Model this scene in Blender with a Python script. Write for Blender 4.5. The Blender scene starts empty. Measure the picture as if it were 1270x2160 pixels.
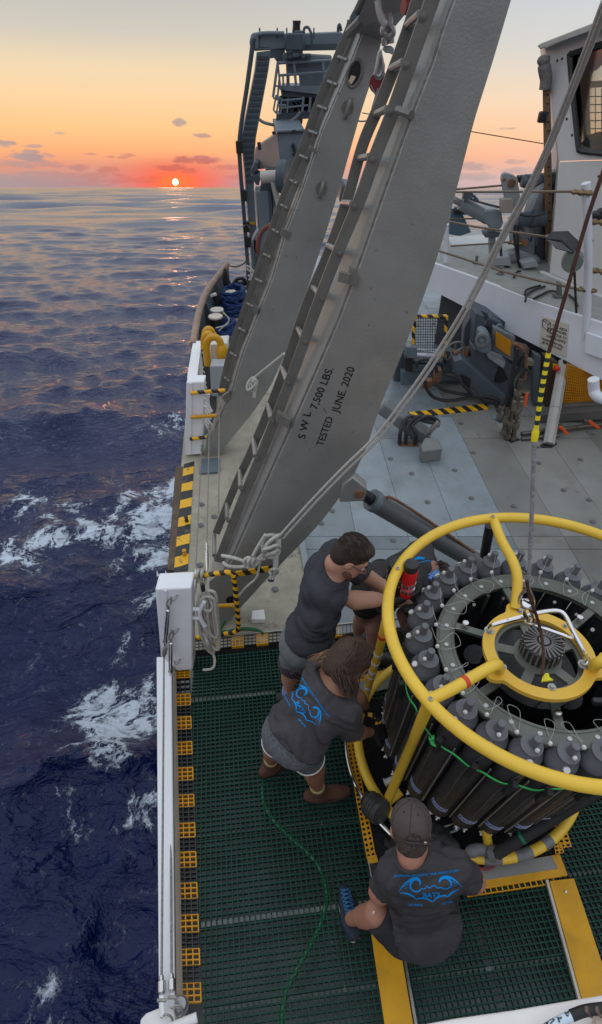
import bpy,bmesh,math,random
import numpy as np
from mathutils import Vector,Matrix,noise as mnoise
from mathutils.bvhtree import BVHTree
random.seed(7)
rng=np.random.default_rng(11)
rad=math.radians
scn=bpy.context.scene
COL=scn.collection
FPX,CX,CY=1260.0,635.0,1080.0
CAM_P=rad(39.5)
CAM_H=3.85
SEA_TILT=rad(10.97)  # sea and sky tilted against the deck so a perspective camera fits the image
cam_d=bpy.data.cameras.new('camera')
cam_d.sensor_fit='VERTICAL'
cam_d.sensor_height=36.0
cam_d.lens=36.0*FPX/2160.0
cam_d.clip_start=0.02
cam_d.clip_end=60000
cam=bpy.data.objects.new('camera',cam_d)
cam.location=(0,0,CAM_H)
cam.rotation_euler=(rad(90)-CAM_P,0,0)
COL.objects.link(cam)
scn.camera=cam
scn.render.resolution_x,scn.render.resolution_y=602,1024
SEA_N=Vector((0,math.sin(SEA_TILT),math.cos(SEA_TILT)))
SEA_F=Vector((0,math.cos(SEA_TILT),-math.sin(SEA_TILT)))
SEA_O=Vector((0,0,CAM_H))-SEA_N*7.5
def ray(px,py):
 x,y=(px-CX)/FPX,(py-CY)/FPX
 s,c=math.sin(CAM_P),math.cos(CAM_P)
 return Vector((x,c-y*s,-(s+y*c)))
def G(px,py,z=0.0):
 r=ray(px,py)
 return Vector((0,0,CAM_H))+r*((z-CAM_H)/r.z)
def W(px,py,d):
 r=ray(px,py)
 return Vector((0,0,CAM_H))+r*(d/r.y)
def PL(px,py,o,n):
 r=ray(px,py)
 c=Vector((0,0,CAM_H))
 return c+r*((Vector(o)-c).dot(n)/r.dot(n))
def proj(v):
 s,c=math.sin(CAM_P),math.cos(CAM_P)
 d=v[1]*c+(CAM_H-v[2])*s
 return CX+FPX*v[0]/d,CY+FPX*((CAM_H-v[2])*c-v[1]*s)/d,d
SUN_DIR=ray(370,384).normalized()
world=bpy.data.worlds.new('World')
scn.world=world
world.use_nodes=True
def build_world():
 nt=world.node_tree
 N,L=nt.nodes,nt.links
 N.clear()
 out=N.new('ShaderNodeOutputWorld')
 bg=N.new('ShaderNodeBackground')
 L.new(bg.outputs[0],out.inputs[0])
 tc=N.new('ShaderNodeTexCoord')
 D=tc.outputs['Generated']
 def math_(op,a,b=None,clamp=False):
  n=N.new('ShaderNodeMath');n.operation=op;n.use_clamp=clamp
  for i,v in enumerate((a,b)):
   if v is None:continue
   if isinstance(v,(int,float)):n.inputs[i].default_value=v
   else:L.new(v,n.inputs[i])
  return n.outputs[0]
 def dot(v):
  n=N.new('ShaderNodeVectorMath');n.operation='DOT_PRODUCT'
  L.new(D,n.inputs[0]);n.inputs[1].default_value=v
  return n.outputs['Value']
 def mix(f,a,b,mode='MIX'):
  n=N.new('ShaderNodeMix');n.data_type='RGBA';n.blend_type=mode
  for sock,v in ((n.inputs[0],f),(n.inputs[6],a),(n.inputs[7],b)):
   if isinstance(v,(int,float)):sock.default_value=v
   elif isinstance(v,tuple):sock.default_value=(*v,1)
   else:L.new(v,sock)
  return n.outputs[2]
 def smooth(v,a,b,lo=0.,hi=1.):
  n=N.new('ShaderNodeMapRange');n.interpolation_type='SMOOTHSTEP'
  L.new(v,n.inputs[0])
  for i,q in enumerate((a,b,lo,hi)):n.inputs[i+1].default_value=q
  return n.outputs[0]
 e=dot(SEA_N)
 elev=math_('MULTIPLY',math_('ARCSINE',e),57.2958)
 fx,ff=dot((1,0,0)),dot(SEA_F)
 az=math_('MULTIPLY',math_('ARCTAN2',fx,ff),57.2958)
 def ramp(stops):
  n=N.new('ShaderNodeValToRGB')
  cr=n.color_ramp
  cr.interpolation='LINEAR'
  while len(cr.elements) > 1:cr.elements.remove(cr.elements[-1])
  for k,(p,c) in enumerate(stops):
   el=cr.elements[0] if k == 0 else cr.elements.new(p)
   el.position=p;el.color=(*[(v/255.0/12.92 if v < 10.3 else ((v/255.0+.055)/1.055) ** 2.4) for v in c],1)
  n.location=(0,0)
  L.new(math_('MULTIPLY',math_('POWER',math_('MAXIMUM',math_('DIVIDE',elev,90.0),0.0),0.5),1.0),n.inputs[0])
  return n.outputs[0]
 q=lambda d:(d/90.0) ** .5
 west=ramp([(0,(166,148,154)),(q(.5),(180,148,148)),(q(1.5),(222,150,126)),(q(2.5),(250,174,122)),
     (q(4),(251,196,138)),(q(6),(246,208,160)),(q(8),(236,212,176)),(q(10),(206,199,185)),
     (q(13),(186,187,185)),(q(20),(198,207,221)),(q(45),(238,245,255)),(1,(236,245,255))])
 side=ramp([(0,(205,180,182)),(q(.7),(216,184,178)),(q(2),(242,186,158)),(q(3.5),(252,200,162)),
     (q(6),(240,214,188)),(q(9),(212,210,206)),(q(13),(196,203,210)),(q(20),(198,208,222)),(q(45),(238,245,255)),(1,(236,245,255))])
 base=mix(smooth(az,-12,26),west,side)
 east=ramp([(0,(168,160,172)),(q(4),(190,184,196)),(q(12),(202,206,220)),(q(45),(238,245,255)),(1,(236,245,255))])
 base=mix(smooth(ff,0.25,-0.5),base,east)
 sd=SUN_DIR
 ang=math_('MULTIPLY',math_('ARCCOSINE',dot(sd)),57.2958)
 sun_az=math.degrees(math.atan2(sd.x,sd.dot(SEA_F)))
 daz=math_('SUBTRACT',az,sun_az)
 sun_el=math.degrees(math.asin(sd.dot(SEA_N)))
 de=math_('SUBTRACT',elev,sun_el)
 rr=math_('SQRT',math_('ADD',math_('POWER',math_('DIVIDE',daz,6.5),2.0),math_('POWER',math_('DIVIDE',de,2.1),2.0)))
 front=smooth(ff,0.0,0.2)
 glow=math_('MULTIPLY',smooth(rr,1.15,0.0),front)
 base=mix(math_('MULTIPLY',glow,0.95),base,(1.0,0.115,0.05))
 rr2=math_('SQRT',math_('ADD',math_('POWER',math_('DIVIDE',daz,2.2),2.0),math_('POWER',math_('DIVIDE',de,0.9),2.0)))
 base=mix(math_('MULTIPLY',math_('MULTIPLY',smooth(rr2,1.2,0.0),front),0.8),base,(1.0,0.22,0.055))
 nz=N.new('ShaderNodeTexNoise');nz.inputs['Scale'].default_value=1.0;nz.inputs['Detail'].default_value=6;nz.inputs['Roughness'].default_value=.62
 cmb=N.new('ShaderNodeCombineXYZ')
 L.new(math_('MULTIPLY',az,0.85),cmb.inputs[0]);L.new(math_('MULTIPLY',elev,2.3),cmb.inputs[1])
 L.new(cmb.outputs[0],nz.inputs['Vector'])
 n0=math_('MULTIPLY',math_('SUBTRACT',nz.outputs['Fac'],0.5),3.2)
 def azel(px,py):
  d=ray(px,py).normalized()
  return math.degrees(math.atan2(d.x,d.dot(SEA_F))),math.degrees(math.asin(d.dot(SEA_N)))
 dens=None
 for (px,py,w,h,k) in [(65,330,44,14,.9),(60,345,75,9,.6),(10,302,26,8,.8),(68,308,24,4,.7),(378,258,14,9,.8),(425,286,20,5,.8),
         (415,337,48,9,1.),(365,354,34,7,.9),(400,360,20,6,.7),(168,354,24,8,.7),(228,358,22,7,.65),(190,325,17,3,.6),
         (270,327,18,4,.7),(235,331,10,3,.6),(258,332,12,3,.6),(480,353,34,6,.6),(1070,271,18,3,.6),(1000,352,34,10,.6),(1085,342,22,5,.5),
         (1100,360,40,7,.5),(120,372,150,10,.55),(60,384,180,12,.5),(260,380,90,8,.4),(128,281,14,3,.5),(520,372,40,8,.4),(980,372,70,10,.45),
         (-140,340,60,12,.7),(1330,350,60,10,.6),(1500,330,90,14,.6)]:
  a0,e0=azel(px,py)
  w *= 1.2;h *= 1.25
  aw=abs(azel(px+w,py)[0]-a0);eh=abs(azel(px,py-h)[1]-e0)
  r2=math_('ADD',math_('POWER',math_('DIVIDE',math_('SUBTRACT',az,a0),aw),2.0),math_('POWER',math_('DIVIDE',math_('SUBTRACT',elev,e0),eh),2.0))
  v=math_('SUBTRACT',math_('ADD',1.0,n0),r2)
  v=math_('MULTIPLY',smooth(v,0.0,0.9),k)
  dens=v if dens is None else math_('MAXIMUM',dens,v)
 dens=math_('MULTIPLY',dens,front)
 cl_c=mix(smooth(rr,2.2,0.2),(0.34,0.30,0.32),(0.60,0.13,0.09))
 base=mix(math_('MULTIPLY',dens,0.95),base,cl_c)
 disc=smooth(ang,0.26,0.20)
 base=mix(math_('MULTIPLY',disc,1.0),base,(6.0,4.2,2.0))
 base=mix(smooth(elev,-0.05,-1.0),base,(0.15,0.135,0.15))
 sky=N.new('ShaderNodeTexSky');sky.sky_type='NISHITA';sky.sun_disc=False
 sky.sun_elevation=rad(2.0);sky.sun_rotation=math.atan2(sd.x,sd.y)
 mp=N.new('ShaderNodeMapping');mp.inputs['Rotation'].default_value=(SEA_TILT,0,0)
 L.new(D,mp.inputs[0]);L.new(mp.outputs[0],sky.inputs[0])
 base=mix(0.0006,base,sky.outputs[0],'ADD')
 L.new(base,bg.inputs[0])
 bg.inputs[1].default_value=1.0
build_world()
sun_d=bpy.data.lights.new('sun','SUN')
sun_d.energy=0.04
sun_d.angle=rad(3.0)
sun_d.color=(1.0,0.42,0.24)
sun=bpy.data.objects.new('sun',sun_d)
sun.rotation_euler=(-SUN_DIR).to_track_quat('-Z','Y').to_euler()
COL.objects.link(sun)
scn.view_settings.view_transform='Standard'
scn.view_settings.look='None'
scn.view_settings.gamma=1
scn.view_settings.use_curve_mapping=False
scn.view_settings.exposure=0.1
scn.cycles.max_bounces=6
scn.cycles.use_denoising=True
MATS={}
def srgb(*c):
 return tuple(v/255.0/12.92 if v < 10.3 else ((v/255.0+.055)/1.055) ** 2.4 for v in c)
def M(name,col,rough=.5,metal=0.,var=.15,vs=4.,bump=0.,bs=60.,dirt=None,ds=6.,dt=.62,dw=.08,spec=.5,dirt2=None,d2s=3.,d2t=.6,stretch=None,rvar=.1,orand=0.):
 if name in MATS:return MATS[name]
 m=bpy.data.materials.new(name)
 m.use_nodes=True
 nt=m.node_tree;N,L=nt.nodes,nt.links
 b=N['Principled BSDF']
 tc=N.new('ShaderNodeTexCoord')
 co=tc.outputs['Object']
 if stretch:
  mp=N.new('ShaderNodeMapping');mp.inputs['Scale'].default_value=stretch
  L.new(co,mp.inputs[0]);co=mp.outputs[0]
 def noise(s,det=5,ro=.6,off=0):
  n=N.new('ShaderNodeTexNoise');n.noise_dimensions='4D'
  n.inputs['Scale'].default_value=s;n.inputs['Detail'].default_value=det;n.inputs['Roughness'].default_value=ro
  n.inputs['W'].default_value=off
  L.new(co,n.inputs['Vector'])
  return n.outputs['Fac']
 def mr(v,a,b_,lo=0.,hi=1.):
  n=N.new('ShaderNodeMapRange');L.new(v,n.inputs[0])
  for i,q in enumerate((a,b_,lo,hi)):n.inputs[i+1].default_value=q
  return n.outputs[0]
 def mix(f,a,b_):
  n=N.new('ShaderNodeMix');n.data_type='RGBA'
  L.new(f,n.inputs[0])
  for s_,v in ((n.inputs[6],a),(n.inputs[7],b_)):
   if isinstance(v,tuple):s_.default_value=(*v,1)
   else:L.new(v,s_)
  return n.outputs[2]
 lo=tuple(max(0,c*(1-var)) for c in col);hi=tuple(min(1,c*(1+var)) for c in col)
 nf=noise(vs)
 c=mix(mr(nf,.3,.7),lo,hi)
 if dirt2:c=mix(mr(noise(d2s,6,.65,3.1),d2t,d2t+.18),c,dirt2)
 if dirt:c=mix(mr(noise(ds,8,.7,7.7),dt,dt+dw),c,dirt)
 if orand:
  oi=N.new('ShaderNodeObjectInfo');hs=N.new('ShaderNodeHueSaturation');L.new(mr(oi.outputs['Random'],0,1,1-orand,1+orand),hs.inputs['Value']);L.new(c,hs.inputs['Color']);c=hs.outputs[0]
 L.new(c,b.inputs['Base Color'])
 L.new(mr(noise(vs*2.3,4,.6,1.7),.3,.7,max(.02,rough-rvar),min(1,rough+rvar)),b.inputs['Roughness'])
 b.inputs['Metallic'].default_value=metal
 b.inputs['Specular IOR Level'].default_value=spec
 if bump:
  bn=N.new('ShaderNodeBump');bn.inputs['Strength'].default_value=bump;bn.inputs['Distance'].default_value=.01
  L.new(noise(bs,4,.6,4.4),bn.inputs['Height']);L.new(bn.outputs[0],b.inputs['Normal'])
 MATS[name]=m
 return m
def hazard(name,d,period,ya=srgb(232,176,20),bl=(.02,.02,.02),rough=.5,wear=.66):
 if name in MATS:return MATS[name]
 m=bpy.data.materials.new(name);m.use_nodes=True
 nt=m.node_tree;N,L=nt.nodes,nt.links
 b=N['Principled BSDF']
 tc=N.new('ShaderNodeTexCoord')
 dp=N.new('ShaderNodeVectorMath');dp.operation='DOT_PRODUCT'
 L.new(tc.outputs['Object'],dp.inputs[0]);dp.inputs[1].default_value=Vector(d).normalized()/period
 nz=N.new('ShaderNodeTexNoise');nz.inputs['Scale'].default_value=14;nz.inputs['Detail'].default_value=6
 L.new(tc.outputs['Object'],nz.inputs['Vector'])
 ad=N.new('ShaderNodeMath');ad.operation='MULTIPLY_ADD';L.new(nz.outputs['Fac'],ad.inputs[0]);ad.inputs[1].default_value=.10;L.new(dp.outputs['Value'],ad.inputs[2])
 fr=N.new('ShaderNodeMath');fr.operation='FRACT';L.new(ad.outputs[0],fr.inputs[0])
 gt=N.new('ShaderNodeMath');gt.operation='GREATER_THAN';L.new(fr.outputs[0],gt.inputs[0]);gt.inputs[1].default_value=.5
 mx=N.new('ShaderNodeMix');mx.data_type='RGBA';L.new(gt.outputs[0],mx.inputs[0])
 mx.inputs[6].default_value=(*ya,1);mx.inputs[7].default_value=(*bl,1)
 mr=N.new('ShaderNodeMapRange');L.new(nz.outputs['Fac'],mr.inputs[0]);mr.inputs[1].default_value=wear;mr.inputs[2].default_value=wear+.1
 m2=N.new('ShaderNodeMix');m2.data_type='RGBA';L.new(mr.outputs[0],m2.inputs[0]);L.new(mx.outputs[2],m2.inputs[6]);m2.inputs[7].default_value=(.14,.12,.09,1)
 L.new(m2.outputs[2],b.inputs['Base Color'])
 b.inputs['Roughness'].default_value=rough
 MATS[name]=m
 return m
def glass(name,col=(.6,.65,.65),rough=.02):
 if name in MATS:return MATS[name]
 m=bpy.data.materials.new(name);m.use_nodes=True
 nt=m.node_tree;N,L=nt.nodes,nt.links
 N.clear()
 o=N.new('ShaderNodeOutputMaterial');t=N.new('ShaderNodeBsdfTransparent');g=N.new('ShaderNodeBsdfGlossy')
 t.inputs[0].default_value=(*col,1);g.inputs['Roughness'].default_value=rough
 f=N.new('ShaderNodeFresnel');f.inputs[0].default_value=1.5
 mx=N.new('ShaderNodeMixShader');L.new(f.outputs[0],mx.inputs[0]);L.new(t.outputs[0],mx.inputs[1]);L.new(g.outputs[0],mx.inputs[2])
 L.new(mx.outputs[0],o.inputs[0])
 MATS[name]=m
 return m
class MB:
 def __init__(self):
  self.v=[];self.f=[];self.m=[];self.k=0
 def add(self,vs,fs):
  o=len(self.v)
  self.v += [tuple(p) for p in vs]
  self.f += [tuple(i+o for i in q) for q in fs]
  self.m += [self.k]*len(fs)
  return self
 def box(self,c,s,R=None):
  c=Vector(c);R=R or Matrix.Identity(3)
  vs=[c+R @ Vector((x*s[0]/2,y*s[1]/2,z*s[2]/2)) for x in (-1,1) for y in (-1,1) for z in (-1,1)]
  return self.add(vs,[(0,1,3,2),(4,6,7,5),(0,4,5,1),(2,3,7,6),(0,2,6,4),(1,5,7,3)])
 def bar(self,a,b,w,h,up=(0,0,1)):
  a,b=Vector(a),Vector(b)
  d=(b-a);l=d.length
  if l < 1e-6:return self
  d.normalize();u=Vector(up)
  s=d.cross(u)
  if s.length < 1e-4:s=d.cross(Vector((1,0,0)))
  s.normalize();u=s.cross(d)
  R=Matrix((s,d,u)).transposed()
  return self.box((a+b)/2,(w,l,h),R)
 def tube(self,pts,r,n=8,closed=False,caps=True):
  P=[Vector(p) for p in pts];k=len(P)
  R=[r]*k if isinstance(r,(int,float)) else list(r)
  T=[]
  for i in range(k):
   a=P[(i-1) % k] if (closed or i > 0) else P[i]
   b=P[(i+1) % k] if (closed or i < k-1) else P[i]
   t=b-a
   T.append(t.normalized() if t.length > 1e-9 else Vector((0,0,1)))
  u=T[0].orthogonal().normalized()
  vs=[]
  for i in range(k):
   u=u-T[i]*u.dot(T[i])
   u=u.normalized() if u.length > 1e-6 else T[i].orthogonal().normalized()
   w=T[i].cross(u)
   for j in range(n):
    a=2*math.pi*j/n
    vs.append(P[i]+(u*math.cos(a)+w*math.sin(a))*R[i])
  fs=[]
  for i in range(k if closed else k-1):
   for j in range(n):
    fs.append((i*n+j,i*n+(j+1) % n,((i+1) % k)*n+(j+1) % n,((i+1) % k)*n+j))
  if caps and not closed:
   fs.append(tuple(range(n-1,-1,-1)));fs.append(tuple((k-1)*n+j for j in range(n)))
  return self.add(vs,fs)
 def lathe(self,prof,o,axis,n=16,x=None):
  o=Vector(o);a=Vector(axis).normalized()
  u=(Vector(x)-a*Vector(x).dot(a)).normalized() if x else a.orthogonal().normalized();w=a.cross(u)
  vs=[];k=len(prof)
  for (r,z) in prof:
   for j in range(n):
    t=2*math.pi*j/n
    vs.append(o+a*z+(u*math.cos(t)+w*math.sin(t))*max(r,1e-4))
  fs=[]
  for i in range(k-1):
   for j in range(n):
    fs.append((i*n+j,i*n+(j+1) % n,(i+1)*n+(j+1) % n,(i+1)*n+j))
  fs.append(tuple(range(n-1,-1,-1)));fs.append(tuple((k-1)*n+j for j in range(n)))
  return self.add(vs,fs)
 def prism(self,pts,ex):
  P=[Vector(p) for p in pts];e=Vector(ex);k=len(P)
  nrm=Vector((0,0,0))
  for i in range(k):nrm += P[i].cross(P[(i+1) % k])
  if nrm.dot(e) > 0:P.reverse()
  vs=P+[p+e for p in P]
  fs=[tuple(range(k)),tuple(range(2*k-1,k-1,-1))]
  for i in range(k):
   j=(i+1) % k
   fs.append((j,i,k+i,k+j))
  return self.add(vs,fs)
 def loft(self,A,B):
  k=len(A)
  fs=[tuple(range(k)),tuple(range(2*k-1,k-1,-1))]
  for i in range(k):
   j=(i+1) % k
   fs.append((j,i,k+i,k+j))
  return self.add(list(A)+list(B),fs)
 def grid(self,P):
  a,b=len(P),len(P[0])
  return self.add([p for row in P for p in row],[(i*b+j,i*b+j+1,(i+1)*b+j+1,(i+1)*b+j) for i in range(a-1) for j in range(b-1)])
 def ball(self,c,r,n=10,m=6):
  r=(r,r,r) if isinstance(r,(int,float)) else r
  vs=[];fs=[]
  for i in range(m+1):
   t=math.pi*i/m
   for j in range(n):
    p=2*math.pi*j/n
    vs.append(Vector(c)+Vector((math.sin(t)*math.cos(p)*r[0],math.sin(t)*math.sin(p)*r[1],math.cos(t)*r[2])))
  for i in range(m):
   for j in range(n):
    fs.append((i*n+j,(i+1)*n+j,(i+1)*n+(j+1) % n,i*n+(j+1) % n))
  return self.add(vs,fs)
 def mesh(self,name,mats,origin=(0,0,0),smooth=35,merge=False,normals=True):
  me=bpy.data.meshes.new(name)
  o=Vector(origin)
  me.from_pydata([(p[0]-o.x,p[1]-o.y,p[2]-o.z) for p in self.v],[],self.f)
  mats=mats if isinstance(mats,(list,tuple)) else [mats]
  for m in mats:me.materials.append(m)
  if len(mats) > 1:me.polygons.foreach_set('material_index',self.m)
  if merge or normals:
   bm=bmesh.new();bm.from_mesh(me)
   if merge:bmesh.ops.remove_doubles(bm,verts=bm.verts,dist=1e-5)
   if normals:bmesh.ops.recalc_face_normals(bm,faces=bm.faces)
   bm.to_mesh(me);bm.free()
  if smooth:
   me.polygons.foreach_set('use_smooth',[True]*len(me.polygons))
   me.set_sharp_from_angle(angle=rad(smooth))
  me.update()
  return me
 def build(self,name,mats,parent=None,bevel=0,smooth=35,label=None,seg=2,normals=True):
  if parent is None:
   a=np.array(self.v,dtype=float)
   lo,hi=a.min(0),a.max(0)
   org=Vector(((lo[0]+hi[0])/2,(lo[1]+hi[1])/2,lo[2]))
  else:
   org=Vector(parent['_o'])
  me=self.mesh(name,mats,org,smooth,normals=normals)
  return link(name,me,parent,org,bevel,label,seg)
def link(name,me,parent=None,org=(0,0,0),bevel=0,label=None,seg=2):
 ob=bpy.data.objects.new(name,me)
 COL.objects.link(ob)
 if parent is None:ob.location=org
 else:ob.parent=parent
 ob['_o']=list(org)
 if bevel:
  md=ob.modifiers.new('bevel','BEVEL');md.width=bevel;md.segments=seg;md.limit_method='ANGLE';md.angle_limit=rad(40)
  md.harden_normals=False
 if label:ob['label']=label
 return ob
def tag(o,label,cat,group=None,kind=None):
 o['label']=label;o['category']=cat
 if group:o['group']=group
 if kind:o['kind']=kind
 return o
def thing(name,label,cat,loc,group=None,kind=None):
 o=bpy.data.objects.new(name,None);COL.objects.link(o)
 o.location=loc;o['_o']=list(loc);o.empty_display_size=.1
 return tag(o,label,cat,group,kind)
def structure(o,label=None):
 o['kind']='structure'
 if label:o['label']=label
 return o
def dup(o,parent=None):
 c=o.copy();COL.objects.link(c)
 if parent is not None:c.parent=parent
 for ch in list(o.children):dup(ch,c)
 return c
def arc(c,u,w,r,a0,a1,n):
 return [Vector(c)+(Vector(u)*math.cos(a0+(a1-a0)*i/n)+Vector(w)*math.sin(a0+(a1-a0)*i/n))*r for i in range(n+1)]
def spline(pts,n=8,closed=False):
 P=[Vector(p) for p in pts];k=len(P);out=[]
 for i in range(k if closed else k-1):
  p1,p2=P[i],P[(i+1) % k]
  p0=P[i-1] if (closed or i > 0) else p1*2-p2
  p3=P[(i+2) % k] if (closed or i+2 < k) else p2*2-p1
  for j in range(n):
   t=j/n
   out.append(.5*((2*p1)+(p2-p0)*t+(2*p0-5*p1+4*p2-p3)*t*t+(3*p1-p0-3*p2+p3)*t ** 3))
 if not closed:out.append(P[-1])
 return out
def sag(a,b,s,n=16):
 a,b=Vector(a),Vector(b)
 return [a.lerp(b,i/n)-Vector((0,0,s*4*(i/n)*(1-i/n))) for i in range(n+1)]
def text_tris(txt,size=1.0,align='CENTER',extrude=0.0,sx=1.0,res=3):
 cu=bpy.data.curves.new('lettering','FONT')
 cu.body=txt;cu.size=size;cu.align_x=align;cu.align_y='CENTER';cu.resolution_u=res;cu.extrude=extrude
 ob=bpy.data.objects.new('lettering',cu);COL.objects.link(ob)
 dg=bpy.context.evaluated_depsgraph_get()
 me=bpy.data.meshes.new_from_object(ob.evaluated_get(dg))
 vs=[(v.co.x*sx,v.co.y,v.co.z) for v in me.vertices]
 fs=[tuple(p.vertices) for p in me.polygons]
 bpy.data.objects.remove(ob);bpy.data.curves.remove(cu);bpy.data.meshes.remove(me)
 return vs,fs
def put_text(mb,txt,o,u,w,size,align='CENTER',sx=1.0,lift=.002,bold=0.0):
 vs,fs=text_tris(txt,size,align,0,sx)
 u=Vector(u).normalized();w=Vector(w);w=(w-u*w.dot(u)).normalized();n=u.cross(w)
 mb.add([Vector(o)+u*x+w*y+n*lift for x,y,z in vs],fs)
 if bold:
  for dx,dy in ((bold,0),(-bold,0),(0,bold),(0,-bold)):
   mb.add([Vector(o)+u*(x+dx)+w*(y+dy)+n*(lift+abs(dx)*.02+dx*.013+dy*.029) for x,y,z in vs],fs)
WHITE=M('white_paint',(.80,.82,.84),.35,var=.04,vs=3,dirt=(.45,.40,.33),ds=9,dt=.70,bump=.06,bs=40)
WHITE_OLD=M('worn_white_paint',(.74,.74,.72),.4,var=.07,vs=5,dirt=(.32,.22,.13),ds=13,dt=.66,bump=.1,bs=50)
GALV=M('dull_grey_steel',(.33,.335,.315),.46,metal=.45,var=.14,vs=2.2,bump=.2,bs=70,dirt=(.11,.11,.10),ds=24,dt=.63,dw=.05,dirt2=(.42,.42,.39),d2s=1.6,d2t=.56)
GALV2=M('ladder_steel',(.19,.185,.165),.5,metal=.25,var=.2,vs=7,bump=.15,bs=120,dirt=(.10,.095,.08),ds=40,dt=.62)
BLUEGREY=M('blue_grey_paint',(.13,.165,.19),.45,var=.14,vs=4,bump=.06,bs=50,dirt=(.20,.12,.07),ds=11,dt=.70)
BLUEGREY_D=M('dark_blue_grey_paint',(.075,.095,.115),.5,var=.2,vs=5,bump=.08,bs=50,dirt=(.16,.09,.05),ds=10,dt=.68)
STEEL=M('bright_steel',(.62,.62,.62),.22,metal=1.,var=.1,vs=20)
STEEL_D=M('dull_steel',(.34,.33,.31),.4,metal=.8,var=.2,vs=20,dirt=(.2,.11,.06),ds=30,dt=.68)
YEL=M('yellow_paint',srgb(226,178,40),.42,var=.10,vs=6,dirt=(.22,.15,.04),ds=30,dt=.70,bump=.05,bs=60)
YEL_DECK=M('yellow_deck_paint',srgb(205,150,8),.55,var=.18,vs=5,dirt=(.20,.11,.02),ds=26,dt=.63,bump=.2,bs=140)
BLACK=M('black_rubber',(.014,.014,.015),.6,var=.3,vs=10)
BLACK_P=M('black_paint',(.018,.018,.02),.45,var=.3,vs=10)
RUST=M('rusty_steel',(.20,.10,.055),.75,metal=.2,var=.4,vs=18,bump=.2,bs=80,dirt=(.06,.04,.03),ds=20,dt=.55)
HOSE=M('black_hose',(.02,.02,.022),.45,var=.3,vs=14)
ROPE=M('pale_rope',(.52,.50,.44),.85,var=.15,vs=40,bump=.5,bs=260)
ORANGE=M('orange_handle',srgb(222,86,24),.5,var=.1)
RED=M('red_plastic',srgb(205,30,28),.4,var=.12,vs=10)
GREEN_HOSE=M('green_hose',srgb(8,96,52),.4,var=.12,vs=10)
def build_sea():
 h=7.5
 elev=np.concatenate([np.geomspace(0.02,3.0,330),np.geomspace(3.0,82,600)[1:]])
 r=h/np.tan(np.radians(elev))
 az=np.radians(np.concatenate([np.linspace(-120,-42,60)[:-1],np.linspace(-42,-4,560)[:-1],np.linspace(-4,12,60)[:-1],np.linspace(12,34,140)[:-1],np.linspace(34,110,50)]))
 R,A=np.meshgrid(r,az,indexing='ij')
 x0,y0=R*np.sin(A),R*np.cos(A)
 dr=np.abs(np.gradient(r))[:,None]*np.ones_like(A)
 cell=np.maximum(dr,R*np.gradient(az)[None,:])
 x,y,z=x0.copy(),y0.copy(),np.zeros_like(x0)
 g=np.random.default_rng(5)
 main=rad(-14)
 for k in range(160):
  lam=0.3*(10/0.3) ** g.random()
  th=main+g.normal(0,.55 if lam > 1.5 else .85)
  kx,ky=math.sin(th),math.cos(th)
  kk=2*math.pi/lam
  a=0.0060*lam ** .80*g.uniform(.5,1.2)
  ph=kk*(kx*x0+ky*y0)+g.uniform(0,6.28)
  fade=np.clip((lam/cell-2.5)/2.5,0,1)
  a *= 1.9 if 1.4 < lam < 6 else (1.3 if lam > .8 else 1.)
  a_=a*fade*(1-.45*np.clip((np.log(R)-math.log(9))/(math.log(60)-math.log(9)),0,1))
  z += a_*np.sin(ph)
  q=.95
  x += q*a_*kx*np.cos(ph);y += q*a_*ky*np.cos(ph)
 wfar=np.clip((np.log(R)-math.log(35))/(math.log(180)-math.log(35)),0,1)
 for k in range(70):
  lam=9*(420/9) ** g.random();th=main+g.normal(0,.4);kx,ky=math.sin(th),math.cos(th);kk=2*math.pi/lam
  a_=.022*lam/(2*math.pi)*np.clip((lam/cell-2.2)/2.5,0,1)*wfar*np.clip(1.6-lam/(30+.25*R),0,1)
  z += a_*np.sin(kk*(kx*x0+ky*y0)+g.uniform(0,6.28))
 far=np.clip((np.log(R)-math.log(11))/(math.log(900)-math.log(11)),0,1)
 foam=np.zeros_like(z)
 def sea_xy(px,py):
  p=PL(px,py,SEA_O,SEA_N)-SEA_O
  return p.x,p.dot(SEA_F)
 blobs=[(330,1120,50,1.),(335,1180,46,1.),(350,1040,22,.9),(290,1185,50,.8),(240,1120,60,.6),(340,1060,26,.6),(215,1110,70,.5),(100,1130,80,.42),(40,1140,50,.36),(250,1090,50,.5),(365,900,24,.5),
    (245,1400,40,.6),(215,1455,46,.75),(270,1440,40,.7),(310,1480,36,.75),(250,1500,44,.7),(270,1580,40,.8),(275,1640,44,.85),(300,1690,40,.8),(250,1690,44,.6),(150,1570,40,.7),
    (230,1760,60,.5),(290,1740,50,.75),(150,1780,50,.45),(300,1800,40,.6),(230,1350,26,.5),(70,2120,50,.48),(40,1650,40,.3),(60,1300,50,.3),(140,1330,50,.25),
    (70,1060,40,.3),(200,1040,40,.35),(310,1340,40,.4),(315,1250,40,.4),(30,900,40,.2),(320,1900,30,.25)]
 for px,py,w,k in blobs:
  cx,cy=sea_xy(px,py);ex,ey=sea_xy(px+w,py);ux,uy=sea_xy(px,py+w*.75)
  wx=abs(ex-cx);wy=abs(uy-cy)
  foam=np.maximum(foam,.70*k*np.exp(-(((x0-cx)/(1.7*wx)) ** 2+((y0-cy)/(1.6*wy)) ** 2)))
 P=SEA_O[0],SEA_O[1],SEA_O[2]
 X=P[0]+x
 Y=P[1]+SEA_F.y*y+SEA_N.y*z
 Z=P[2]+SEA_F.z*y+SEA_N.z*z
 n,m=X.shape
 verts=np.stack([X,Y,Z],-1).reshape(-1,3)
 idx=np.arange(n*m).reshape(n,m)
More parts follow.
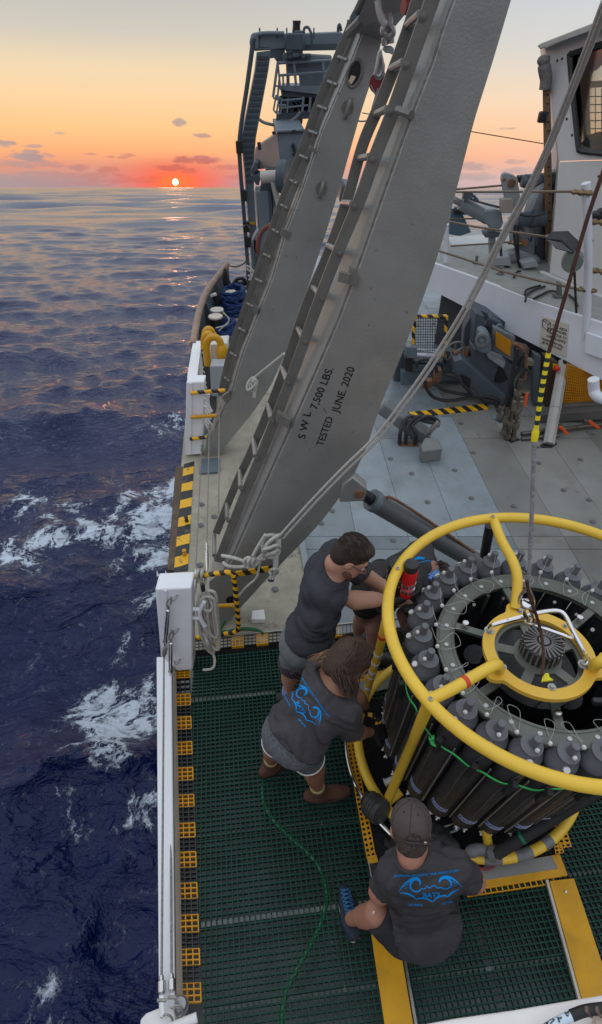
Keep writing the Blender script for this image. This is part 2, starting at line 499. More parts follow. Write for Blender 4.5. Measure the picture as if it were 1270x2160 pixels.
 quads=np.stack([idx[:-1,:-1],idx[1:,:-1],idx[1:,1:],idx[:-1,1:]],-1).reshape(-1,4)
 me=bpy.data.meshes.new('sea')
 me.vertices.add(len(verts));me.vertices.foreach_set('co',verts.ravel())
 me.loops.add(quads.size);me.loops.foreach_set('vertex_index',quads.ravel())
 me.polygons.add(len(quads));me.polygons.foreach_set('loop_start',np.arange(0,quads.size,4));me.polygons.foreach_set('loop_total',np.full(len(quads),4))
 me.update(calc_edges=True)
 me.polygons.foreach_set('use_smooth',np.ones(len(quads),bool))
 at=me.attributes.new('foam','FLOAT','POINT');at.data.foreach_set('value',foam.ravel().astype(np.float32))
 at=me.attributes.new('far','FLOAT','POINT');at.data.foreach_set('value',far.ravel().astype(np.float32))
 m_=bpy.data.materials.new('sea_water');m_.use_nodes=True
 nt=m_.node_tree;N,L=nt.nodes,nt.links
 b=N['Principled BSDF']
 tc=N.new('ShaderNodeTexCoord')
 def noise(s,det,ro,dist=0.0,w=0.0,vec=None):
  q=N.new('ShaderNodeTexNoise');q.noise_dimensions='4D'
  q.inputs['Scale'].default_value=s;q.inputs['Detail'].default_value=det;q.inputs['Roughness'].default_value=ro
  q.inputs['Distortion'].default_value=dist;q.inputs['W'].default_value=w
  L.new(vec or tc.outputs['Object'],q.inputs['Vector'])
  return q.outputs['Fac']
 def mth(op,a,c=None,clamp=False):
  q=N.new('ShaderNodeMath');q.operation=op;q.use_clamp=clamp
  for i,v in enumerate((a,c)):
   if v is None:continue
   if isinstance(v,(int,float)):q.inputs[i].default_value=v
   else:L.new(v,q.inputs[i])
  return q.outputs[0]
 def mr(v,a,c,lo=0.,hi=1.):
  q=N.new('ShaderNodeMapRange');q.interpolation_type='SMOOTHSTEP';L.new(v,q.inputs[0])
  for i,t in enumerate((a,c,lo,hi)):q.inputs[i+1].default_value=t
  return q.outputs[0]
 fa=N.new('ShaderNodeAttribute');fa.attribute_name='foam'
 wz=N.new('ShaderNodeTexNoise');wz.inputs['Scale'].default_value=.9;wz.inputs['Detail'].default_value=7;wz.inputs['Roughness'].default_value=.62
 L.new(tc.outputs['Object'],wz.inputs['Vector'])
 wa=N.new('ShaderNodeVectorMath');wa.operation='MULTIPLY_ADD';L.new(wz.outputs['Color'],wa.inputs[0]);wa.inputs[1].default_value=(2.2,2.2,0);L.new(tc.outputs['Object'],wa.inputs[2])
 sq=N.new('ShaderNodeMapping');sq.inputs['Rotation'].default_value=(0,0,rad(-12));sq.inputs['Scale'].default_value=(1.0,.55,.0);L.new(wa.outputs[0],sq.inputs[0])
 def cells(s):
  v=N.new('ShaderNodeTexVoronoi');v.feature='DISTANCE_TO_EDGE';v.inputs['Scale'].default_value=s;L.new(sq.outputs[0],v.inputs['Vector'])
  return v.outputs['Distance']
 n2=noise(.75,7,.66,.9,9.0)
 fine=noise(6.5,7,.72,.8,4.0)
 den=mth('ADD',fa.outputs['Fac'],mth('MULTIPLY',mth('SUBTRACT',n2,.47),3.0))
 den=mth('MULTIPLY',mr(den,.20,1.15),mr(fa.outputs['Fac'],.06,.22))
 w1=mth('MULTIPLY',den,.34)
 e1=mth('ADD',cells(3.0),mth('MULTIPLY',mth('SUBTRACT',fine,.5),.22))
 e2=mth('ADD',cells(8.5),mth('MULTIPLY',mth('SUBTRACT',fine,.5),.30))
 f1=mr(mth('SUBTRACT',w1,e1),-.02,.10)
 f2=mth('MULTIPLY',mr(mth('SUBTRACT',mth('MULTIPLY',den,.32),e2),-.02,.12),.7)
 fm=mth('MULTIPLY',mth('MAXIMUM',f1,f2,True),mr(fine,.25,.50,.55,1.))
 mx=N.new('ShaderNodeMix');mx.data_type='RGBA';L.new(fm,mx.inputs[0])
 mx.inputs[6].default_value=(.0008,.0075,.060,1);mx.inputs[7].default_value=(.58,.66,.76,1)
 L.new(mx.outputs[2],b.inputs['Base Color'])
 fr=N.new('ShaderNodeAttribute');fr.attribute_name='far'
 L.new(mth('MAXIMUM',mr(fm,0,1,.03,.7),mr(fr.outputs['Fac'],0,1,.03,.18)),b.inputs['Roughness'])
 b.inputs['IOR'].default_value=1.34
 bn=N.new('ShaderNodeBump');bn.inputs['Strength'].default_value=1.0;bn.inputs['Distance'].default_value=.24
 mp=N.new('ShaderNodeMapping');mp.inputs['Rotation'].default_value=(0,0,rad(12));mp.inputs['Scale'].default_value=(.75,1.4,1.)
 L.new(tc.outputs['Object'],mp.inputs[0])
 rdg=lambda n_:mth('SUBTRACT',1.0,mth('ABSOLUTE',mth('MULTIPLY',mth('SUBTRACT',n_,.5),2.6)))
 hgt=mth('ADD',mth('MULTIPLY',rdg(noise(.55,5,.55,.7,1.0,mp.outputs[0])),.85),mth('MULTIPLY',rdg(noise(1.7,6,.6,.6,6.0,mp.outputs[0])),.34))
 hgt=mth('ADD',hgt,mth('MULTIPLY',noise(7.0,5,.6,.3,2.0,mp.outputs[0]),.07))
 hgt=mth('ADD',hgt,mth('MULTIPLY',fm,.10))
 L.new(mr(fr.outputs['Fac'],.0,.6,1.,.22),bn.inputs['Strength'])
 L.new(hgt,bn.inputs['Height'])
 L.new(bn.outputs[0],b.inputs['Normal'])
 me.materials.append(m_)
 ob=bpy.data.objects.new('sea',me);COL.objects.link(ob)
 structure(ob,'dark blue open sea with streaks of white foam along the ship')
build_sea()
SF=Vector((-.1165,.9932,0));SR=Vector((.9932,.1165,0))
EDGE=[G(340,2300),G(336,2150),G(331,1415),G(360,1203),G(380,985),G(394,850),G(412,760,0),G(425,700,0)]
BUL_TOP=[G(411,728,.5),G(417,690,.5),G(425,652,.5),G(440,613,.5),G(461,584,.5),G(482,559,.5)]
BUL_XY=[Vector((p.x,p.y,0)) for p in BUL_TOP]
hullpts=EDGE[:6]+BUL_XY+[Vector((-.2,13.2,0)),Vector((6.5,13.2,0)),Vector((6.5,-2.5,0)),Vector((-.3,-2.5,0))]
hullpts=[Vector((p.x+.012,p.y,-.32)) for p in hullpts]
HULL_PAINT=M('dark_hull_paint',(.03,.045,.07),.5,var=.2,vs=1)
mb=MB();mb.prism(hullpts,(0,0,-11))
structure(mb.build('ship_hull',HULL_PAINT),'dark side of the ship below the deck edge')
LOW=M('wet_dark_deck',(.15,.175,.165),.22,var=.35,vs=5,bump=.25,bs=30,dirt=(.11,.12,.11),ds=5,dt=.62,dw=.2,spec=.5)
mb=MB();mb.prism([Vector((p.x+.02,p.y,-.31)) for p in EDGE[:3]]+[Vector((-.93,3.0,-.31)),Vector((3.6,3.6,-.31)),Vector((3.6,-2,-.31)),Vector((-.3,-2,-.31))],(0,0,.05))
low=structure(mb.build('lower_deck',LOW),'wet dark deck seen through the green grating')
mb=MB()
ll=[G(334,2290),G(331,1415),G(362,1400)]
SLAB=M('deck_joint',(.055,.058,.058),.7,var=.3,vs=8,dirt=(.16,.08,.04),ds=9,dt=.56)
mb=MB()
top_edge_l,top_edge_r=G(398,1372),G(1400,1262)
sl=[top_edge_l,EDGE[3]+Vector((.02,0,0)),EDGE[4],EDGE[5]]+BUL_XY+[Vector((-.2,13.2,0)),Vector((6.5,13.2,0)),Vector((6.5,top_edge_r.y+.5,0)),top_edge_r]
mb.prism([Vector((p.x,p.y,-.02)) for p in sl],(0,0,-.26))
main_deck=structure(mb.build('main_deck',SLAB),'grey steel main deck of bolted plates, scuffed and rust stained')
PLATE=M('deck_plate_paint',(.20,.235,.255),.36,orand=.22,var=.16,vs=2.2,bump=.10,bs=45,dirt=(.13,.075,.045),ds=4.5,dt=.655,dw=.04,dirt2=(.125,.145,.155),d2s=1.5,d2t=.53,rvar=.2)
PLATE_W=M('warm_deck_plate_paint',(.20,.20,.185),.42,orand=.2,var=.16,vs=2.2,bump=.10,bs=45,dirt=(.11,.07,.045),ds=4.0,dt=.645,dw=.04,dirt2=(.12,.115,.10),d2s=1.4,d2t=.54,rvar=.16)
BEIGE=M('worn_beige_deck_paint',(.35,.325,.255),.7,var=.18,vs=5,bump=.3,bs=50,dirt=(.12,.095,.065),ds=6,dt=.565,dw=.12,dirt2=(.24,.22,.17),d2s=2.4,d2t=.50)
def clip_poly(poly,o,n):
 out=[]
 for i,p in enumerate(poly):
  q=poly[(i+1) % len(poly)]
  a,b=(p-o).dot(n),(q-o).dot(n)
  if a >= 0:out.append(p)
  if (a >= 0) != (b >= 0):out.append(p.lerp(q,a/(a-b)))
 return out
ten=(top_edge_r-top_edge_l);ten.z=0
tnn=Vector((-ten.y,ten.x,0)).normalized()
mb=MB()
bl=[top_edge_l,EDGE[3]+Vector((.03,0,0)),EDGE[4]+Vector((.01,0,0)),EDGE[5]]+BUL_XY+[Vector((.0,11.8,0)),Vector((.025,6,0)),Vector((.025,top_edge_l.y+.12,0))]
bl=clip_poly([Vector((p.x,p.y,-.006)) for p in bl],top_edge_l,tnn)
mb.prism(bl,(0,0,-.012))
o=mb.build('side_deck',BEIGE,parent=main_deck,label='worn beige painted strip of deck along the ship side')
xs=[.035,.52,1.02,1.50,2.02,2.52,3.04,3.55,4.1,4.7,5.5,6.4]
ys=[2.7,4.12,4.30,6.05,7.9,9.7,11.4,13.1]
for i in range(len(xs)-1):
 for j in range(len(ys)-1):
  sk=lambda y:(4.5-y)*.06
  a,b_=xs[i]+.002,xs[i+1]-.002
  y0,y1=ys[j]+.0035+(i % 2)*(.0 if j in (0,1,2) else .5),ys[j+1]-.0035+(i % 2)*(.0 if j+1 in (0,1,2) else .5)
  P=[Vector((a+(sk(y0) if i else 0),y0,0)),Vector((b_+sk(y0),y0,0)),Vector((b_+sk(y1),y1,0)),Vector((a+(sk(y1) if i else 0),y1,0))]
  P=clip_poly(P,top_edge_l,tnn)
  P=clip_poly(P,Vector((0,13.15,0)),Vector((0,-1,0)))
  if len(P) < 3:continue
  mb=MB();mb.prism([Vector((p.x,p.y,random.uniform(-.002,.001))) for p in P][:1]+P[1:],(0,0,-.018))
  mb.build('deck_plate',PLATE if (i < 4 or j > 3) else PLATE_W,parent=main_deck,smooth=0)
SOCK=M('deck_socket_steel',(.16,.165,.165),.5,metal=.4,var=.3,vs=20,dirt=(.14,.07,.04),ds=30,dt=.58)
mb=MB();mb.lathe([(.030,0),(.030,.005),(.024,.005),(.022,.001),(.013,.001),(.011,.006),(.004,.006)],(0,0,0),(0,0,1),14)
sock_me=mb.mesh('deck_socket',SOCK)
for (zx,zy) in [(40,770),(65,940),(185,1025),(430,1005),(535,905),(465,738),(910,965),(1145,945),(905,873),(275,1187),(765,1210),(1195,1175),(1215,1300),(80,1405),(525,1165),(1050,1120),(1220,800),
     (225,182),(310,170),(490,158),(445,235),(1130,1330),(380,1370),(250,750)]:
 o=link('deck_socket',sock_me,main_deck,(0,0,0));o['_o']=main_deck['_o']
 p=G(zx/2.702+800,zy/2.702+620);o.location=p-Vector(main_deck['_o'])+Vector((0,0,.001))
for (px,py) in [(701,1078),(678,1104),(423,1108),(422,1192),(425,1064),(452,1090),(580,1243)]:
 o=link('deck_socket',sock_me,main_deck,(0,0,0));o['_o']=main_deck['_o']
 o.location=G(px,py)-Vector(main_deck['_o'])+Vector((0,0,.001))
mb=MB()
a0,a1,b0,b1=G(388,979),G(409.5,973),G(366,1206),G(396,1204)
mb.prism([a0+Vector((0,0,.002)),a1+Vector((0,0,.002)),b1+Vector((0,0,.002)),b0+Vector((0,0,.002))],(0,0,-.006))
o=mb.build('hazard_band',hazard('edge_hazard_paint',Vector((-.42,1,0)),.272,wear=.60),parent=main_deck,label='yellow and black striped band painted along the deck edge')
RUB=M('brown_rub_rail',(.11,.075,.05),.8,var=.4,vs=12,bump=.3,bs=60)
mb=MB();mb.loft([EDGE[3]+Vector((-.028,0,.004)),EDGE[3]+Vector((.03,0,.004)),EDGE[3]+Vector((.03,0,-.3)),EDGE[3]+Vector((-.028,0,-.3))],
       [EDGE[4]+Vector((-.05,0,.004)),EDGE[4]+Vector((.03,0,.004)),EDGE[4]+Vector((.03,0,-.3)),EDGE[4]+Vector((-.05,0,-.3))])
mb.build('rub_rail',RUB,parent=main_deck)
for (px,py) in [(394,1100),(390,1171)]:
 mb=MB();p=G(px,py);mb.lathe([(.02,0),(.02,.02),(.012,.022),(.012,.045),(.02,.048),(.02,.062),(.002,.064)],p,(0,0,1),10)
 mb.build('deck_stud',YEL_DECK if py > 1150 else BLACK_P,parent=main_deck)
mb=MB();mb.prism([G(630,1148),G(642,1140),G(653,1200),G(641,1203)],(0,0,.02))
mb.build('steel_edging',M('pale_blue_grey_steel',(.24,.28,.30),.45,var=.1),parent=main_deck)
mb=MB();mb.prism([G(532,1288,.05),G(557,1285,.05),G(560,1306,.05),G(530,1306,.05)],(0,0,-.05))
tag(mb.build('deck_hatch',WHITE_OLD,bevel=.004),'small square white box lid fixed to the beige deck','deck box')
mb=MB();mb.prism([G(838,872,.012),G(1028,851,.012),G(1030,862,.012),G(838,884,.012)],(0,0,-.012))
mb.build('hazard_line',hazard('line_hazard_paint',Vector((1,.5,0)),.15),parent=main_deck,label='yellow and black striped line across the far deck')
GREEN_G=M('green_grating_plastic',(.010,.050,.034),.55,spec=.25,var=.25,vs=6,bump=.1,bs=200)
BLACK_G=M('black_grating_plastic',(.016,.016,.017),.45,var=.3,vs=9)
YEL_G=M('yellow_grating_plastic',srgb(214,152,14),.5,var=.14,vs=12,dirt=(.25,.14,.02),ds=30,dt=.62)
grating=structure(thing('green_grating','green plastic grating floor with yellow and black squares along its rim','floor',(0.8,1.5,-.02)))
del grating['category']
def clip_seg(a,b,poly):
 t0,t1=0.,1.
 d=b-a
 for i in range(len(poly)):
  p,q=poly[i],poly[(i+1) % len(poly)]
  n=Vector((-(q-p).y,(q-p).x,0))
  den=d.dot(n);num=(p-a).dot(n)
  if abs(den) < 1e-9:
   if num > 0:return None
  elif den > 0:t0=max(t0,num/den)
  else:t1=min(t1,num/den)
 return (a+d*t0,a+d*t1) if t1-t0 > 1e-3 else None
CELL=.0305
ZT=-.004
def panel(poly,name='grating_panel',mat=GREEN_G,cell=CELL,o0=Vector((0,0,0))):
 area=sum(poly[i].x*poly[(i+1) % len(poly)].y-poly[(i+1) % len(poly)].x*poly[i].y for i in range(len(poly)))
 if area < 0:poly=poly[::-1]
 mb=MB()
 us=[p.dot(SR) for p in poly];vs=[p.dot(SF) for p in poly]
 for i in range(math.ceil(min(us)/cell),math.floor(max(us)/cell)+1):
  s=clip_seg(SR*(i*cell)+SF*(min(vs)-1),SR*(i*cell)+SF*(max(vs)+1),poly)
  if s:mb.bar(s[0]+Vector((0,0,ZT-.0125)),s[1]+Vector((0,0,ZT-.0125)),.0062,.025)
 for j in range(math.ceil(min(vs)/cell),math.floor(max(vs)/cell)+1):
  s=clip_seg(SF*(j*cell)+SR*(min(us)-1),SF*(j*cell)+SR*(max(us)+1),poly)
  if s:mb.bar(s[0]+Vector((0,0,ZT-.014)),s[1]+Vector((0,0,ZT-.014)),.0072,.025)
 return mb.build(name,mat,parent=grating,smooth=0,normals=False)
beam_pts=[G(410,1384),G(411,1472),G(411,1612),G(411,1763),G(413,1948),G(418,2128),G(420,2330)]
lft=lambda y0:None
L0,L1=G(401,1430),G(428,2135)
Ld=(L1-L0).normalized()
def left_at(v):
 t=(v-L0.dot(SF))/Ld.dot(SF)
 return L0+Ld*t
BEAM=M('pale_support_beam',(.24,.26,.24),.5,var=.25,vs=9,dirt=(.12,.10,.07),ds=12,dt=.6)
splits=[-.62,.28,.92,2.75]
for k in range(len(beam_pts)-1):
 v1,v0=beam_pts[k].dot(SF)-(.0025 if k else 0),beam_pts[k+1].dot(SF)+.0025
 a1,a0=left_at(v1),left_at(v0)
 if k == 0:a1=SR*(G(410,1384).dot(SR))+SF*v1;a0=left_at(v0)
 cuts=[None,.32,1.1,2.05,3.2]
 for c in range(4):
  la=a0 if c == 0 else SR*(cuts[c]+.004)+SF*v0
  lb=a1 if c == 0 else SR*(cuts[c]+.004)+SF*v1
  ra=SR*(cuts[c+1]-.004)+SF*v0;rb=SR*(cuts[c+1]-.004)+SF*v1
  panel([la,ra,rb,lb])
 if k:
  v=beam_pts[k].dot(SF)
  mb=MB();mb.bar(left_at(v)+Vector((0,0,-.06)),SR*3.0+SF*v+Vector((0,0,-.06)),.026,.05)
  mb.build('support_beam',BEAM,parent=grating,smooth=0)
def square(c4,mat,n=3,name='grating_square'):
 a,b,c,d=c4
 mb=MB()
 z=Vector((0,0,-.0135))
 for i in range(n+1):
  t=i/n
  mb.bar(a.lerp(b,t)+z,d.lerp(c,t)+z,.0062,.027)
  mb.bar(a.lerp(d,t)+z-Vector((0,0,.0016)),b.lerp(c,t)+z-Vector((0,0,.0016)),.0062,.027)
 return mb.build(name,mat,parent=grating,smooth=0,normals=False)
rows=[(1412,1431),(1464,1489),(1512,1539),(1565,1592),(1619,1647),(1676,1703),(1736,1767),(1797,1831),(1862,1897),(1929,1968),(2001,2038),(2073,2115)]
lx=lambda y:370+(y-1440)*(381-370)/675
rx=lambda y:400+(y-1440)*(424-400)/675
prev=None
for (ya,yb) in rows:
 q=lambda u,v,e=0:[G(lx(u),u+e),G(rx(u),u-2+e),G(rx(v),v-2),G(lx(v),v)]
 square(q(ya+.7,yb-.7),YEL_G)
 if prev:square(q(prev+.7,ya-.7),BLACK_G)
 prev=yb
x0=410.
ty=lambda x:1352-(x-410)*.105
for i in range(16):
 xa=411+i*26.0;xb=xa+25.0
 q=[G(xa,ty(xa)+20),G(xb,ty(xb)+20),G(xb,ty(xb)),G(xa,ty(xa))]
 square(q,YEL_G if i % 2 else BLACK_G)
mb=MB();mb.bar(G(408,1351)+Vector((0,0,.004)),G(860,1303)+Vector((0,0,.004)),.012,.02)
mb.build('edge_trim',STEEL_D,parent=grating)
hp=[(590,2200,-.03),(598,2120,-.03),(606,2085,-.03),(640,2020,-.03),(672,1960,-.03),(686,1915,-.03),(688,1880,-.03),(676,1836,-.03),(650,1800,-.03),(610,1765,-.03),(575,1728,-.03),(556,1690,-.03),(556,1650,-.03),(572,1610,-.03)]
mb=MB();mb.tube(spline([G(x,y,-.024) for x,y,z in hp],8),.0135,8)
tag(mb.build('garden_hose',GREEN_HOSE),'dark green hose winding along the green grating floor','hose')
mb=MB();mb.tube(spline([G(484,1258,.25),G(480,1285,.12),G(470,1318,.03),G(463,1330,.012),G(480,1332,.012),G(510,1326,.012),G(540,1328,.012),G(556,1336,.012)],8),.012,8)
tag(mb.build('garden_hose',GREEN_HOSE),'bright green hose hanging from the hole in the gantry foot behind the striped rail','hose')
mb=MB();mb.prism([G(773,1903,.012),G(827,1896,.012),G(884,2230,.012),G(822,2230,.012)],(0,0,-.016))
pl1=mb.build('yellow_plate',YEL_DECK,bevel=.003);tag(pl1,'long yellow deck plate under the squatting man, left of the open grating','deck plate')
mb=MB();mb.bar(G(832,1898,.006),G(889,2230,.006),.014,.018);mb.build('angle_edge',STEEL_D,parent=pl1)
mb=MB();mb.prism([G(1159,1858,.012),G(1211,1852,.012),G(1300,2120,.012),G(1232,2125,.012)],(0,0,-.016))
pl2=mb.build('yellow_plate',YEL_DECK,bevel=.003);tag(pl2,'yellow deck plate at the right edge beside the open grating','deck plate')
mb=MB();mb.bar(G(1153,1857,.008),G(1226,2125,.008),.014,.022);mb.build('angle_edge',M('pale_zinc',(.50,.47,.40),.5,metal=.3,var=.15),parent=pl2)
p=G(1193,1881,.012);mb=MB();mb.lathe([(.007,0),(.007,.004),(.003,.005)],p,(0,0,1),10);mb.build('bolt',STEEL,parent=pl2)
mb=MB();mb.prism([G(782,1870,.016),G(1181,1801,.016),G(1198,1846,.016),G(806,1908,.016)],(0,0,-.02))
lp=mb.build('landing_plate',YEL_DECK,bevel=.003);tag(lp,'grey landing plate with a yellow border in front of the sampling frame','deck plate')
mb=MB();mb.prism([G(790,1866,.020),G(1164,1805,.020),G(1177,1832,.020),G(812,1890,.020)],(0,0,-.006))
mb.build('plate_face',M('grey_deck_paint',(.23,.23,.215),.6,var=.12,vs=5,bump=.15,bs=80,dirt=(.32,.29,.24),ds=14,dt=.66),parent=lp)
mb=MB();mb.prism([G(735,1432,.016),G(850,1402,.016),G(858,1440,.016),G(742,1470,.016)],(0,0,-.02))
lp2=mb.build('landing_plate',YEL_DECK,bevel=.003);tag(lp2,'small grey plate with a yellow edge behind the sampling frame, beside the kneeling woman','deck plate')
mb=MB();mb.prism([G(746,1441,.020),G(862,1413,.020),G(868,1440,.020),G(752,1468,.020)],(0,0,-.006));mb.build('plate_face',MATS['grey_deck_paint'],parent=lp2)
mb=MB()
for i in range(16):
 t=i/15
 p=G(985+t*180,1880-t*27,-.006)
 mb.bar(p,p+SF*-.03,.006,.02)
mb.bar(G(985,1892,-.008),G(1150,1867,-.008),.005,.02)
mb.build('grating_teeth',YEL_G,parent=lp,smooth=0)
mb=MB();mb.prism([G(775,1815,.01),G(790,1813,.01),G(808,1903,.01),G(790,1905,.01)],(0,0,-.01))
ch=mb.build('drain_channel',BLACK_P,bevel=.002);tag(ch,'black steel channel between the green grating and the yellow plate','channel')
mb=MB();mb.bar(G(777,1815,.014),G(793,1905,.014),.006,.012);mb.build('angle_edge',STEEL_D,parent=ch)
def perforated(mb,quad,nu,nv,dz=.008,hole=.36):
 a,b,c,d=quad
 P=lambda u,v:(a.lerp(b,u)).lerp(d.lerp(c,u),v)
 for i in range(nu):
  for j in range(nv):
   ctr=P((i+.5)/nu,(j+.5)/nv)
   ux=(P((i+1)/nu,(j+.5)/nv)-P(i/nu,(j+.5)/nv));vx=(P((i+.5)/nu,(j+1)/nv)-P((i+.5)/nu,j/nv))
   outer=[ctr+ux*x+vx*y for x,y in ((.5,0),(.5,.5),(0,.5),(-.5,.5),(-.5,0),(-.5,-.5),(0,-.5),(.5,-.5))]
   inner=[ctr+ux*(hole*math.cos(k*math.pi/4))+vx*(hole*math.sin(k*math.pi/4)) for k in range(8)]
   low=[q-Vector((0,0,dz)) for q in inner]
   mb.add(outer+inner+low,[(k,(k+1) % 8,8+(k+1) % 8,8+k) for k in range(8)]+[(8+k,8+(k+1) % 8,16+(k+1) % 8,16+k) for k in range(8)])
m0,m1,m2,m3=G(722,1480,.008),G(783,1862,.008),G(1186,1801,.008),G(1150,1440,.008)
MAT_M=M('black_rubber_mat',(.011,.011,.012),.6,spec=.2,var=.3,vs=20,bump=.2,bs=80)
mb=MB();mb.prism([m0,m1,m2,m3],(0,0,-.012))
mat_o=mb.build('rubber_mat',MAT_M);tag(mat_o,'black studded rubber mat with a perforated yellow border under the sampling frame','mat')
mb=MB()
for i in range(44):
 for j in range(46):
  u,v=(i+.5+.5*(j % 2))/45,(j+.5)/46
  p=(m0.lerp(m3,u)).lerp(m1.lerp(m2,u),v)
  if u < .05:continue
  mb.lathe([(.0085,-.001),(.0075,.006),(.0035,.007)],p,(0,0,1),6)
o=mb.build('stud',MAT_M,parent=mat_o,smooth=50);o['kind']='stuff'
mb=MB()
qa=[G(724,1536,.020),G(742,1534,.020),G(793,1806,.020),G(774,1812,.020)]
perforated(mb,[qa[0],qa[1],qa[2],qa[3]],2,28,hole=.34)
mb.build('perforated_border',YEL_G,parent=mat_o,smooth=0,normals=False)
mb=MB()
perforated(mb,[G(1168,1735,.020),G(1190,1732,.020),G(1206,1786,.020),G(1182,1789,.020)],2,6,hole=.36)
mb.build('perforated_border',YEL_G,parent=mat_o,smooth=0,normals=False)
mb=MB()
perforated(mb,[G(1168,1778,.0205),G(1184,1776,.0205),G(1190,1799,.0205),G(1172,1802,.0205)],2,3,hole=.36)
mb.build('perforated_border',YEL_G,parent=mat_o,smooth=0,normals=False)
mb=MB();mb.prism([G(774,1806,.0195),G(794,1803,.0195),G(798,1818,.0195),G(777,1822,.0195)],(0,0,-.012));mb.build('border_corner',YEL_DECK,parent=mat_o)
bul=thing('bulwark','blue grey bulwark with a worn wooden cap, curving in at the far end','bulwark',BUL_XY[0])
top=spline(BUL_TOP,5)
bot=[Vector((p.x,p.y,-.004)) for p in top]
mb=MB()
th=Vector((-.05,.01,0))
nt_=len(top)
V=top+bot+[p+th for p in bot]+[p+th for p in top]
mb.add(V,[(i+a*nt_,i+1+a*nt_,i+1+((a+1) % 4)*nt_,i+((a+1) % 4)*nt_) for a in range(4) for i in range(nt_-1)]+[(0,nt_,2*nt_,3*nt_),(4*nt_-1,3*nt_-1,2*nt_-1,nt_-1)])
mb.build('plating',M('bulwark_paint',(.10,.135,.165),.45,var=.2,vs=4,dirt=(.16,.10,.07),ds=8,dt=.66),parent=bul)
mb=MB();mb.tube([p+th*.5+Vector((0,0,.0)) for p in top],.05,10)
mb.build('cap_rail',M('bleached_wood',(.31,.22,.165),.7,var=.3,vs=9,bump=.3,bs=60,dirt=(.16,.12,.10),ds=9,dt=.6),parent=bul)
for k in (6,12,18,23):
 mb=MB();p,q=top[k],bot[k]
 mb.prism([p+Vector((.0,0,-.04)),q,q+Vector((.16,0,0)),p+Vector((.04,0,-.04))],(0,.02,0))
 mb.build('stay_bracket',BLUEGREY_D,parent=bul)
mb=MB();mb.lathe([(.025,0),(.03,.03),(.03,.24),(.022,.28),(.001,.29)],G(451.5,668),(0,0,1),12)
tag(mb.build('deck_fitting',M('dark_green_paint',(.02,.06,.05),.4,var=.2)),'small dark green domed post inside the curving bulwark','deck fitting')
mb=MB();mb.tube([W(444,624,9.7),W(456,620,9.7)],.028,8);mb.build('pipe_stub',WHITE_OLD,parent=bul)
mb=MB();mb.ball(W(456,632,9.9),(.06,.05,.16));mb.build('hanging_fender',BLACK,parent=bul)
mb=MB();mb.ball(W(476,590,10.3),(.05,.04,.2));mb.build('hanging_fender',BLACK,parent=bul)
wb=thing('bulwark','white bulwark panel between the wooden capped bulwark and the far white rail post','bulwark',G(405,800))
A=[G(404,800,.52),G(409,800,.52)]
q0,q1=G(402,800,.55),G(414,722,.5)
mb=MB()
mb.loft([q0,q0+Vector((.05,0,0)),Vector((q0.x+.05,q0.y,0)),Vector((q0.x,q0.y,0))],[q1,q1+Vector((.05,0,0)),Vector((q1.x+.05,q1.y,0)),Vector((q1.x,q1.y,0))])
mb.build('plating',WHITE,parent=wb,bevel=.006)
mb=MB();mb.bar(q0+Vector((.02,0,.012)),q1+Vector((.02,0,.012)),.12,.022);mb.build('cap_rail',WHITE,parent=wb,bevel=.005)
pr=W(427,727,7.4)
mb=MB();mb.tube([W(423,731,7.4),W(430,731,7.4)],.018,8);mb.tube([W(423,744,7.4),W(430,744,7.4)],.018,8)
mb.tube([W(435,720,7.4),W(431,730,7.4),W(432,742,7.4),W(437,752,7.4)],.02,8);mb.build('cleat',WHITE_OLD,parent=wb)
sp=thing('slatted_panel','dark panel with pale diagonal slats behind the far white post','panel',W(440,880,6.2))
mb=MB();mb.prism([W(428,862,6.45),W(428,750,7.3),W(438,765,7.2),W(453,800,6.9),W(457,850,6.4),W(452,905,5.95),W(430,920,5.9)],(.0,.03,0));mb.build('backing',BLACK_P,parent=sp)
for i in range(15):
 t=i/14
 ya=762+t*120
 a,b_=W(429.5,ya+2,7.2-t*1.25),W(449+5*math.sin(t*3),ya+38,6.95-t*1.05)
 mb=MB();mb.bar(a+Vector((0,-.02,0)),b_+Vector((0,-.02,0)),.012,.02);mb.build('slat',WHITE_OLD,parent=sp)
BLUE_ROPE=M('blue_rope',(.008,.035,.14),.8,var=.5,vs=30,bump=.6,bs=120)
def bollard(px,py,d,r,label):
 cap=W(px,py,d)
 t=thing('bollard',label,'bollard',(cap.x,cap.y,0),'twin mooring bollards by the bulwark')
 mb=MB();mb.lathe([(r*.95,0),(r*.82,.02),(r*.82,cap.z-.05),(r*.95,cap.z-.03)],(cap.x,cap.y,0),(0,0,1),16);mb.build('post',BLACK_P,parent=t)
 mb=MB();mb.lathe([(r*.95,cap.z-.03),(r*1.02,cap.z-.012),(r*.98,cap.z)],(cap.x,cap.y,0),(0,0,1),18);mb.build('cap',M('cream_cap',(.52,.47,.39),.5,var=.1),parent=t)
 return cap
b1=bollard(454.5,666,8.55,.105,'nearest black bollard with a pale top, wrapped in blue rope')
b2=bollard(457.5,652,8.95,.102,'black bollard with a pale top just behind the nearest one, grey lines round it')
b3=bollard(487,615,10.0,.095,'black bollard with a pale top in the farther pair, nearer of the two')
b4=bollard(490,607,10.4,.092,'farthest black bollard with a pale top, next to the black fairlead')
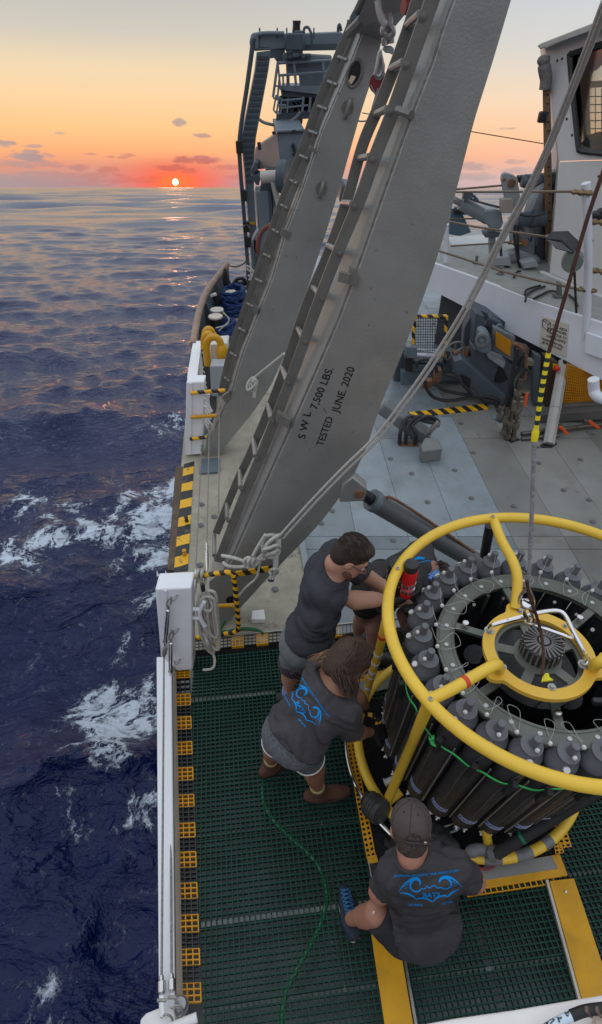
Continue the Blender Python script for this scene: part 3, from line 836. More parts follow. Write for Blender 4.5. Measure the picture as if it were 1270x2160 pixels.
def rope_heap(cap,rx,ry,zc,n,seed,label,parts=3):
 g=random.Random(seed)
 mb=MB()
 for k in range(n):
  z=g.uniform(.03,zc);rr=1.0-.35*z/zc
  ph=g.uniform(0,6.28);pts=[]
  tilt=g.uniform(-.3,.3)
  for i in range(20):
   a=2*math.pi*i/20
   pts.append(Vector((cap.x+rx*rr*math.cos(a)*g.uniform(.85,1.1),cap.y+ry*rr*math.sin(a)*g.uniform(.85,1.1),max(.03,z+tilt*.3*math.cos(a+ph)+g.uniform(-.02,.02)))))
  mb.tube(spline(pts,2,True),.026,6,closed=True)
 return tag(mb.build('rope_coil',BLUE_ROPE),label,'rope','blue mooring rope on the bollards')
rope_heap(Vector((b1.x+.10,b1.y+.16,0)),.26,.36,.34,18,3,'heap of dark blue rope wound round the nearest pair of bollards')
rope_heap(Vector((b3.x+.03,b3.y+.12,0)),.24,.36,.34,18,4,'heap of dark blue rope wound round the farther pair of bollards')
mb=MB()
for pts in ([(468,655),(482,672),(478,685),(455,692)],[(470,660),(484,674),(470,690),(462,698)]):
 mb.tube(spline([W(x,y,8.2) for x,y in pts],6),.008,6)
tag(mb.build('mooring_line',ROPE),'two thin pale lines looped over the nearest bollards','rope')
c=W(506.5,600,11.2)
mb=MB()
outer=[(490,602),(491,593),(495,586),(500,584.5),(514,584),(519,587),(522,594),(523,601)]
mb.tube(spline([W(x,y,11.2) for x,y in [(497,596),(499,590),(506,587.5),(512,588),(516,592),(513,596),(506,597.5)]],4,True),.035,8,closed=True)
fl=tag(mb.build('fairlead',BLACK_P),'black oval fairlead standing at the far edge of the deck','fairlead')
mb=MB();mb.prism([W(489,603,11.25),W(491,593,11.25),W(494,597,11.25),W(506,599.5,11.25),W(517,597,11.25),W(521,592,11.25),W(524,602,11.25)],(0,.12,0));mb.build('base',BLACK_P,parent=fl)
mb=MB();mb.prism([W(441,767,7.0),W(479,764,7.0),W(480,725,7.0),W(476,724,7.0),W(443,727,7.0)],(0,.25,0))
tag(mb.build('deck_locker',M('cream_paint',(.62,.59,.52),.5,var=.08,dirt=(.3,.22,.14),ds=9,dt=.66),bevel=.01),'cream metal box on deck behind the yellow gooseneck vents','locker')
mb=MB();mb.prism([W(446,850,6.55),W(474,830,6.55),W(476,772,6.55),W(443,772,6.55)],(0,.2,0))
tag(mb.build('deck_locker',M('pale_grey_paint',(.36,.39,.40),.5,var=.08),bevel=.008),'pale grey metal box on deck in front of the cream box','locker')
VENT_Y=M('yellow_vent_paint',srgb(205,150,12),.38,var=.12,vs=8,dirt=(.2,.12,.02),ds=14,dt=.68)
def vent(pts,d,r,head,label):
 P=spline([W(x,y,d) for x,y in pts],6)
 b=P[0].copy()
 t=thing('gooseneck_vent',label,'vent',(b.x,b.y,0),'yellow gooseneck vents by the bulwark')
 mb=MB();mb.tube(P,r,12);mb.build('pipe',VENT_Y,parent=t)
 e=P[-1]
 mb=MB();mb.lathe([(r*1.02,.03),(r*1.35,.0),(r*1.7,-.04),(r*1.7,-.14),(r*1.5,-.17),(r*1.2,-.175)],e,(0,0,1),14);mb.build('vent_head',VENT_Y,parent=t)
vent([(438,770),(436,748),(435,728),(441,715),(452,711),(462,717),(468,732)],6.85,.043,True,'nearest and largest yellow gooseneck vent, bent over towards the gantry')
vent([(431,735),(430,716),(436,705),(443,706),(447,716)],7.25,.042,True,'middle yellow gooseneck vent, half hidden by the nearest one')
vent([(432,722),(432,702),(439,694),(446,697),(449,706)],7.7,.042,True,'farthest yellow gooseneck vent beside the blue rope')
wr=thing('side_rail','long white steel side rail beside the green grating, two wire ropes along its top','rail',G(345,1760))
n0,n1=[(335,2130,.10),(369,2128,.10),(386,2130,.0)],[(330,1385,.10),(362,1385,.10),(371,1400,.0)]
a0,a1,a2=[G(*q) for q in n0];c0,c1,c2=[G(*q) for q in n1]
z_=Vector((0,0,-.5))
mb=MB();mb.loft([a0,a1,Vector((a1.x+.004,a1.y,-.28)),Vector((a0.x,a0.y,-.28))],[c0,c1,Vector((c1.x+.004,c1.y,-.28)),Vector((c0.x,c0.y,-.28))]);mb.build('rail_cap',WHITE,parent=wr,bevel=.008)
mb=MB();mb.loft([a1+Vector((.006,0,-.015)),a2+Vector((0,0,.0)),Vector((a2.x,a2.y,-.28)),Vector((a1.x+.006,a1.y,-.28))],[c1+Vector((.006,0,-.015)),c2,Vector((c2.x,c2.y,-.28)),Vector((c1.x+.006,c1.y,-.28))])
mb.build('inner_ledge',M('cream_worn_paint',(.60,.55,.46),.5,var=.1,vs=6,dirt=(.2,.12,.07),ds=18,dt=.64),parent=wr,bevel=.004)
HOOK=STEEL_D
WIREM=M('wire_rope',(.30,.30,.29),.5,metal=.5,var=.35,vs=60,bump=.6,bs=300)
def turnbuckle(pts,r,d0,label,group=None,ends=True):
 """body along pts[0]-pts[1]"""
 a,b=pts
 ax=(b-a);L_=ax.length;ax.normalize()
 t=thing('turnbuckle',label,'turnbuckle',a,group)
 mb=MB();mb.lathe([(r*.5,0),(r*.5,L_*.08),(r*1.1,L_*.1),(r*1.1,L_*.14),(r*.8,L_*.16),(r*1.0,L_*.4),(r*1.0,L_*.6),(r*.8,L_*.84),(r*1.1,L_*.86),(r*1.1,L_*.9),(r*.5,L_*.92),(r*.5,L_)],a,ax,12);mb.build('barrel',STEEL,parent=t)
 s=ax.orthogonal().normalized()
 mb=MB();mb.tube([a+s*r*.9,a-ax*r*2+s*r*1.2,a-ax*r*4.2+s*r*.6,a-ax*r*4.2-s*r*.6,a-ax*r*2-s*r*1.2,a-s*r*.9],r*.36,7);mb.build('shackle',HOOK,parent=t)
 return t
def socket_(a,b,r):
 ax=b-a;L_=ax.length
 mb=MB();mb.lathe([(r*.5,0),(r*.62,L_*.25),(r,L_*.32),(r*.95,L_*.9),(r*.6,L_)],a,ax,12)
 return mb
post=thing('rail_post','near white rail post with hooks and a cleat at the corner of the grating','post',G(385,1415))
Y0=2.74
mb=MB();mb.prism([W(327,1243,Y0),W(404,1240,Y0),W(407,1413,Y0),W(373,1416,Y0),W(339,1385,Y0)],(0,.155,0));mb.build('post_body',WHITE,parent=post,bevel=.012,seg=3)
mb=MB();mb.bar(W(349,1246,Y0-.006),W(349,1372,Y0-.006),.008,.016,(1,0,0));mb.build('web_plate',WHITE,parent=post)
for (x,y) in [(230/7.06,180),(360/7.06,180)]:
 p=W(300+x,1212,Y0+.145);mb=MB();mb.lathe([(.008,0),(.004,.03),(.001,.05)],p-Vector((0,0,.01)),(0,0,1),8);mb.build('lug',WHITE,parent=post)
for (x,y) in [(368,1257),(371,1327),(375,1392)]:
 p=W(x,y,Y0);mb=MB();mb.tube(spline([p+Vector((.02,.005,.012)),p+Vector((.012,-.03,.008)),p+Vector((-.012,-.035,-.01)),p+Vector((-.03,.004,-.012))],5),.0055,8);mb.build('hook',STEEL_D,parent=post)
cy=Y0+.05
mb=MB()
mb.tube([W(405,1285,cy),W(421,1285,cy)],.016,10);mb.tube([W(405,1303,cy),W(421,1303,cy)],.016,10)
mb.tube(spline([W(431,1269,cy),W(426,1279,cy),W(422,1287,cy),W(421,1296,cy),W(424,1306,cy),W(428,1314,cy),W(432,1320,cy)],4),[.016]*24+[.017],10)
mb.build('cleat',WHITE,parent=post)
tb1=turnbuckle((W(356,1278,Y0-.03),W(348,1362,Y0-.05)),.015,0,'left steel turnbuckle hanging on the front of the near white post')
tb2=turnbuckle((W(361,1348,Y0-.04),W(359,1425,Y0-.09)),.015,0,'right steel turnbuckle lower down on the front of the near white post')
w1=thing('wire_rope','left wire rope running along the white side rail','wire rope',G(343,1700))
a,b_=W(348,1366,Y0-.05),W(346,1386,Y0-.06)
socket_(b_,a,.017).build('end_socket',STEEL_D,parent=w1)
nr=G(341,2058,.14);nr2=G(341,2098,.14)
mb=MB();mb.tube([b_,nr],.0065,8);mb.build('wire',WIREM,parent=w1)
socket_(nr,nr2,.021).build('end_socket',STEEL,parent=w1)
w2=thing('wire_rope','right wire rope running along the white side rail','wire rope',G(364,1700))
a,b_=W(359,1428,Y0-.10),W(358.5,1446,Y0-.12)
socket_(b_,a,.017).build('end_socket',STEEL_D,parent=w2)
nr3=G(362,2054,.14);nr4=G(363,2092,.14)
mb=MB();mb.tube([b_,nr3],.0065,8);mb.build('wire',WIREM,parent=w2)
socket_(nr3,nr4,.019).build('end_socket',STEEL,parent=w2)
br=thing('rail_bracket','white bracket with shackles and a round stub, near end of the side rail','bracket',G(345,2150))
mb=MB();mb.prism([G(296,2150,.10),G(308,2137,.10),G(345,2122,.10),G(366,2116,.10),G(372,2170,.10),G(366,2250,.10),G(290,2250,.10)],(0,0,-.3));mb.build('bracket_plate',WHITE_OLD,parent=br,bevel=.008)
mb=MB();mb.tube([G(352,2172,.19),G(416,2146,.19)],.022,14);mb.build('stub_pipe',WHITE_OLD,parent=br,bevel=.003)
for (sx,sy,ex,ey) in [(341,2100,343,2145),(363,2094,365,2125)]:
 mb=MB();mb.bar(G(sx,sy,.145),G(ex,ey,.13),.016,.008);mb.build('link',STEEL,parent=br)
 mb=MB();p=G(sx,sy+10,.145);mb.tube([p+Vector((-.022,0,0)),p+Vector((.022,0,0))],.008,10);mb.build('pin',STEEL_D,parent=br)
 p=G(ex+8,ey+8,.11);mb=MB();mb.tube(arc(p,(1,0,0),(0,.6,.8),.030,-1.2,2.6,12),.0055,8);mb.build('hook',STEEL_D,parent=br)
mb=MB();p=G(382,2123,.04);mb.lathe([(.04,0),(.042,.02),(.034,.03),(.03,.05),(.01,.05)],p,(0,0,1),16);mb.build('padeye',M('wet_grey_steel',(.3,.3,.3),.25,metal=.5,var=.2),parent=br)
post2=thing('rail_post','far white rail post with yellow and black bars, beyond the striped deck edge','post',G(407,960))
Y1=5.66
mb=MB();mb.prism([W(393,806,Y1),W(431,805,Y1),W(426,958,Y1),W(390,961,Y1)],(0,.16,0));mb.build('post_body',WHITE,parent=post2,bevel=.012,seg=3)
mb=MB();mb.bar(W(402,808,Y1-.012),W(400,958,Y1-.012),.014,.03,(1,0,0));mb.build('web_plate',WHITE,parent=post2)
mb=MB();mb.tube(spline([W(440,831,Y1+.02),W(438,842,Y1+.02),W(440,856,Y1+.02),W(446,868,Y1+.02)],4),.02,8);mb.tube([W(430,840,Y1+.02),W(439,842,Y1+.02)],.02,8);mb.tube([W(430,857,Y1+.02),W(440,857,Y1+.02)],.02,8);mb.build('cleat',WHITE_OLD,parent=post2)
HZT=hazard('bar_hazard_paint',Vector((1,.0,.75)),.125,wear=.7)
fb=thing('safety_bars','yellow and black safety bars between the far white post and the far gantry leg','safety rail',G(430,945))
Yb=Y1-.05
for (xa,ya,xb,yb,m) in [(403,829,475,823,HZT),(403,880,458,876,VENT_Y),(401,926,436,922,HZT)]:
 mb=MB();mb.tube([W(xa,ya,Yb),W(xb,yb,Yb)],.021,10);mb.build('bar',m,parent=fb)
HZN=hazard('rail_hazard_paint',Vector((1,0,.8)),.066,wear=.72)
HZV=hazard('rail_hazard_paint_upright',Vector((.5,0,1)),.066,wear=.72)
Yn=2.93
nrail=thing('safety_rail','yellow and black striped safety rail with rounded corners beside the near white post','safety rail',W(450,1335,Yn))
mb=MB();mb.tube([W(404,1217,Yn),W(440,1212,Yn),W(478,1207,Yn),W(487,1208,Yn),W(493,1216,Yn)],.0185,12);mb.build('top_bar',HZN,parent=nrail)
mb=MB();mb.tube([W(493,1216,Yn),W(496,1240,Yn),W(501,1290,Yn),W(503,1318,Yn)],.0185,12);mb.build('upright',HZV,parent=nrail)
mb=MB();mb.tube([W(503,1318,Yn),W(502,1328,Yn),W(495,1334,Yn),W(470,1338,Yn),W(408,1346,Yn)],.0185,12);mb.build('bottom_bar',HZN,parent=nrail)
mb=MB();mb.tube([W(440,1280,Yn),W(498,1276,Yn)],.016,12);mb.build('middle_bar',VENT_Y,parent=nrail)
mb=MB();mb.prism([W(494,1208,3.06),W(575,1194,3.10),W(576,1205,3.10),W(496,1217,3.06)],(0,.012,0))
tag(mb.build('hazard_strip',hazard('strip_hazard_paint',Vector((1,0,.6)),.085)),'yellow and black striped flat bar across the foot of the near gantry leg','safety bar')
rc=thing('rope_coil','pale rope coil hanging from the striped rail, its end trailing onto the grating','rope',W(440,1350,2.85))
Yr=2.85
mb=MB()
for (dx,w,top_,low_,k) in [(0,13,1248,1330,0),(5,17,1254,1352,.012),(11,20,1246,1370,.024),(-4,14,1262,1362,.03),(7,22,1258,1345,.04),(2,16,1268,1378,-.015)]:
 c=432+dx
 mb.tube(spline([W(c-w*.8,top_+18,Yr-k),W(c-w*.5,top_+3,Yr-k),W(c,top_,Yr-k),W(c+w*.6,top_+8,Yr-k),W(c+w*.75,top_+40,Yr-k),W(c+8+w*.6,low_-12,Yr-k),W(c+10+w*.2,low_,Yr-k),W(c+w*-.1,low_-16,Yr-k),W(c-w*.5,top_+60,Yr-k)],5,True),.0115,8,closed=True)
mb.build('loops',ROPE,parent=rc)
mb=MB()
for dx in (0,9):
 mb.tube(spline([W(416+dx,1228,Yn-.02),W(416+dx,1212,Yn-.035),W(419+dx,1203,Yn),W(424+dx,1210,Yn+.025),W(424+dx,1226,Yn),W(427,1245,Yr)],5),.0115,8)
mb.tube(spline([W(438,1258,Yr),W(446,1270,Yr-.03),W(447,1284,Yr-.04),W(436,1288,Yr-.05),W(424,1276,Yr-.04),W(420,1258,Yr-.02),W(428,1246,Yr)],5),.0115,8)
mb.build('hitch',ROPE,parent=rc)
mb=MB();mb.tube([W(427,1232,Yr-.03),W(429,1246,Yr-.04)],.0145,10);mb.build('tape_band',BLACK_P,parent=rc)
mb=MB();mb.tube(spline([W(426,1330,Yr),W(434,1345,Yr-.04),W(440,1360,Yr-.06),G(449,1376,.05),G(453,1394,.02),G(450,1408,.02),G(441,1412,.02),G(428,1413,.02)],6),.0105,8);mb.build('tail',ROPE,parent=rc)
for i,(xa,ya,xb,yb,tx,ty_,lab) in enumerate([(425,950,413,1200,410,1256,'left thin wire stay running from the far gantry leg to the near striped rail'),
             (442,905,436,1145,437,1205,'middle thin wire stay ending in a bright turnbuckle above the striped rail'),
             (463,862,461,1082,None,None,'right thin wire stay in front of the far gantry leg, down to the ladder foot')]):
 t=thing('wire_stay',lab,'wire',W(xb,yb,3.3),'thin wire stays beside the gantry')
 mb=MB();a,b_=W(xa,ya,5.3),W(xb,yb,3.25);mb.tube([a,b_],.0055,6);mb.build('wire',STEEL_D,parent=t)
 if tx:
  c=W(tx,ty_,3.02);d=c-b_
  mb=MB();mb.lathe([(.007,0),(.011,.02),(.013,d.length*.2),(.009,d.length*.24),(.013,d.length*.4),(.014,d.length*.7),(.007,d.length*.95),(.005,d.length)],b_,d,10);mb.build('turnbuckle',STEEL,parent=t)
 mb=MB();mb.tube([a,a+(a-b_).normalized()*.12],.012,8);mb.build('end_fitting',STEEL_D,parent=t)
TH=.30
gn=thing('gantry','big dull grey steel launching gantry with two curved legs and ladders, lettered SWL 7500 LBS','gantry',G(455,1325))
def xs_at(P,y):
 for (xa,ya),(xb,yb) in zip(P,P[1:]):
  if ya <= y <= yb:return xa+(xb-xa)*(y-ya)/(yb-ya)
 return P[0][0] if y < P[0][1] else P[-1][0]
def leg(front_l,front_r,foot,D,band_l,name,label):
 """front face from pixel outlines at y = D; the band on the upper left is the side of the box section"""
 t=thing_part(name,label)
 ysam=np.linspace(front_l[0][1],front_l[-1][1],44)
 mb=MB()
 rowsF=[]
 bev=7 if D < 4 else 4
 for y in ysam:
  l,r,bl=xs_at(front_l,y),xs_at(front_r,y),xs_at(band_l,y)
  A=W(l,y,D+.02);A2=W(l+bev,y+bev*.35,D)
  B=W(r,y,D)
  C=B+Vector((0.0,TH,0));Bk=W(bl,y-(l-bl)*.3,D+TH*.75)
  rowsF.append([Bk,A,A2,B,C])
 mb.grid(rowsF)
 wl_=MB();g_=random.Random(D)
 wp_=spline([r_[1]+Vector((.004,-.004,0)) for r_ in rowsF],4)
 wl_.tube(wp_,[(.007 if D < 4 else .006)*g_.uniform(.75,1.25) for _ in wp_],6);wl_.build('weld_bead',GALV2,parent=gn,smooth=0)
 mb.grid([[r_[4],r_[0]] for r_ in rowsF])
 mb.add(rowsF[0],[(0,1,2,3,4)]);mb.add(rowsF[-1],[(4,3,2,1,0)])
 return mb
def thing_part(name,label):return None
FL=[(985,-90),(954,0),(932,58),(911,129),(880,206),(842,310),(800,428),(756,554),(715,668),(682,740),(613,890),(567,951+40),(520,1100),(491,1169)]
FL=[(1075,-330),(985,-90),(954,0),(932,58),(911,129),(880,206),(842,310),(800,428),(756,554),(715,664),(682,742),(617,888),(572,986),(520,1102),(489,1172),(470,1205)]
FR=[(1178,-330),(1104,-90),(1078,0),(1040,128),(1000,255),(972,365),(945,470),(916,562),(885,650),(845,755),(800,862),(775,940),(742,1012),(690,1086),(640,1142),(610,1172),(578,1205)]
BL_=[(1040,-330),(952,-90),(927,0),(905,70),(880,140),(847,212),(808,322),(773,415),(738,510),(704,603),(648,721),(600,834),(557,942),(520,1040),(474,1156),(452,1200)]
ND=3.2
mb=leg(FL,FR,None,ND,BL_,'near','')
ft=[W(470,1205,ND),W(578,1205,ND),W(509,1281,ND),W(466,1330,ND),W(446,1322,ND),W(441,1228,ND)]
mb.prism([p+Vector((0,.003,0)) for p in ft],(0,TH*.8,0))
o=mb.build('leg',GALV,parent=gn,smooth=40,label='near gantry leg with black lettering on its face')
mb=MB();p=W(489,1266,ND-.002);mb.lathe([(.045,0),(.045,.006),(.034,.006),(.034,-.004)],p,(0,-1,0),20);mb.build('foot_hole',BLACK_P,parent=gn)
FD=5.68
FL2=[(770,46),(756,86),(735,140),(678,274),(637,398),(602,488),(573,587),(541,668),(508,752),(487,828),(468,868),(452,905)]
FR2=[(824,46),(806,83),(790,150),(761,238),(721,380),(715,402),(685,499),(655,590),(632,657),(602,745),(571,815),(535,868),(505,905)]
BL2=[(757,40),(744,69),(720,130),(658,304),(622,417),(591,488),(560,585),(530,668),(497,752),(472,828),(458,868),(446,900)]
mb=leg(FL2,FR2,None,FD,BL2,'far','')
ft=[W(452,905,FD),W(505,905,FD),W(470,950,FD),W(452,972,FD),(W(430,968,FD)),W(436,925,FD)]
mb.prism([p+Vector((0,.003,0)) for p in ft],(0,TH*.8,0))
mb.build('leg',GALV,parent=gn,smooth=40,label='far gantry leg with an oval hole near its top')
mb=MB();mb.prism([G(424,968,.02),G(462,965,.02),G(462,995,.02),G(420,998,.02)],(0,0,-.02));mb.build('foot_plate',M('blue_foot_plate',(.12,.16,.19),.5,var=.2),parent=gn)
pA=[W(752,60,FD),W(770,38,FD),W(824,42,FD),W(806,84,FD)]
ctr=sum(pA,Vector())/4
mb=MB()
e0=[W(742,66,FD+.05),W(768,20,FD+.05),W(830,20,FD+.05),W(806,90,FD+.05)]
e1=[W(800,-60,4.6),W(824,-120,4.6),W(925,-120,4.6),W(868,14,4.6)]
e2=[W(985,-330,3.45),W(1000,-390,3.45),W(1120,-390,3.45),W(1090,-290,3.45)]
mb2=MB();mb2.loft(e1,e2);mb2.build('cross_beam',GALV,parent=gn,smooth=30)
mb.loft(e0,e1);mb.build('cross_beam',GALV,parent=gn,smooth=30)
mb=MB();mb.tube([W(736,70,FD-.1),W(812,-8,FD-.4)],.035,8);mb.tube([W(744,44,FD+.1),W(775,-20,FD-.2)],.03,8);mb.build('guard_pipe',GALV2,parent=gn)
mb=MB();mb.bar(W(741,30,FD),W(757,44,FD),.06,.04);mb.build('beam_bracket',BLUEGREY,parent=gn)
p=W(748,155,FD-.004)
mb=MB();ov=lambda s:[p+Vector((math.cos(a)*.055*s+math.sin(a)*.016*s,0,math.sin(a)*.085*s)) for a in np.linspace(0,2*math.pi,24,endpoint=False)]
mb.tube(ov(1.0),.012,8,closed=True);mb.build('hole_rim',GALV2,parent=gn)
mb=MB();mb.prism(ov(.95),(0,.006,0));mb.build('hole',BLACK_P,parent=gn)
mb=MB();mb.prism([p+Vector((-.045,-.003,-.05)),p+Vector((-.02,-.003,-.068)),p+Vector((.012,-.003,-.02)),p+Vector((-.025,-.003,-.01))],(0,.002,0));mb.build('hole_glint',M('sunset_glint_tint',(.75,.62,.42),.6),parent=gn)  # solid pale patch painting the sunset glint inside the hole
for (px,py) in [(733,228),(678,398)]:
 p=W(px,py,FD);mb=MB();mb.tube(spline([p+Vector((-.02,.01,-.06)),p+Vector((-.01,-.05,-.05)),p+Vector((.01,-.05,.04)),p+Vector((.025,.01,.06))],4),.016,8);mb.lathe([(.05,0),(.05,.004)],p+Vector((0,-.001,0)),(0,-1,0),16);mb.build('pad_eye',GALV2,parent=gn)
for (D,quad) in [(ND,[(738,566),(760,585),(755,606),(735,600)]),(ND,[(586,872),(611,886),(609,905),(582,890)]),(FD,[(595,483),(614,490),(609,505),(590,497)]),(FD,[(534,640),(546,652),(543,664),(531,660)]),(FD,[(468,838),(484,826),(488,842),(474,848)]),(FD,[(655,308),(668,318),(664,324),(652,314)])]:
 mb=MB();mb.prism([W(x,y,D-.016) for x,y in quad],(0,.05,0));mb.build('clamp',GALV2,parent=gn)
mb=MB();mb.bar(W(716,582,ND),W(738,588,ND-.02),.03,.05);mb.build('clamp',GALV2,parent=gn)
mb=MB();mb.tube([W(838,232,ND+.05),W(868,242,ND-.03)],.018,8);mb.build('clamp',GALV2,parent=gn)
INK=M('black_lettering',(.012,.012,.014),.5,var=.1)
up_=(W(703,775,ND)-W(627,928,ND)).normalized()
nrm=Vector((0,-1,0))
up2=nrm.cross(up_)
def line_on_leg(txt,pxa,pya,pxb,pyb,hpx):
 mb=MB()
 a,b_=W(pxa,pya,ND-.002),W(pxb,pyb,ND-.002)
 u=(b_-a);L_=u.length;u.normalize()
 vs,fs=text_tris(txt,1.0,'LEFT')
 w=max(v[0] for v in vs)-min(v[0] for v in vs)
 hgt=(W(640,800,ND)-W(640+hpx*.9,800+hpx*.45,ND)).length
 x0=min(v[0] for v in vs)
 vv=Vector((-u.z,0,u.x))
 if vv.dot(Vector((-1,0,.4))) < 0:vv=-vv
 cap=.70
 for bx,by in ((0,0),(.016,0),(0,.016),(.016,.016)):
  mb.add([a+u*((v[0]-x0+bx)/w*L_)+vv*((v[1]+by)/cap*hgt)+Vector((0,-.0005*(1+20*bx+9*by),0)) for v in vs],fs)
 mb.build('lettering',INK,parent=gn,smooth=0)
line_on_leg('S W L',637,925,650,868,16)
line_on_leg('7,500 LBS.',662,862,697,776,16)
line_on_leg('TESTED',675,940,697,880,16)
line_on_leg('JUNE. 2020',707,870,742,775,16)
RL=[(925,-60),(905,8),(870,103),(827,222),(796,310),(759,417),(728,505),(711,534),(672,636),(614,802),(556,951),(503,1071),(461,1186)]
RL=[(1010,-300),(928,-60),(912,0),(881,88),(832,228),(792,330),(760,420),(712,536),(664,660),(613,802),(555,950),(510,1058),(460,1186)]
RR=[(985,-300),(902,-60),(882,0),(850,95),(806,210),(766,305),(733,420),(692,536),(646,645),(592,802),(534,944),(496,1026),(456,1126)]
def flat_rail(P,D,w,t,n=6):
 pts=[W(x,y,D) for x,y in P]
 pts=spline(pts,n)
 rows_=[]
 for i,q in enumerate(pts):
  a,b_=pts[max(0,i-1)],pts[min(len(pts)-1,i+1)]
  d=(b_-a).normalized();s=d.cross(Vector((0,1,0))).normalized()
  rows_.append([q+s*w/2,q-s*w/2,q-s*w/2+Vector((0,t,0)),q+s*w/2+Vector((0,t,0)),q+s*w/2])
 m=MB();m.grid(rows_);m.add(rows_[0][:4],[(0,1,2,3)]);m.add(rows_[-1][:4],[(3,2,1,0)])
 return m
D1,D2=3.30,3.62
flat_rail(RL,D1,.062,.02).build('ladder_rail',GALV2,parent=gn,smooth=30)
flat_rail(RR,D2,.058,.02).build('ladder_rail',GALV2,parent=gn,smooth=30)
for (xa,ya,xb,yb) in [(859,53,886,29),(825,145,851,131),(792,241,817,230),(758,334,780,330),(724,428,743,430),(692,518,712,529),(660,605,676,625),(628,692,640,715),(595,775,605,803),(565,852,572,883),(534,925,539,962),(506,992,507,1028),(479,1061,479,1094),(452,1128,452,1172)]:
 a,b_=W(xa,ya,D2+.01),W(xb,yb,D1+.012)
 mb=MB();mb.tube([a,b_],.017,10);mb.build('rung',M('rung_steel',(.25,.245,.225),.4,metal=.4,var=.2,vs=9),parent=gn)
 mb=MB();pb=b_+Vector((.012,-.016,-.008));mb.lathe([(.016,0),(.016,.004),(.009,.005),(.009,.009),(.001,.010)],pb,(0,-1,0),10);mb.build('bolt_head',GALV2,parent=gn)
RA=[(743,44),(735,70),(678,205),(640,310),(604,404),(566,510),(522,640),(487,742),(466,836)]
RB=[(754,62),(745,90),(690,224),(655,318),(614,412),(578,515),(536,640),(500,742),(472,838)]
flat_rail(RA,FD+.22,.075,.02).build('ladder_rail',GALV2,parent=gn,smooth=30)
flat_rail(RB,FD+.12,.062,.02).build('ladder_rail',GALV2,parent=gn,smooth=30)
for k in range(14):
 y=120+k*52
 a,b_=W(xs_at(RA,y),y,FD+.2),W(xs_at(RB,y+6),y+6,FD+.1)
 mb=MB();mb.tube([a,b_+(b_-a)*.2],.014,8);mb.build('rung',MATS['rung_steel'],parent=gn)
BLK_D=4.7
bk=thing('pulley_block','pulley block with silver cheeks and a red sheave hanging from the gantry beam','pulley block',W(805,185,BLK_D))
mb=MB();mb.tube([W(818,28,BLK_D),W(819,55,BLK_D)],.03,8);mb.build('hanger',STEEL_D,parent=bk)
mb=MB();mb.tube(spline([W(809,70,BLK_D),W(811,58,BLK_D),W(819,54,BLK_D),W(826,60,BLK_D),W(827,72,BLK_D),W(818,80,BLK_D)],4,True),.022,8,closed=True);mb.build('shackle',STEEL_D,parent=bk)
mb=MB();mb.tube(spline([W(812,96,BLK_D),W(811,82,BLK_D),W(816,75,BLK_D),W(824,78,BLK_D),W(825,92,BLK_D)],4),.02,8);mb.tube([W(808,81,BLK_D),W(829,81,BLK_D)],.016,8);mb.build('shackle_pin',STEEL_D,parent=bk)
mb=MB();mb.prism([W(808,104,BLK_D),W(812,97,BLK_D),W(826,97,BLK_D),W(832,102,BLK_D),W(829,116,BLK_D),W(822,112,BLK_D),W(815,112,BLK_D)],(0,.08,0));mb.build('head',M('grey_block_paint',(.28,.31,.31),.4,var=.1),parent=bk,bevel=.006)
chk=[(798,108),(806,103),(808,122),(813,138),(811,158),(803,170),(793,168),(788,158),(792,140)]
mb=MB();mb.prism([W(x,y,BLK_D-.05) for x,y in chk],(0,.03,0));mb.build('cheek_plate',M('silver_cheek',(.42,.42,.40),.35,metal=.5,var=.15),parent=bk,bevel=.006)
mb=MB();mb.tube(spline([W(x,y,BLK_D-.056) for x,y in [(803,118),(807,138),(806,152),(800,161),(794,158),(796,144)]],4,True),.012,6,closed=True);mb.build('cheek_rim',STEEL_D,parent=bk)
mb=MB();mb.lathe([(.055,-.03),(.06,-.02),(.05,0),(.06,.02),(.055,.03)],W(799,174,BLK_D+.03),(.35,1,0),20);mb.build('sheave',M('sheave_red',(.22,.025,.025),.45,var=.2),parent=bk)
mb=MB();mb.tube([W(798,186,BLK_D),W(787,222,BLK_D),W(780,250,BLK_D+.1)],.007,6);mb.tube([W(782,180,BLK_D),W(800,215,BLK_D)],.005,6)
tag(mb.build('hoist_line',STEEL_D),'thin hoisting line hanging below the pulley block','rope')
mb=MB();mb.lathe([(.035,-.03),(.04,0),(.035,.03)],W(861,14,4.3),(1,.4,0),16);tag(mb.build('sheave',MATS['sheave_red']),'small red sheave at the top of the gantry between the ladder rails','pulley')
mb=MB();mb.tube(spline([W(797,0,4.6),W(800,22,4.6),W(806,42,4.6),W(814,52,4.6)],5),.02,8);tag(mb.build('bent_pipe',M('pale_pipe',(.5,.48,.44),.5)),'thin bent pale pipe under the gantry beam','pipe')
ram=thing('hydraulic_ram','thick dark grey hydraulic ram from the near gantry leg down behind the sampling frame','hydraulic ram',W(1000,1185,3.55))
mb=MB();mb.tube([W(786,1056,3.45),W(1060,1218,3.62)],.078,20);mb.build('cylinder',M('dark_ram_paint',(.105,.115,.12),.45,var=.12,vs=4,dirt=(.18,.12,.08),ds=10,dt=.7),parent=ram)
mb=MB();mb.tube([W(752,1034,3.4),W(790,1058,3.45)],.045,14);mb.build('rod',BLACK_P,parent=ram)
mb=MB();mb.lathe([(.085,-.02),(.085,.03)],W(787,1056,3.45),W(1060,1218,3.62)-W(786,1056,3.45),20);mb.build('collar',BLUEGREY,parent=ram)
mb=MB();mb.tube(spline([W(814,1050,3.42),W(830,1052,3.42),W(900,1096,3.48),W(1000,1165,3.55)],6),.012,8);mb.build('pipe',RUST,parent=ram)
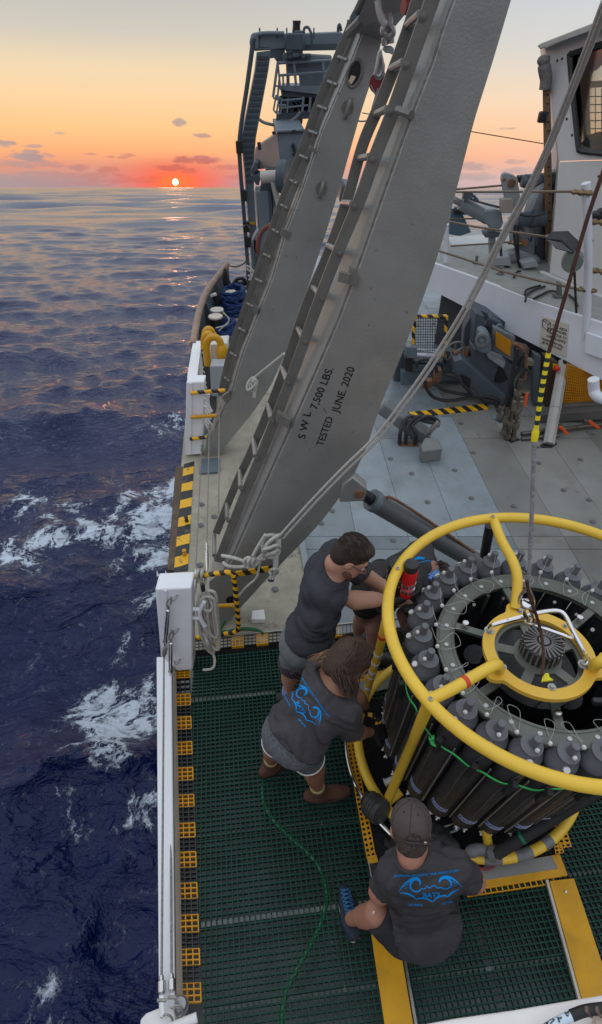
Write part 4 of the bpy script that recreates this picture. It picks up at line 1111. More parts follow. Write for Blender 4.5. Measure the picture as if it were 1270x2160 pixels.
mb=MB();mb.prism([W(722,1024,ND-.02),W(744,1006,ND-.02),W(775,1032,ND-.02),W(768,1058,ND-.02),W(716,1060,ND-.02)],(0,.1,0));o=mb.build('ram_lug',GALV,parent=gn,bevel=.01)
mb=MB();mb.lathe([(.03,0),(.03,.02),(.012,.022)],W(758,1040,ND-.02),(0,-1,0),14);mb.build('ram_pin',RUST,parent=gn)
r2=thing('hydraulic_ram','smaller grey hydraulic ram behind the ropes, its foot bracket on the far plates','hydraulic ram',G(905,935))
mb=MB();mb.bar(W(806,855,6.2),W(903,925,6.0),.17,.17);mb.build('cylinder',M('grey_ram_paint',(.16,.18,.185),.5,var=.12),parent=r2,bevel=.03,seg=3)
mb=MB();mb.prism([G(888,938,.16),G(897,922,.16),G(925,926,.16),G(934,946,.16),G(892,952,.16)],(0,0,-.16));mb.build('foot_bracket',M('grey_bracket_paint',(.17,.18,.175),.55,var=.15),parent=r2,bevel=.012)
mb=MB();mb.prism([G(838,930,.012),G(880,932,.012),G(884,940,.012),G(842,940,.012)],(0,0,-.012));mb.build('hose_plate',RUST,parent=r2)
for k,(x0_,x1_) in enumerate([(846,843),(858,856),(868,876)]):
 mb=MB();mb.tube(spline([G(x1_,936,.02),W(x1_+1,915,5.9),W(x0_+4,895,5.95),W(x0_+20+k*6,878,6.0),W(x0_+48+k*4,888,6.0),W(915+k*4,892+k*4,5.95)],6),.022,8);mb.build('hydraulic_hose',HOSE,parent=r2)
mb=MB();mb.bar(W(898,918,5.9),W(926,890,5.9),.05,.05);mb.build('valve_block',STEEL_D,parent=r2,bevel=.006)
rp=thing('tether_rope','doubled white rope from the top right to a big knot on the near gantry leg','rope',W(575,1170,3.0))
RP_A=[(1276,0),(1212,165),(1150,318),(1100,420),(1050,510),(1000,610),(950,697),(895,782),(840,858),(790,922),(720,990),(650,1063),(590,1130)]
path=lambda off:spline([W(x+off,y+off*.9,1.35+1.65*min(1,max(0,(y/1130) ** .8))) for x,y in RP_A],5)
ROPE_T=M('tether_rope_fibre',(.56,.55,.50),.85,var=.12,vs=60,bump=.6,bs=300)
A=path(0);tap=[.0062+.0026*(i/len(A)) for i in range(len(A))]
mb=MB();mb.tube(A,tap,8);mb.build('strand',ROPE_T,parent=rp)
B=[p+Vector((.004+.022*(i/len(A)),-.003,-.005-.014*(i/len(A)))) for i,p in enumerate(A)]
mb=MB();mb.tube(B,tap,8);mb.build('strand',ROPE_T,parent=rp)
K=3.02
mb=MB()
k_=lambda pts,r=.0125,cl=False:mb.tube(spline([W(x,y,K-d) for x,y,d in pts],6,cl),r,8,closed=cl)
k_([(588,1132,.0),(566,1129,.04),(554,1142,.05),(556,1162,.05),(572,1170,.06),(586,1160,.05),(589,1144,.03)],cl=True)
k_([(592,1128,.03),(576,1136,.07),(562,1150,.08),(558,1168,.06),(574,1176,.05),(588,1166,.03),(586,1142,.0)],cl=True)
k_([(556,1160,.08),(568,1156,.10),(584,1150,.08),(590,1156,.04),(576,1166,.09),(560,1170,.06)],cl=True)
mb.build('knot',ROPE_T,parent=rp)
mb=MB()
k_([(558,1166,.04),(540,1182,.03),(528,1188,.03),(510,1182,.01),(490,1176,.0),(468,1172,-.03)])
k_([(556,1174,.04),(540,1184,.04),(526,1192,.03),(505,1196,.01),(482,1194,.0),(470,1186,-.03)])
k_([(560,1178,.04),(534,1180,.05),(524,1176,.04),(515,1184,.03),(522,1196,.03),(538,1192,.05),(548,1184,.05)])
k_([(530,1176,.06),(524,1186,.065),(528,1197,.05)]);k_([(538,1176,.06),(532,1186,.065),(536,1196,.05)])
k_([(560,1128,.06),(546,1150,.05),(534,1172,.05)])
mb.build('lashing',ROPE_T,parent=rp)
mb=MB()
k_([(578,1170,.04),(580,1190,.05),(577,1204,.06),(573,1214,.06),(570,1222,.06)],.0115)
k_([(584,1168,.04),(584,1190,.06),(580,1206,.07),(577,1216,.07),(575,1222,.07)],.0115)
k_([(570,1204,.06),(578,1200,.10),(586,1204,.08),(580,1211,.06),(571,1209,.08)],.012,True)
mb.build('tail',ROPE_T,parent=rp)
mb=MB();k_([(570,1221,.06),(569,1225,.06)],.0125);k_([(575,1221,.07),(574,1225,.07)],.0125);mb.build('whipping',M('blue_whipping',(.02,.03,.12),.6),parent=rp)
mb=MB();k_([(552,1172,.03),(546,1200,.03),(540,1220,.03),(520,1238,.02),(505,1256,.01)],.0085);mb.build('loose_end',ROPE_T,parent=rp)
fk=thing('rope_knot','small pale rope knot tied on the face of the far gantry leg','rope',W(533,815,5.5))
mb=MB();mb.tube([W(536,797,5.6),W(600,746,5.15)],.014,8);mb.build('line',ROPE_T,parent=fk)
mb=MB()
for pts in ([(534,796),(523,808),(522,822),(532,818),(542,806)],[(536,798),(530,810),(538,818),(543,808),(538,800)],[(530,800),(526,814),(534,824),(540,812)]):
 mb.tube(spline([W(x,y,5.58-i*.02) for i,(x,y) in enumerate(pts)],5,True),.014,6,closed=True)
mb.tube([W(540,815,5.55),W(537,828,5.55),W(536,838,5.55)],.018,6);mb.build('loops',ROPE_T,parent=fk)
CD=11.0
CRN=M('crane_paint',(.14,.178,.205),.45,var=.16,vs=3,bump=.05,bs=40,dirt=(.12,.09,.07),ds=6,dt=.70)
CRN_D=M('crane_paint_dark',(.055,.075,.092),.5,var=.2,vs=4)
cf=thing('lifting_crane','tall blue grey lifting frame at the far end of the ship with a platform','crane',W(527,640,CD))
mb=MB()
L_=[(541,110),(536,150),(522,220),(508,290),(512,340),(517,400),(524,480),(530,560),(534,640)]
R_=[(572,106),(566,150),(553,220),(540,290),(536,340),(536,400),(541,480),(546,560),(548,640)]
mb.grid([[W(r_[0],r_[1],CD+.4),W(l[0],l[1],CD+.3),W(l[0]+2,l[1],CD),W(r_[0],r_[1],CD),W(r_[0],r_[1],CD+.4)] for l,r_ in zip(L_,R_)])
mb.build('upright',CRN,parent=cf,smooth=30)
for k in range(22):
 y=122+k*12.4
 l=np.interp(y,[p[1] for p in L_],[p[0] for p in L_]);r_=np.interp(y,[p[1] for p in R_],[p[0] for p in R_])
 mb=MB();mb.bar(W(l+4,y,CD-.012),W(r_-3,y-.8,CD-.012),.02,.035,(0,0,1));mb.build('rung',CRN_D,parent=cf)
mb=MB();mb.tube(spline([W(x,y,CD-.1) for x,y in [(540,82),(534,84),(531,110),(520,190),(509,262),(505,310),(508,370),(513,430),(519,510),(524,580),(525,640)]],4),.035,8);mb.build('pipe',CRN_D,parent=cf)
mb=MB();mb.tube([W(503,308,CD-.15),W(504,325,CD-.15),W(508,370,CD-.15),W(515,460,CD-.15),W(523,560,CD-.15),W(525,640,CD-.15)],.028,8)
mb.build('pipe',CRN_D,parent=cf)
for (x,y) in [(505,310),(515,412),(520,478),(523,510)]:
 mb=MB();mb.box(W(x,y,CD-.15),(.1,.1,.16));mb.build('pipe_clamp',BLACK_P,parent=cf)
mb=MB()
mb.prism([W(538,72,CD),W(600,72,CD),W(718,67,CD),W(724,70,CD),(W(712,106,CD)),W(600,104,CD),W(536,108,CD)],(0,.45,0));mb.build('head_beam',CRN,parent=cf,bevel=.015)
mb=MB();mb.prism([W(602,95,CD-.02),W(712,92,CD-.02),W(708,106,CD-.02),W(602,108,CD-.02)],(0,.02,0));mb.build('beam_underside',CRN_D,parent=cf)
mb=MB();mb.prism([W(571,105,CD-.02),W(601,105,CD-.02),W(598,135,CD-.02),W(585,132,CD-.02),W(578,122,CD-.02),W(570,124,CD-.02)],(0,.2,0));mb.build('knuckle',CRN_D,parent=cf)
mb=MB();mb.tube(spline([W(x,y,CD-.05) for x,y in [(532,100),(530,90),(533,76),(540,73),(560,70),(600,70)]],4),.025,8);mb.tube([W(541,75,CD-.1),W(541,102,CD-.1)],.025,8);mb.build('guard_rail',CRN,parent=cf)
mb=MB();mb.tube([W(626,48,CD-.1),W(623,84,CD-.1)],.055,12);mb.lathe([(.06,0),(.06,.03)],W(626,49,CD-.1),(0,0,1),12);mb.build('mast',BLACK_P,parent=cf)
mb=MB();mb.box(W(622,88,CD-.15),(.28,.2,.2));mb.box(W(616,104,CD-.12),(.16,.2,.22));mb.box(W(630,92,CD-.12),(.12,.2,.3));mb.build('slew_motor',CRN_D,parent=cf,bevel=.02)
mb=MB();mb.tube(spline([W(x,y,CD-.2) for x,y in [(641,72),(642,60),(650,58),(657,72),(658,88),(655,94)]],5),.018,6);mb.tube(spline([W(x,y,CD-.2) for x,y in [(713,68),(714,55),(717,53),(720,66)]],5),.02,6);mb.build('hose_loop',CRN_D,parent=cf)
for x in (548,585,605,632,662):
 mb=MB();mb.box(W(x,70,CD+.02),(.02,.05,.12));mb.build('stud',CRN_D,parent=cf)
mb=MB();mb.prism([W(548,86,CD-.01),W(570,84,CD-.01),W(569,99,CD-.01),W(547,100,CD-.01)],(0,.006,0));mb.build('access_cover',CRN,parent=cf)
mb=MB();mb.prism([W(596,112,CD-.1),W(625,114,CD-.1),W(700,118,CD-.1),W(700,124,CD-.1),W(625,128,CD-.1),W(596,134,CD-.1)],(0,.3,0));mb.build('trolley',CRN,parent=cf,bevel=.01)
for (x,y,w,h_) in [(611,105,12,14),(624,116,14,9),(640,118,8,10),(603,118,6,12),(632,106,6,8),(650,116,12,6)]:
 mb=MB();a,b_=W(x-w/2,y-h_/2,CD-.18),W(x+w/2,y+h_/2,CD-.18);mb.box((a+b_)/2,(b_.x-a.x,.12,a.z-b_.z));mb.build('fitting',CRN_D,parent=cf,bevel=.008)
mb=MB()
mb.prism([W(603,130,CD),W(702,125,CD),W(702,150,CD),(W(604,158,CD))],(0,.04,0))
mb.prism([W(604,158,CD),W(611,158,CD),W(611,182,CD),W(604,186,CD)],(0,.04,0))
mb.prism([W(630,157,CD),W(702,152,CD),W(702,184,CD),W(632,182,CD)],(0,.04,0))
mb.build('back_plate',CRN,parent=cf)
mb=MB();mb.prism([W(593,181,CD-.12),W(702,181,CD-.12),W(702,202,CD-.12),W(594,190,CD-.12)],(0,.5,0));mb.build('platform',CRN,parent=cf)
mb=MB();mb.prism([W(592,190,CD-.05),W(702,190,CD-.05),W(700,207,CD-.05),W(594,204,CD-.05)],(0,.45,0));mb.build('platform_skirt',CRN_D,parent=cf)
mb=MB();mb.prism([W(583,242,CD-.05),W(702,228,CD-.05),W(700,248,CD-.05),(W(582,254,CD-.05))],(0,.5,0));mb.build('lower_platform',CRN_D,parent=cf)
for (pts,r) in [([(586,132),(576,205)],.02),([(586,132),(592,190)],.015),([(587,133),(700,127)],.02),([(590,159),(690,152)],.018),([(620,132),(625,184)],.02),([(681,128),(684,184)],.02),([(597,160),(598,186)],.015),([(590,159),(585,212)],.015),
     ([(576,207),(592,208)],.014),([(584,222),(604,222)],.014),([(578,180),(594,184)],.012),([(583,200),(577,232)],.014),([(589,205),(583,240)],.014),([(594,206),(592,240)],.014),([(577,232),(584,240)],.014),([(594,212),(640,208)],.013),([(592,228),(650,222)],.013),([(608,206),(606,238)],.012),([(640,204),(638,236)],.02),([(655,206),(652,236)],.02)]:
 mb=MB();mb.tube([W(x,y,CD-.16) for x,y in pts],r,6);mb.build('railing_bar',CRN,parent=cf)
mb=MB()
for (x,y,r) in [(616,229,.10),(624,226,.09),(608,228,.08)]:
 c=W(x,y,CD);mb.tube([c+Vector((math.cos(a)*r,0,math.sin(a)*r)) for a in np.linspace(0,6.28,14,endpoint=False)],.012,6,closed=True)
mb.build('hose_reel',CRN_D,parent=cf)
mb=MB();mb.box(W(622,222,CD+.2),(.5,.1,.25));mb.box(W(660,222,CD+.2),(.7,.1,.3));mb.build('winch_drum',BLACK_P,parent=cf,bevel=.03)
hk=thing('crane_hook','small dark red hook block under the far crane platform','hook',W(632,262,CD))
mb=MB();mb.ball(W(632,254,CD),(.05,.04,.07));mb.build('block',M('dark_red_paint',(.16,.03,.025),.5,var=.2),parent=hk)
mb=MB();mb.tube([W(632,232,CD),W(632,250,CD)],.014,6);mb.tube([W(630,258,CD),W(626,300,CD)],.005,5);mb.tube([W(634,258,CD),W(632,300,CD)],.005,5);mb.build('line',STEEL_D,parent=hk)
mb=MB();mb.box(W(632,262,CD),(.07,.06,.05));mb.build('hook',BLACK_P,parent=hk)
mb=MB();mb.tube(spline([W(x,y,CD-.2) for x,y in [(546,251),(556,258),(575,263),(594,263),(610,258),(624,248),(634,236)]],5),.022,8)
tag(mb.build('loop_cable',M('grey_cable',(.16,.17,.18),.5)),'thick grey cable looping from the crane upright to its platform','cable')
mb=MB();mb.tube(spline([W(x,y,CD-.5) for x,y in [(752,254),(765,256),(784,252)]],5),.012,6);mb.tube([W(764,238,CD),W(790,243,CD)],.008,6)
tag(mb.build('loop_cable',M('grey_cable',(.16,.17,.18),.5)),'thin cable in the gap between the two gantry legs','cable')
MD=9.6
mh=thing('winch_house','angular blue grey machinery housing with a sunlit pinkish side beside the far crane upright','winch house',W(600,640,MD))
mb=MB()
f=[W(585,280,MD),W(645,277,MD),W(640,360,MD),W(592,352,MD)]
s=[W(585,280,MD),W(577,284,MD+.1),W(577,290,MD+.25),W(538,312,MD+1.1),W(534,357,MD+1.1),W(582,355,MD+.2),W(592,352,MD)]
mb.loft(f,[p+Vector((-.12,1.5,0)) for p in f]);mb.build('housing',CRN,parent=mh)
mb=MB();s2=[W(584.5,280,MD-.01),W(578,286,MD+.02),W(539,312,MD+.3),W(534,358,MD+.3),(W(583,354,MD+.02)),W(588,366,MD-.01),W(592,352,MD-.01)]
mb.prism(s2,(.02,.3,0));mb.build('side_panel',M('sunlit_side_tint',(.34,.27,.23),.5,var=.1,vs=3),parent=mh)  # pink of the low sun put into this side's colour
mb=MB();mb.tube([W(585,279,MD-.02),W(645,276,MD-.02)],.02,6);mb.build('top_edge',CRN_D,parent=mh)
for (a,b_) in [((577,277),(579,284)),((546,300),(548,316)),((620,274),(621,280)),((617,304),(624,322)),((618,322),(626,328))]:
 mb=MB();mb.tube([W(*a,MD-.05),W(*b_,MD-.05)],.025,8);mb.build('handle',BLACK_P,parent=mh)
for poly,m in [([(528,362),(538,341),(545,344),(543,360),(533,366)],CRN_D),([(529,370),(542,368),(548,372),(546,392),(540,390)],CRN_D),([(536,402),(541,404),(546,482),(543,482)],M('sunlit_edge_tint',(.40,.35,.32),.5)),  # the narrow first-row strip is tinted warm for sunlight on the casing edge
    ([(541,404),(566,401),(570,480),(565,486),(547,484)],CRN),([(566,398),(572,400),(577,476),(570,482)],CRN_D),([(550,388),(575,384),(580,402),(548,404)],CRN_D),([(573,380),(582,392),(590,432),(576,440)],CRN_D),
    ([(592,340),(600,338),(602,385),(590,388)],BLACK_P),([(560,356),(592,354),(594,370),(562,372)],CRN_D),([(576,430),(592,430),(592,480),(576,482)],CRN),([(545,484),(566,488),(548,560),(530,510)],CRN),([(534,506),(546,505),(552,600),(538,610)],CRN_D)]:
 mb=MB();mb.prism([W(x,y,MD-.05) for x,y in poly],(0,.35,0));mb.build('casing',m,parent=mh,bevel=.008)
mb=MB();mb.lathe([(.085,0),(.08,.04),(.08,.2),(.09,.24)],W(552,374,MD-.2),(1,-.2,.1),18);mb.build('drum',M('cream_drum',(.42,.40,.36),.5,var=.1),parent=mh)
mb=MB();mb.tube([W(573,370,MD-.25),W(588,432,MD-.25)],.042,12);mb.build('cylinder',M('cream_drum',(.42,.40,.36),.5),parent=mh)
mb=MB();mb.lathe([(.2,0),(.22,.06),(.2,.12)],W(590,372,MD-.3),(1,-.3,0),20);mb.build('wheel',CRN_D,parent=mh)
mb=MB();mb.lathe([(.02,0),(.02,.04)],W(528,471,CD-.05),(1,0,0),8);mb.prism([W(524,470,CD-.03),W(538,468,CD-.03),W(538,474,CD-.03),W(524,475,CD-.03)],(0,.02,0));mb.build('yellow_band',VENT_Y,parent=cf)
mb=MB();mb.tube(spline([W(x,y,MD-.4) for x,y in [(572,474),(556,484),(547,500),(544,522),(547,534),(553,537)]],5),.035,10);mb.tube([W(574,533,MD-.4),W(584,530,MD-.4)],.03,8)
tag(mb.build('hose',M('dull_red_hose',(.16,.05,.04),.5,var=.2)),'thick dull red hose bent beside the far gantry ladder','hose')
mb=MB();mb.tube(spline([W(x,y,MD-.35) for x,y in [(573,484),(566,496),(566,506)]],4),.03,8);tag(mb.build('hose',BLUE_ROPE),'short blue hose inside the bend of the red hose','hose')
mb=MB();mb.prism([W(512,478,CD-.3),W(520,474,CD-.3),W(528,484,CD-.3),W(522,488,CD-.3)],(0,.1,0));mb.build('work_lamp',BLACK_P,parent=cf)
mb=MB()
for pts in ([(519,560),(530,566),(536,580),(532,590),(524,580)],[(520,566),(528,572),(538,572),(530,584)],[(524,590),(533,590),(534,604),(526,606)],[(527,606),(536,602),(534,616)]):
 mb.tube(spline([W(x,y,CD-.25) for x,y in pts],4),.018,6)
tag(mb.build('rope_hank',ROPE),'hank of white rope tied to the foot of the far crane upright','rope')
mb=MB();mb.prism([W(519,572,CD-.1),W(526,566,CD-.1),W(532,640,CD-.1),W(521,600,CD-.1)],(0,.1,0));mb.build('base_web',BLACK_P,parent=cf)
mb=MB();mb.tube(sag(W(486,561,10.9),W(520,550,CD),.05),.012,6);tag(mb.build('guard_chain',BLACK_P),'dark chain from the bulwark tip to the crane upright','chain')
for (quad,d,m,nm,lab,cat) in [([(722,388),(745,392),(735,430),(715,428)],9.0,CRN_D,'deck_machine','dark machine behind the gap between the far leg and the ladder','machine'),
          ([(600,492),(612,480),(590,560),(575,590)],9.2,CRN_D,'deck_machine','dark machine just beyond the far gantry ladder','machine')]:
 mb=MB();mb.prism([W(x,y,d) for x,y in quad],(0,.4,0));tag(mb.build(nm,m,bevel=.03),lab,cat)
ZU=1.2
BA,BB=G(921,557,ZU),G(1230,668,ZU)
bd=(BB-BA);bd.z=0;bd.normalize()
BN=Vector((-bd.y,bd.x,0))
if BN.y > 0:BN=-BN
PV=lambda x,y,off=0.0:PL(x,y,BA+BN*off,BN)
ud=thing('upper_deck','white edged upper deck overhanging the main deck at the right','upper deck',BA)
ud['kind']='structure';del ud['category']
mb=MB();mb.prism([PV(900,549),PV(921,557),PV(1015,590),PV(1128,635),PV(1230,668),PV(1345,706),PV(1345,842),PV(1214,773),PV(1141,735),PV(1048,687),PV(982,649),PV(903,608),PV(880,596)],-BN*.05)
mb.build('edge_beam',M('upper_white_paint',(.72,.75,.80),.4,var=.05,vs=2,dirt=(.45,.42,.36),ds=5,dt=.70),parent=ud,bevel=.006)
UDK=M('upper_deck_paint',(.30,.31,.29),.6,var=.16,vs=4,bump=.2,bs=60,dirt=(.14,.13,.11),ds=6,dt=.60,dw=.15)
mb=MB();mb.prism([G(898,549,ZU-.004),G(1345,707,ZU-.004),G(1700,640,ZU-.004),G(1500,470,ZU-.004),G(950,489,ZU-.004)],(0,0,-.06));mb.build('deck_surface',UDK,parent=ud)
mb=MB();mb.prism([G(945,500,ZU+.0),G(1030,494,ZU+.0),G(1060,510,ZU),G(955,520,ZU)],(0,0,-.002));mb.build('pale_patch',M('pale_deck_patch',(.52,.53,.52),.6,var=.08),parent=ud)
bh=MB();bh.prism([Vector((2.05,8.75,.0)),Vector((6,5.9,0)),Vector((6,5.9,1.12)),Vector((2.05,8.75,1.12))],(.3,.5,0))  # dark sheet added to stand for the darkness under the deck
tag(bh.build('shade_backing',M('shade_backing_tone',(.05,.055,.06),.6,var=.2)),'dark backing standing for the shade under the overhanging upper deck','shade_backing')
mb=MB();mb.prism([PV(1241,699,.01),PV(1345,735,.01),PV(1345,780,.01),PV(1238,742,.01)],BN*.05);mb.build('coaming',MATS['upper_white_paint'],parent=ud,bevel=.006)
sg=thing('surveillance_sign','cream sign with a camera symbol reading THIS AREA IS UNDER 24 HOUR TV SURVEILLANCE','sign',PV(1168,710,.02))
q=[PV(1143,667,.012),PV(1199,684,.012),PV(1193,753,.012),PV(1137,730,.012)]
mb=MB();mb.prism(q,-BN*.008);mb.build('panel',M('cream_sign',(.60,.56,.47),.45,var=.05,dirt=(.45,.38,.28),ds=8,dt=.66),parent=sg)
mb=MB()
def sline(txt,xa,ya,xb,yb,h):
 a,b_=PV(xa,ya,.0145),PV(xb,yb,.0145)
 u=b_-a;L_=u.length;u.normalize();v=Vector((0,0,1))-u*u.z;v.normalize()
 vs,fs=text_tris(txt,1.0,'LEFT');x0=min(p[0] for p in vs);w=max(p[0] for p in vs)-x0
 hh=(PV(xa,ya-h,.0145)-a).length
 for bx,by in ((0,0),(.03,0),(0,.03),(.03,.03)):
  mb.add([a+u*((p[0]-x0+bx)/w*L_)+v*((p[1]+by)/.7*hh)+BN*(.0002*(bx*20+by*47)) for p in vs],fs)
sline('THIS AREA',1165,687,1196,698,5.5);sline('IS UNDER',1163,694,1195,706,5.5);sline('24 HOUR TV',1159,702,1194,715,5.5)
sline('SURVEILLANCE',1153,708,1193,723,5.5);sline('TRESPASSERS WILL',1142,714,1189,732,5);sline('BE PROSECUTED',1144,722,1185,738,5)
mb.build('lettering',INK,parent=sg,smooth=0)
mb=MB()
pb=lambda pts:mb.tube([PV(x,y,.0145) for x,y in pts],.0045,4)
pb([(1145,675),(1150,673),(1162,682),(1161,690)]);pb([(1145,675),(1144,688),(1155,698),(1156,684),(1145,675)]);pb([(1156,684),(1162,682)])
for r in (4.2,2.2):mb.tube([PV(1158.5+r*math.cos(a),696+r*math.sin(a)*1.1,.0145) for a in np.linspace(0,6.28,12,endpoint=False)],.004,4,closed=True)
mb.build('camera_symbol',INK,parent=sg,smooth=0)
CA,CB=G(1140,573,ZU),G(1270,625,ZU)
cdv=(CB-CA);cdv.z=0;cdv.normalize();CN=Vector((-cdv.y,cdv.x,0))
if CN.y > 0:CN=-CN
PC=lambda x,y,off=0.0:PL(x,y,CA+CN*off,CN)
cb=thing('control_cabin','white control cabin with a slanted roof and a black framed window at the upper right','cabin',CA)
WALL=M('cabin_white_paint',(.60,.60,.585),.45,var=.05,vs=2,dirt=(.35,.3,.24),ds=8,dt=.70)
wl,wt=[(1201,117),(1210,108)],None
inner=[(1205,128),(1207,120),(1213,114),(1380,60),(1380,332),(1300,322),(1232,314),(1226,310),(1222,302)]
outer=[(1150,104),(1150,102),(1152,100),(1380,15),(1380,345),(1300,336),(1200,339),(1181,340),(1179,338)]
mb=MB()
n_=len(inner)
vs=[PC(x,y) for x,y in outer]+[PC(x,y) for x,y in inner]+[PC(x,y,-.07) for x,y in inner]
mb.add(vs,[(i,(i+1) % n_,n_+(i+1) % n_,n_+i) for i in range(n_)]+[(n_+i,n_+(i+1) % n_,2*n_+(i+1) % n_,2*n_+i) for i in range(n_)])
mb.build('wall',WALL,parent=cb,smooth=0,normals=False)
mb=MB();mb.prism([PC(1382,14),PC(1800,-160),PC(1800,860),PC(1382,671)],-CN*.08);mb.build('wall',WALL,parent=cb)
mb=MB();mb.prism([PC(1181,342),PC(1300,339),PC(1380,348),PC(1380,670),PC(1160,575),PC(1163,545)],-CN*.08);mb.build('wall',WALL,parent=cb)
mb=MB();mb.prism([PC(1150,100,-.08),PC(1180,340,-.08),PC(1160,575,-.08),PC(1160,575,-.12),PC(1181,340,-.12),PC(1152,100,-.12)],(.3,1.2,0));mb.build('side_wall',WALL,parent=cb)
mb=MB();mb.loft([PC(1133,97,.16),PC(1142,91,.16),PC(1400,-10,.16),PC(1400,10,.16),PC(1140,104,.16)],[PC(1133,97,-.3) ,PC(1142,91,-.3),PC(1400,-10,-.3),PC(1400,10,-.3),PC(1140,104,-.3)]);mb.build('roof',M('roof_grey_paint',(.42,.41,.38),.6,var=.12,vs=5,dirt=(.2,.17,.13),ds=9,dt=.6),parent=cb,bevel=.01)
mb=MB();mb.prism([PC(1138,572,.04),PC(1380,670,.04),PC(1380,684,.04),PC(1140,581,.04)],-CN*.06);mb.build('base_flange',WALL,parent=cb,bevel=.005)
mb=MB();mb.prism([PC(1140,581,.02),PC(1380,684,.02),PC(1380,692,.02),PC(1142,588,.02)],-CN*.05);mb.build('gasket',BLACK_P,parent=cb)
fr=MB()
loop=spline([PC(x,y,.012) for x,y in [(1202,128),(1205,118),(1213,111),(1290,86),(1390,54),(1390,338),(1300,327),(1233,320),(1224,315),(1219,304)]],4,True)
fr.tube(loop,.03,6,closed=True)
wf=fr.build('window_frame',BLACK_P,parent=cb)
mb=MB();mb.prism([PC(x,y,-.03) for x,y in inner],-CN*.008);g_=mb.build('pane',glass('cabin_glass',(.78,.80,.78)),parent=cb)
mb=MB();mb.prism([PC(1222,150,-.25),PC(1234,146,-.25),PC(1241,312,-.25),PC(1232,318,-.25)],-CN*.05);mb.build('inner_mullion',M('dark_inner_frame',(.10,.105,.10),.5,var=.1),parent=cb)
mb=MB();mb.prism([PC(1205,120,-.2),PC(1330,78,-.2),PC(1330,124,-.2),PC(1268,132,-.2),PC(1252,148,-.2),PC(1240,152,-.2),PC(1212,150,-.2)],-CN*.05);mb.build('inner_blind',M('dark_blind',(.05,.055,.055),.7,var=.3,vs=8),parent=cb)
mb=MB();mb.prism([PC(1222,306,-.2),PC(1240,285,-.2),PC(1262,278,-.2),PC(1330,282,-.2),PC(1330,340,-.2),PC(1226,325,-.2)],-CN*.1);mb.build('seat_back',M('dark_seat_cloth',(.06,.06,.055),.8,var=.2),parent=cb)
mb=MB();mb.prism([PC(1234,172,-.5),PC(1330,166,-.5),PC(1330,181,-.5),PC(1234,186,-.5)],-CN*.04);mb.build('inner_rail',M('grey_inner_rail',(.25,.25,.24),.5),parent=cb)
for k in range(7):
 mb=MB();mb.tube([PC(1243+k*13,186,-.5),PC(1243+k*13,300,-.5)],.006,5);mb.build('mesh_wire',BLACK_P,parent=cb)
for k in range(6):
 mb=MB();mb.tube([PC(1234,204+k*17,-.5),PC(1330,202+k*17,-.5)],.006,5);mb.build('mesh_wire',BLACK_P,parent=cb)
for (x,y) in [(1176,128),(1186,124),(1196,251),(1207,285),(1250,508),(1263,372),(1270,362)]:
 mb=MB();mb.lathe([(.014,0),(.014,.006),(.002,.007)],PC(x,y,.0),CN,8);mb.build('rivet',BLACK_P,parent=cb)
mb=MB();mb.tube([PC(1231,205,-.1),PC(1233,238,-.1)],.02,6);mb.build('window_latch',STEEL_D,parent=cb)
WD=8.8
wp=thing('wooden_post','rough brown wooden post with a rag tied on its top, beside the cabin','post',G(1157,552,ZU))
mb=MB();mb.loft([W(1144.5,186,WD),W(1161,186,WD),W(1161,186,WD+.15),W(1144.5,186,WD+.15)],[W(1151,552,WD),W(1167,552,WD),W(1167,552,WD+.15),W(1151,552,WD+.15)])
mb.build('timber',M('weathered_timber',(.22,.135,.075),.8,var=.3,vs=5,bump=.4,bs=40,stretch=(6,6,.8),dirt=(.08,.05,.03),ds=12,dt=.64),parent=wp)
for k in range(18):
 mb=MB();mb.lathe([(.012,0),(.012,.006)],W(1155+k*.35,200+k*19,WD-.001),(0,-1,0),6);mb.build('bolt_hole',BLACK_P,parent=wp)
mb=MB();mb.tube(spline([W(1150,118,WD),W(1148,140,WD),W(1152,165,WD),W(1150,188,WD)],4),[.06]*4+[.075]*4+[.07]*5,10);mb.ball(W(1147,128,WD),(.08,.07,.06));mb.build('rag',M('grey_rag',(.17,.16,.15),.9,var=.4,vs=12,bump=.8,bs=30),parent=wp)
mb=MB();mb.box(W(1144,247,WD),(.1,.08,.12));mb.build('cleat',BLACK_P,parent=wp,bevel=.02)
def slab(pts,d,dep,name,m,parent,bevel=0.0,label=None):
 mb=MB();mb.prism([W(x,y,d) for x,y in pts],(0,dep,0))
 return mb.build(name,m,parent=parent,bevel=bevel,label=label)
UD=9.0
wn=thing('deck_winch','grey blue winch with a MARKEY plate on the upper deck behind the white beam','winch',G(1110,550,ZU))
CREAMG=M('pale_winch_paint',(.30,.33,.34),.45,var=.1,vs=5,dirt=(.18,.1,.06),ds=9,dt=.66)
slab([(1058,380),(1060,368),(1066,364),(1085,370),(1092,376),(1096,404),(1101,442),(1088,446),(1066,420)],UD-.15,.08,'side_plate',CREAMG,wn,.01)
mb=MB();mb.lathe([(.05,0),(.05,.03),(.03,.035)],W(1079,386,UD-.15),(0,-1,0),16);mb.build('shaft_end',RUST,parent=wn)
mb=MB();mb.lathe([(.02,0),(.02,.03)],W(1063,379,UD-.15),(0,-1,0),10);mb.build('bolt',RUST,parent=wn)
slab([(1092,372),(1180,364),(1180,392),(1096,388)],UD-.05,.1,'cross_shaft',BLACK_P,wn,.02)
for k in range(5):
 mb=MB();mb.lathe([(.07,0),(.085,.05),(.07,.1)],W(1100+k*14,382-k*.6,UD-.1),(1,0,0),12);mb.build('shaft_collar',BLUEGREY_D,parent=wn)
mb=MB();mb.lathe([(.46,0),(.50,.03),(.50,.10),(.46,.13)],W(1150,440,UD+.1),(.55,-.8,0),32);mb.build('drum_flange',CREAMG,parent=wn)
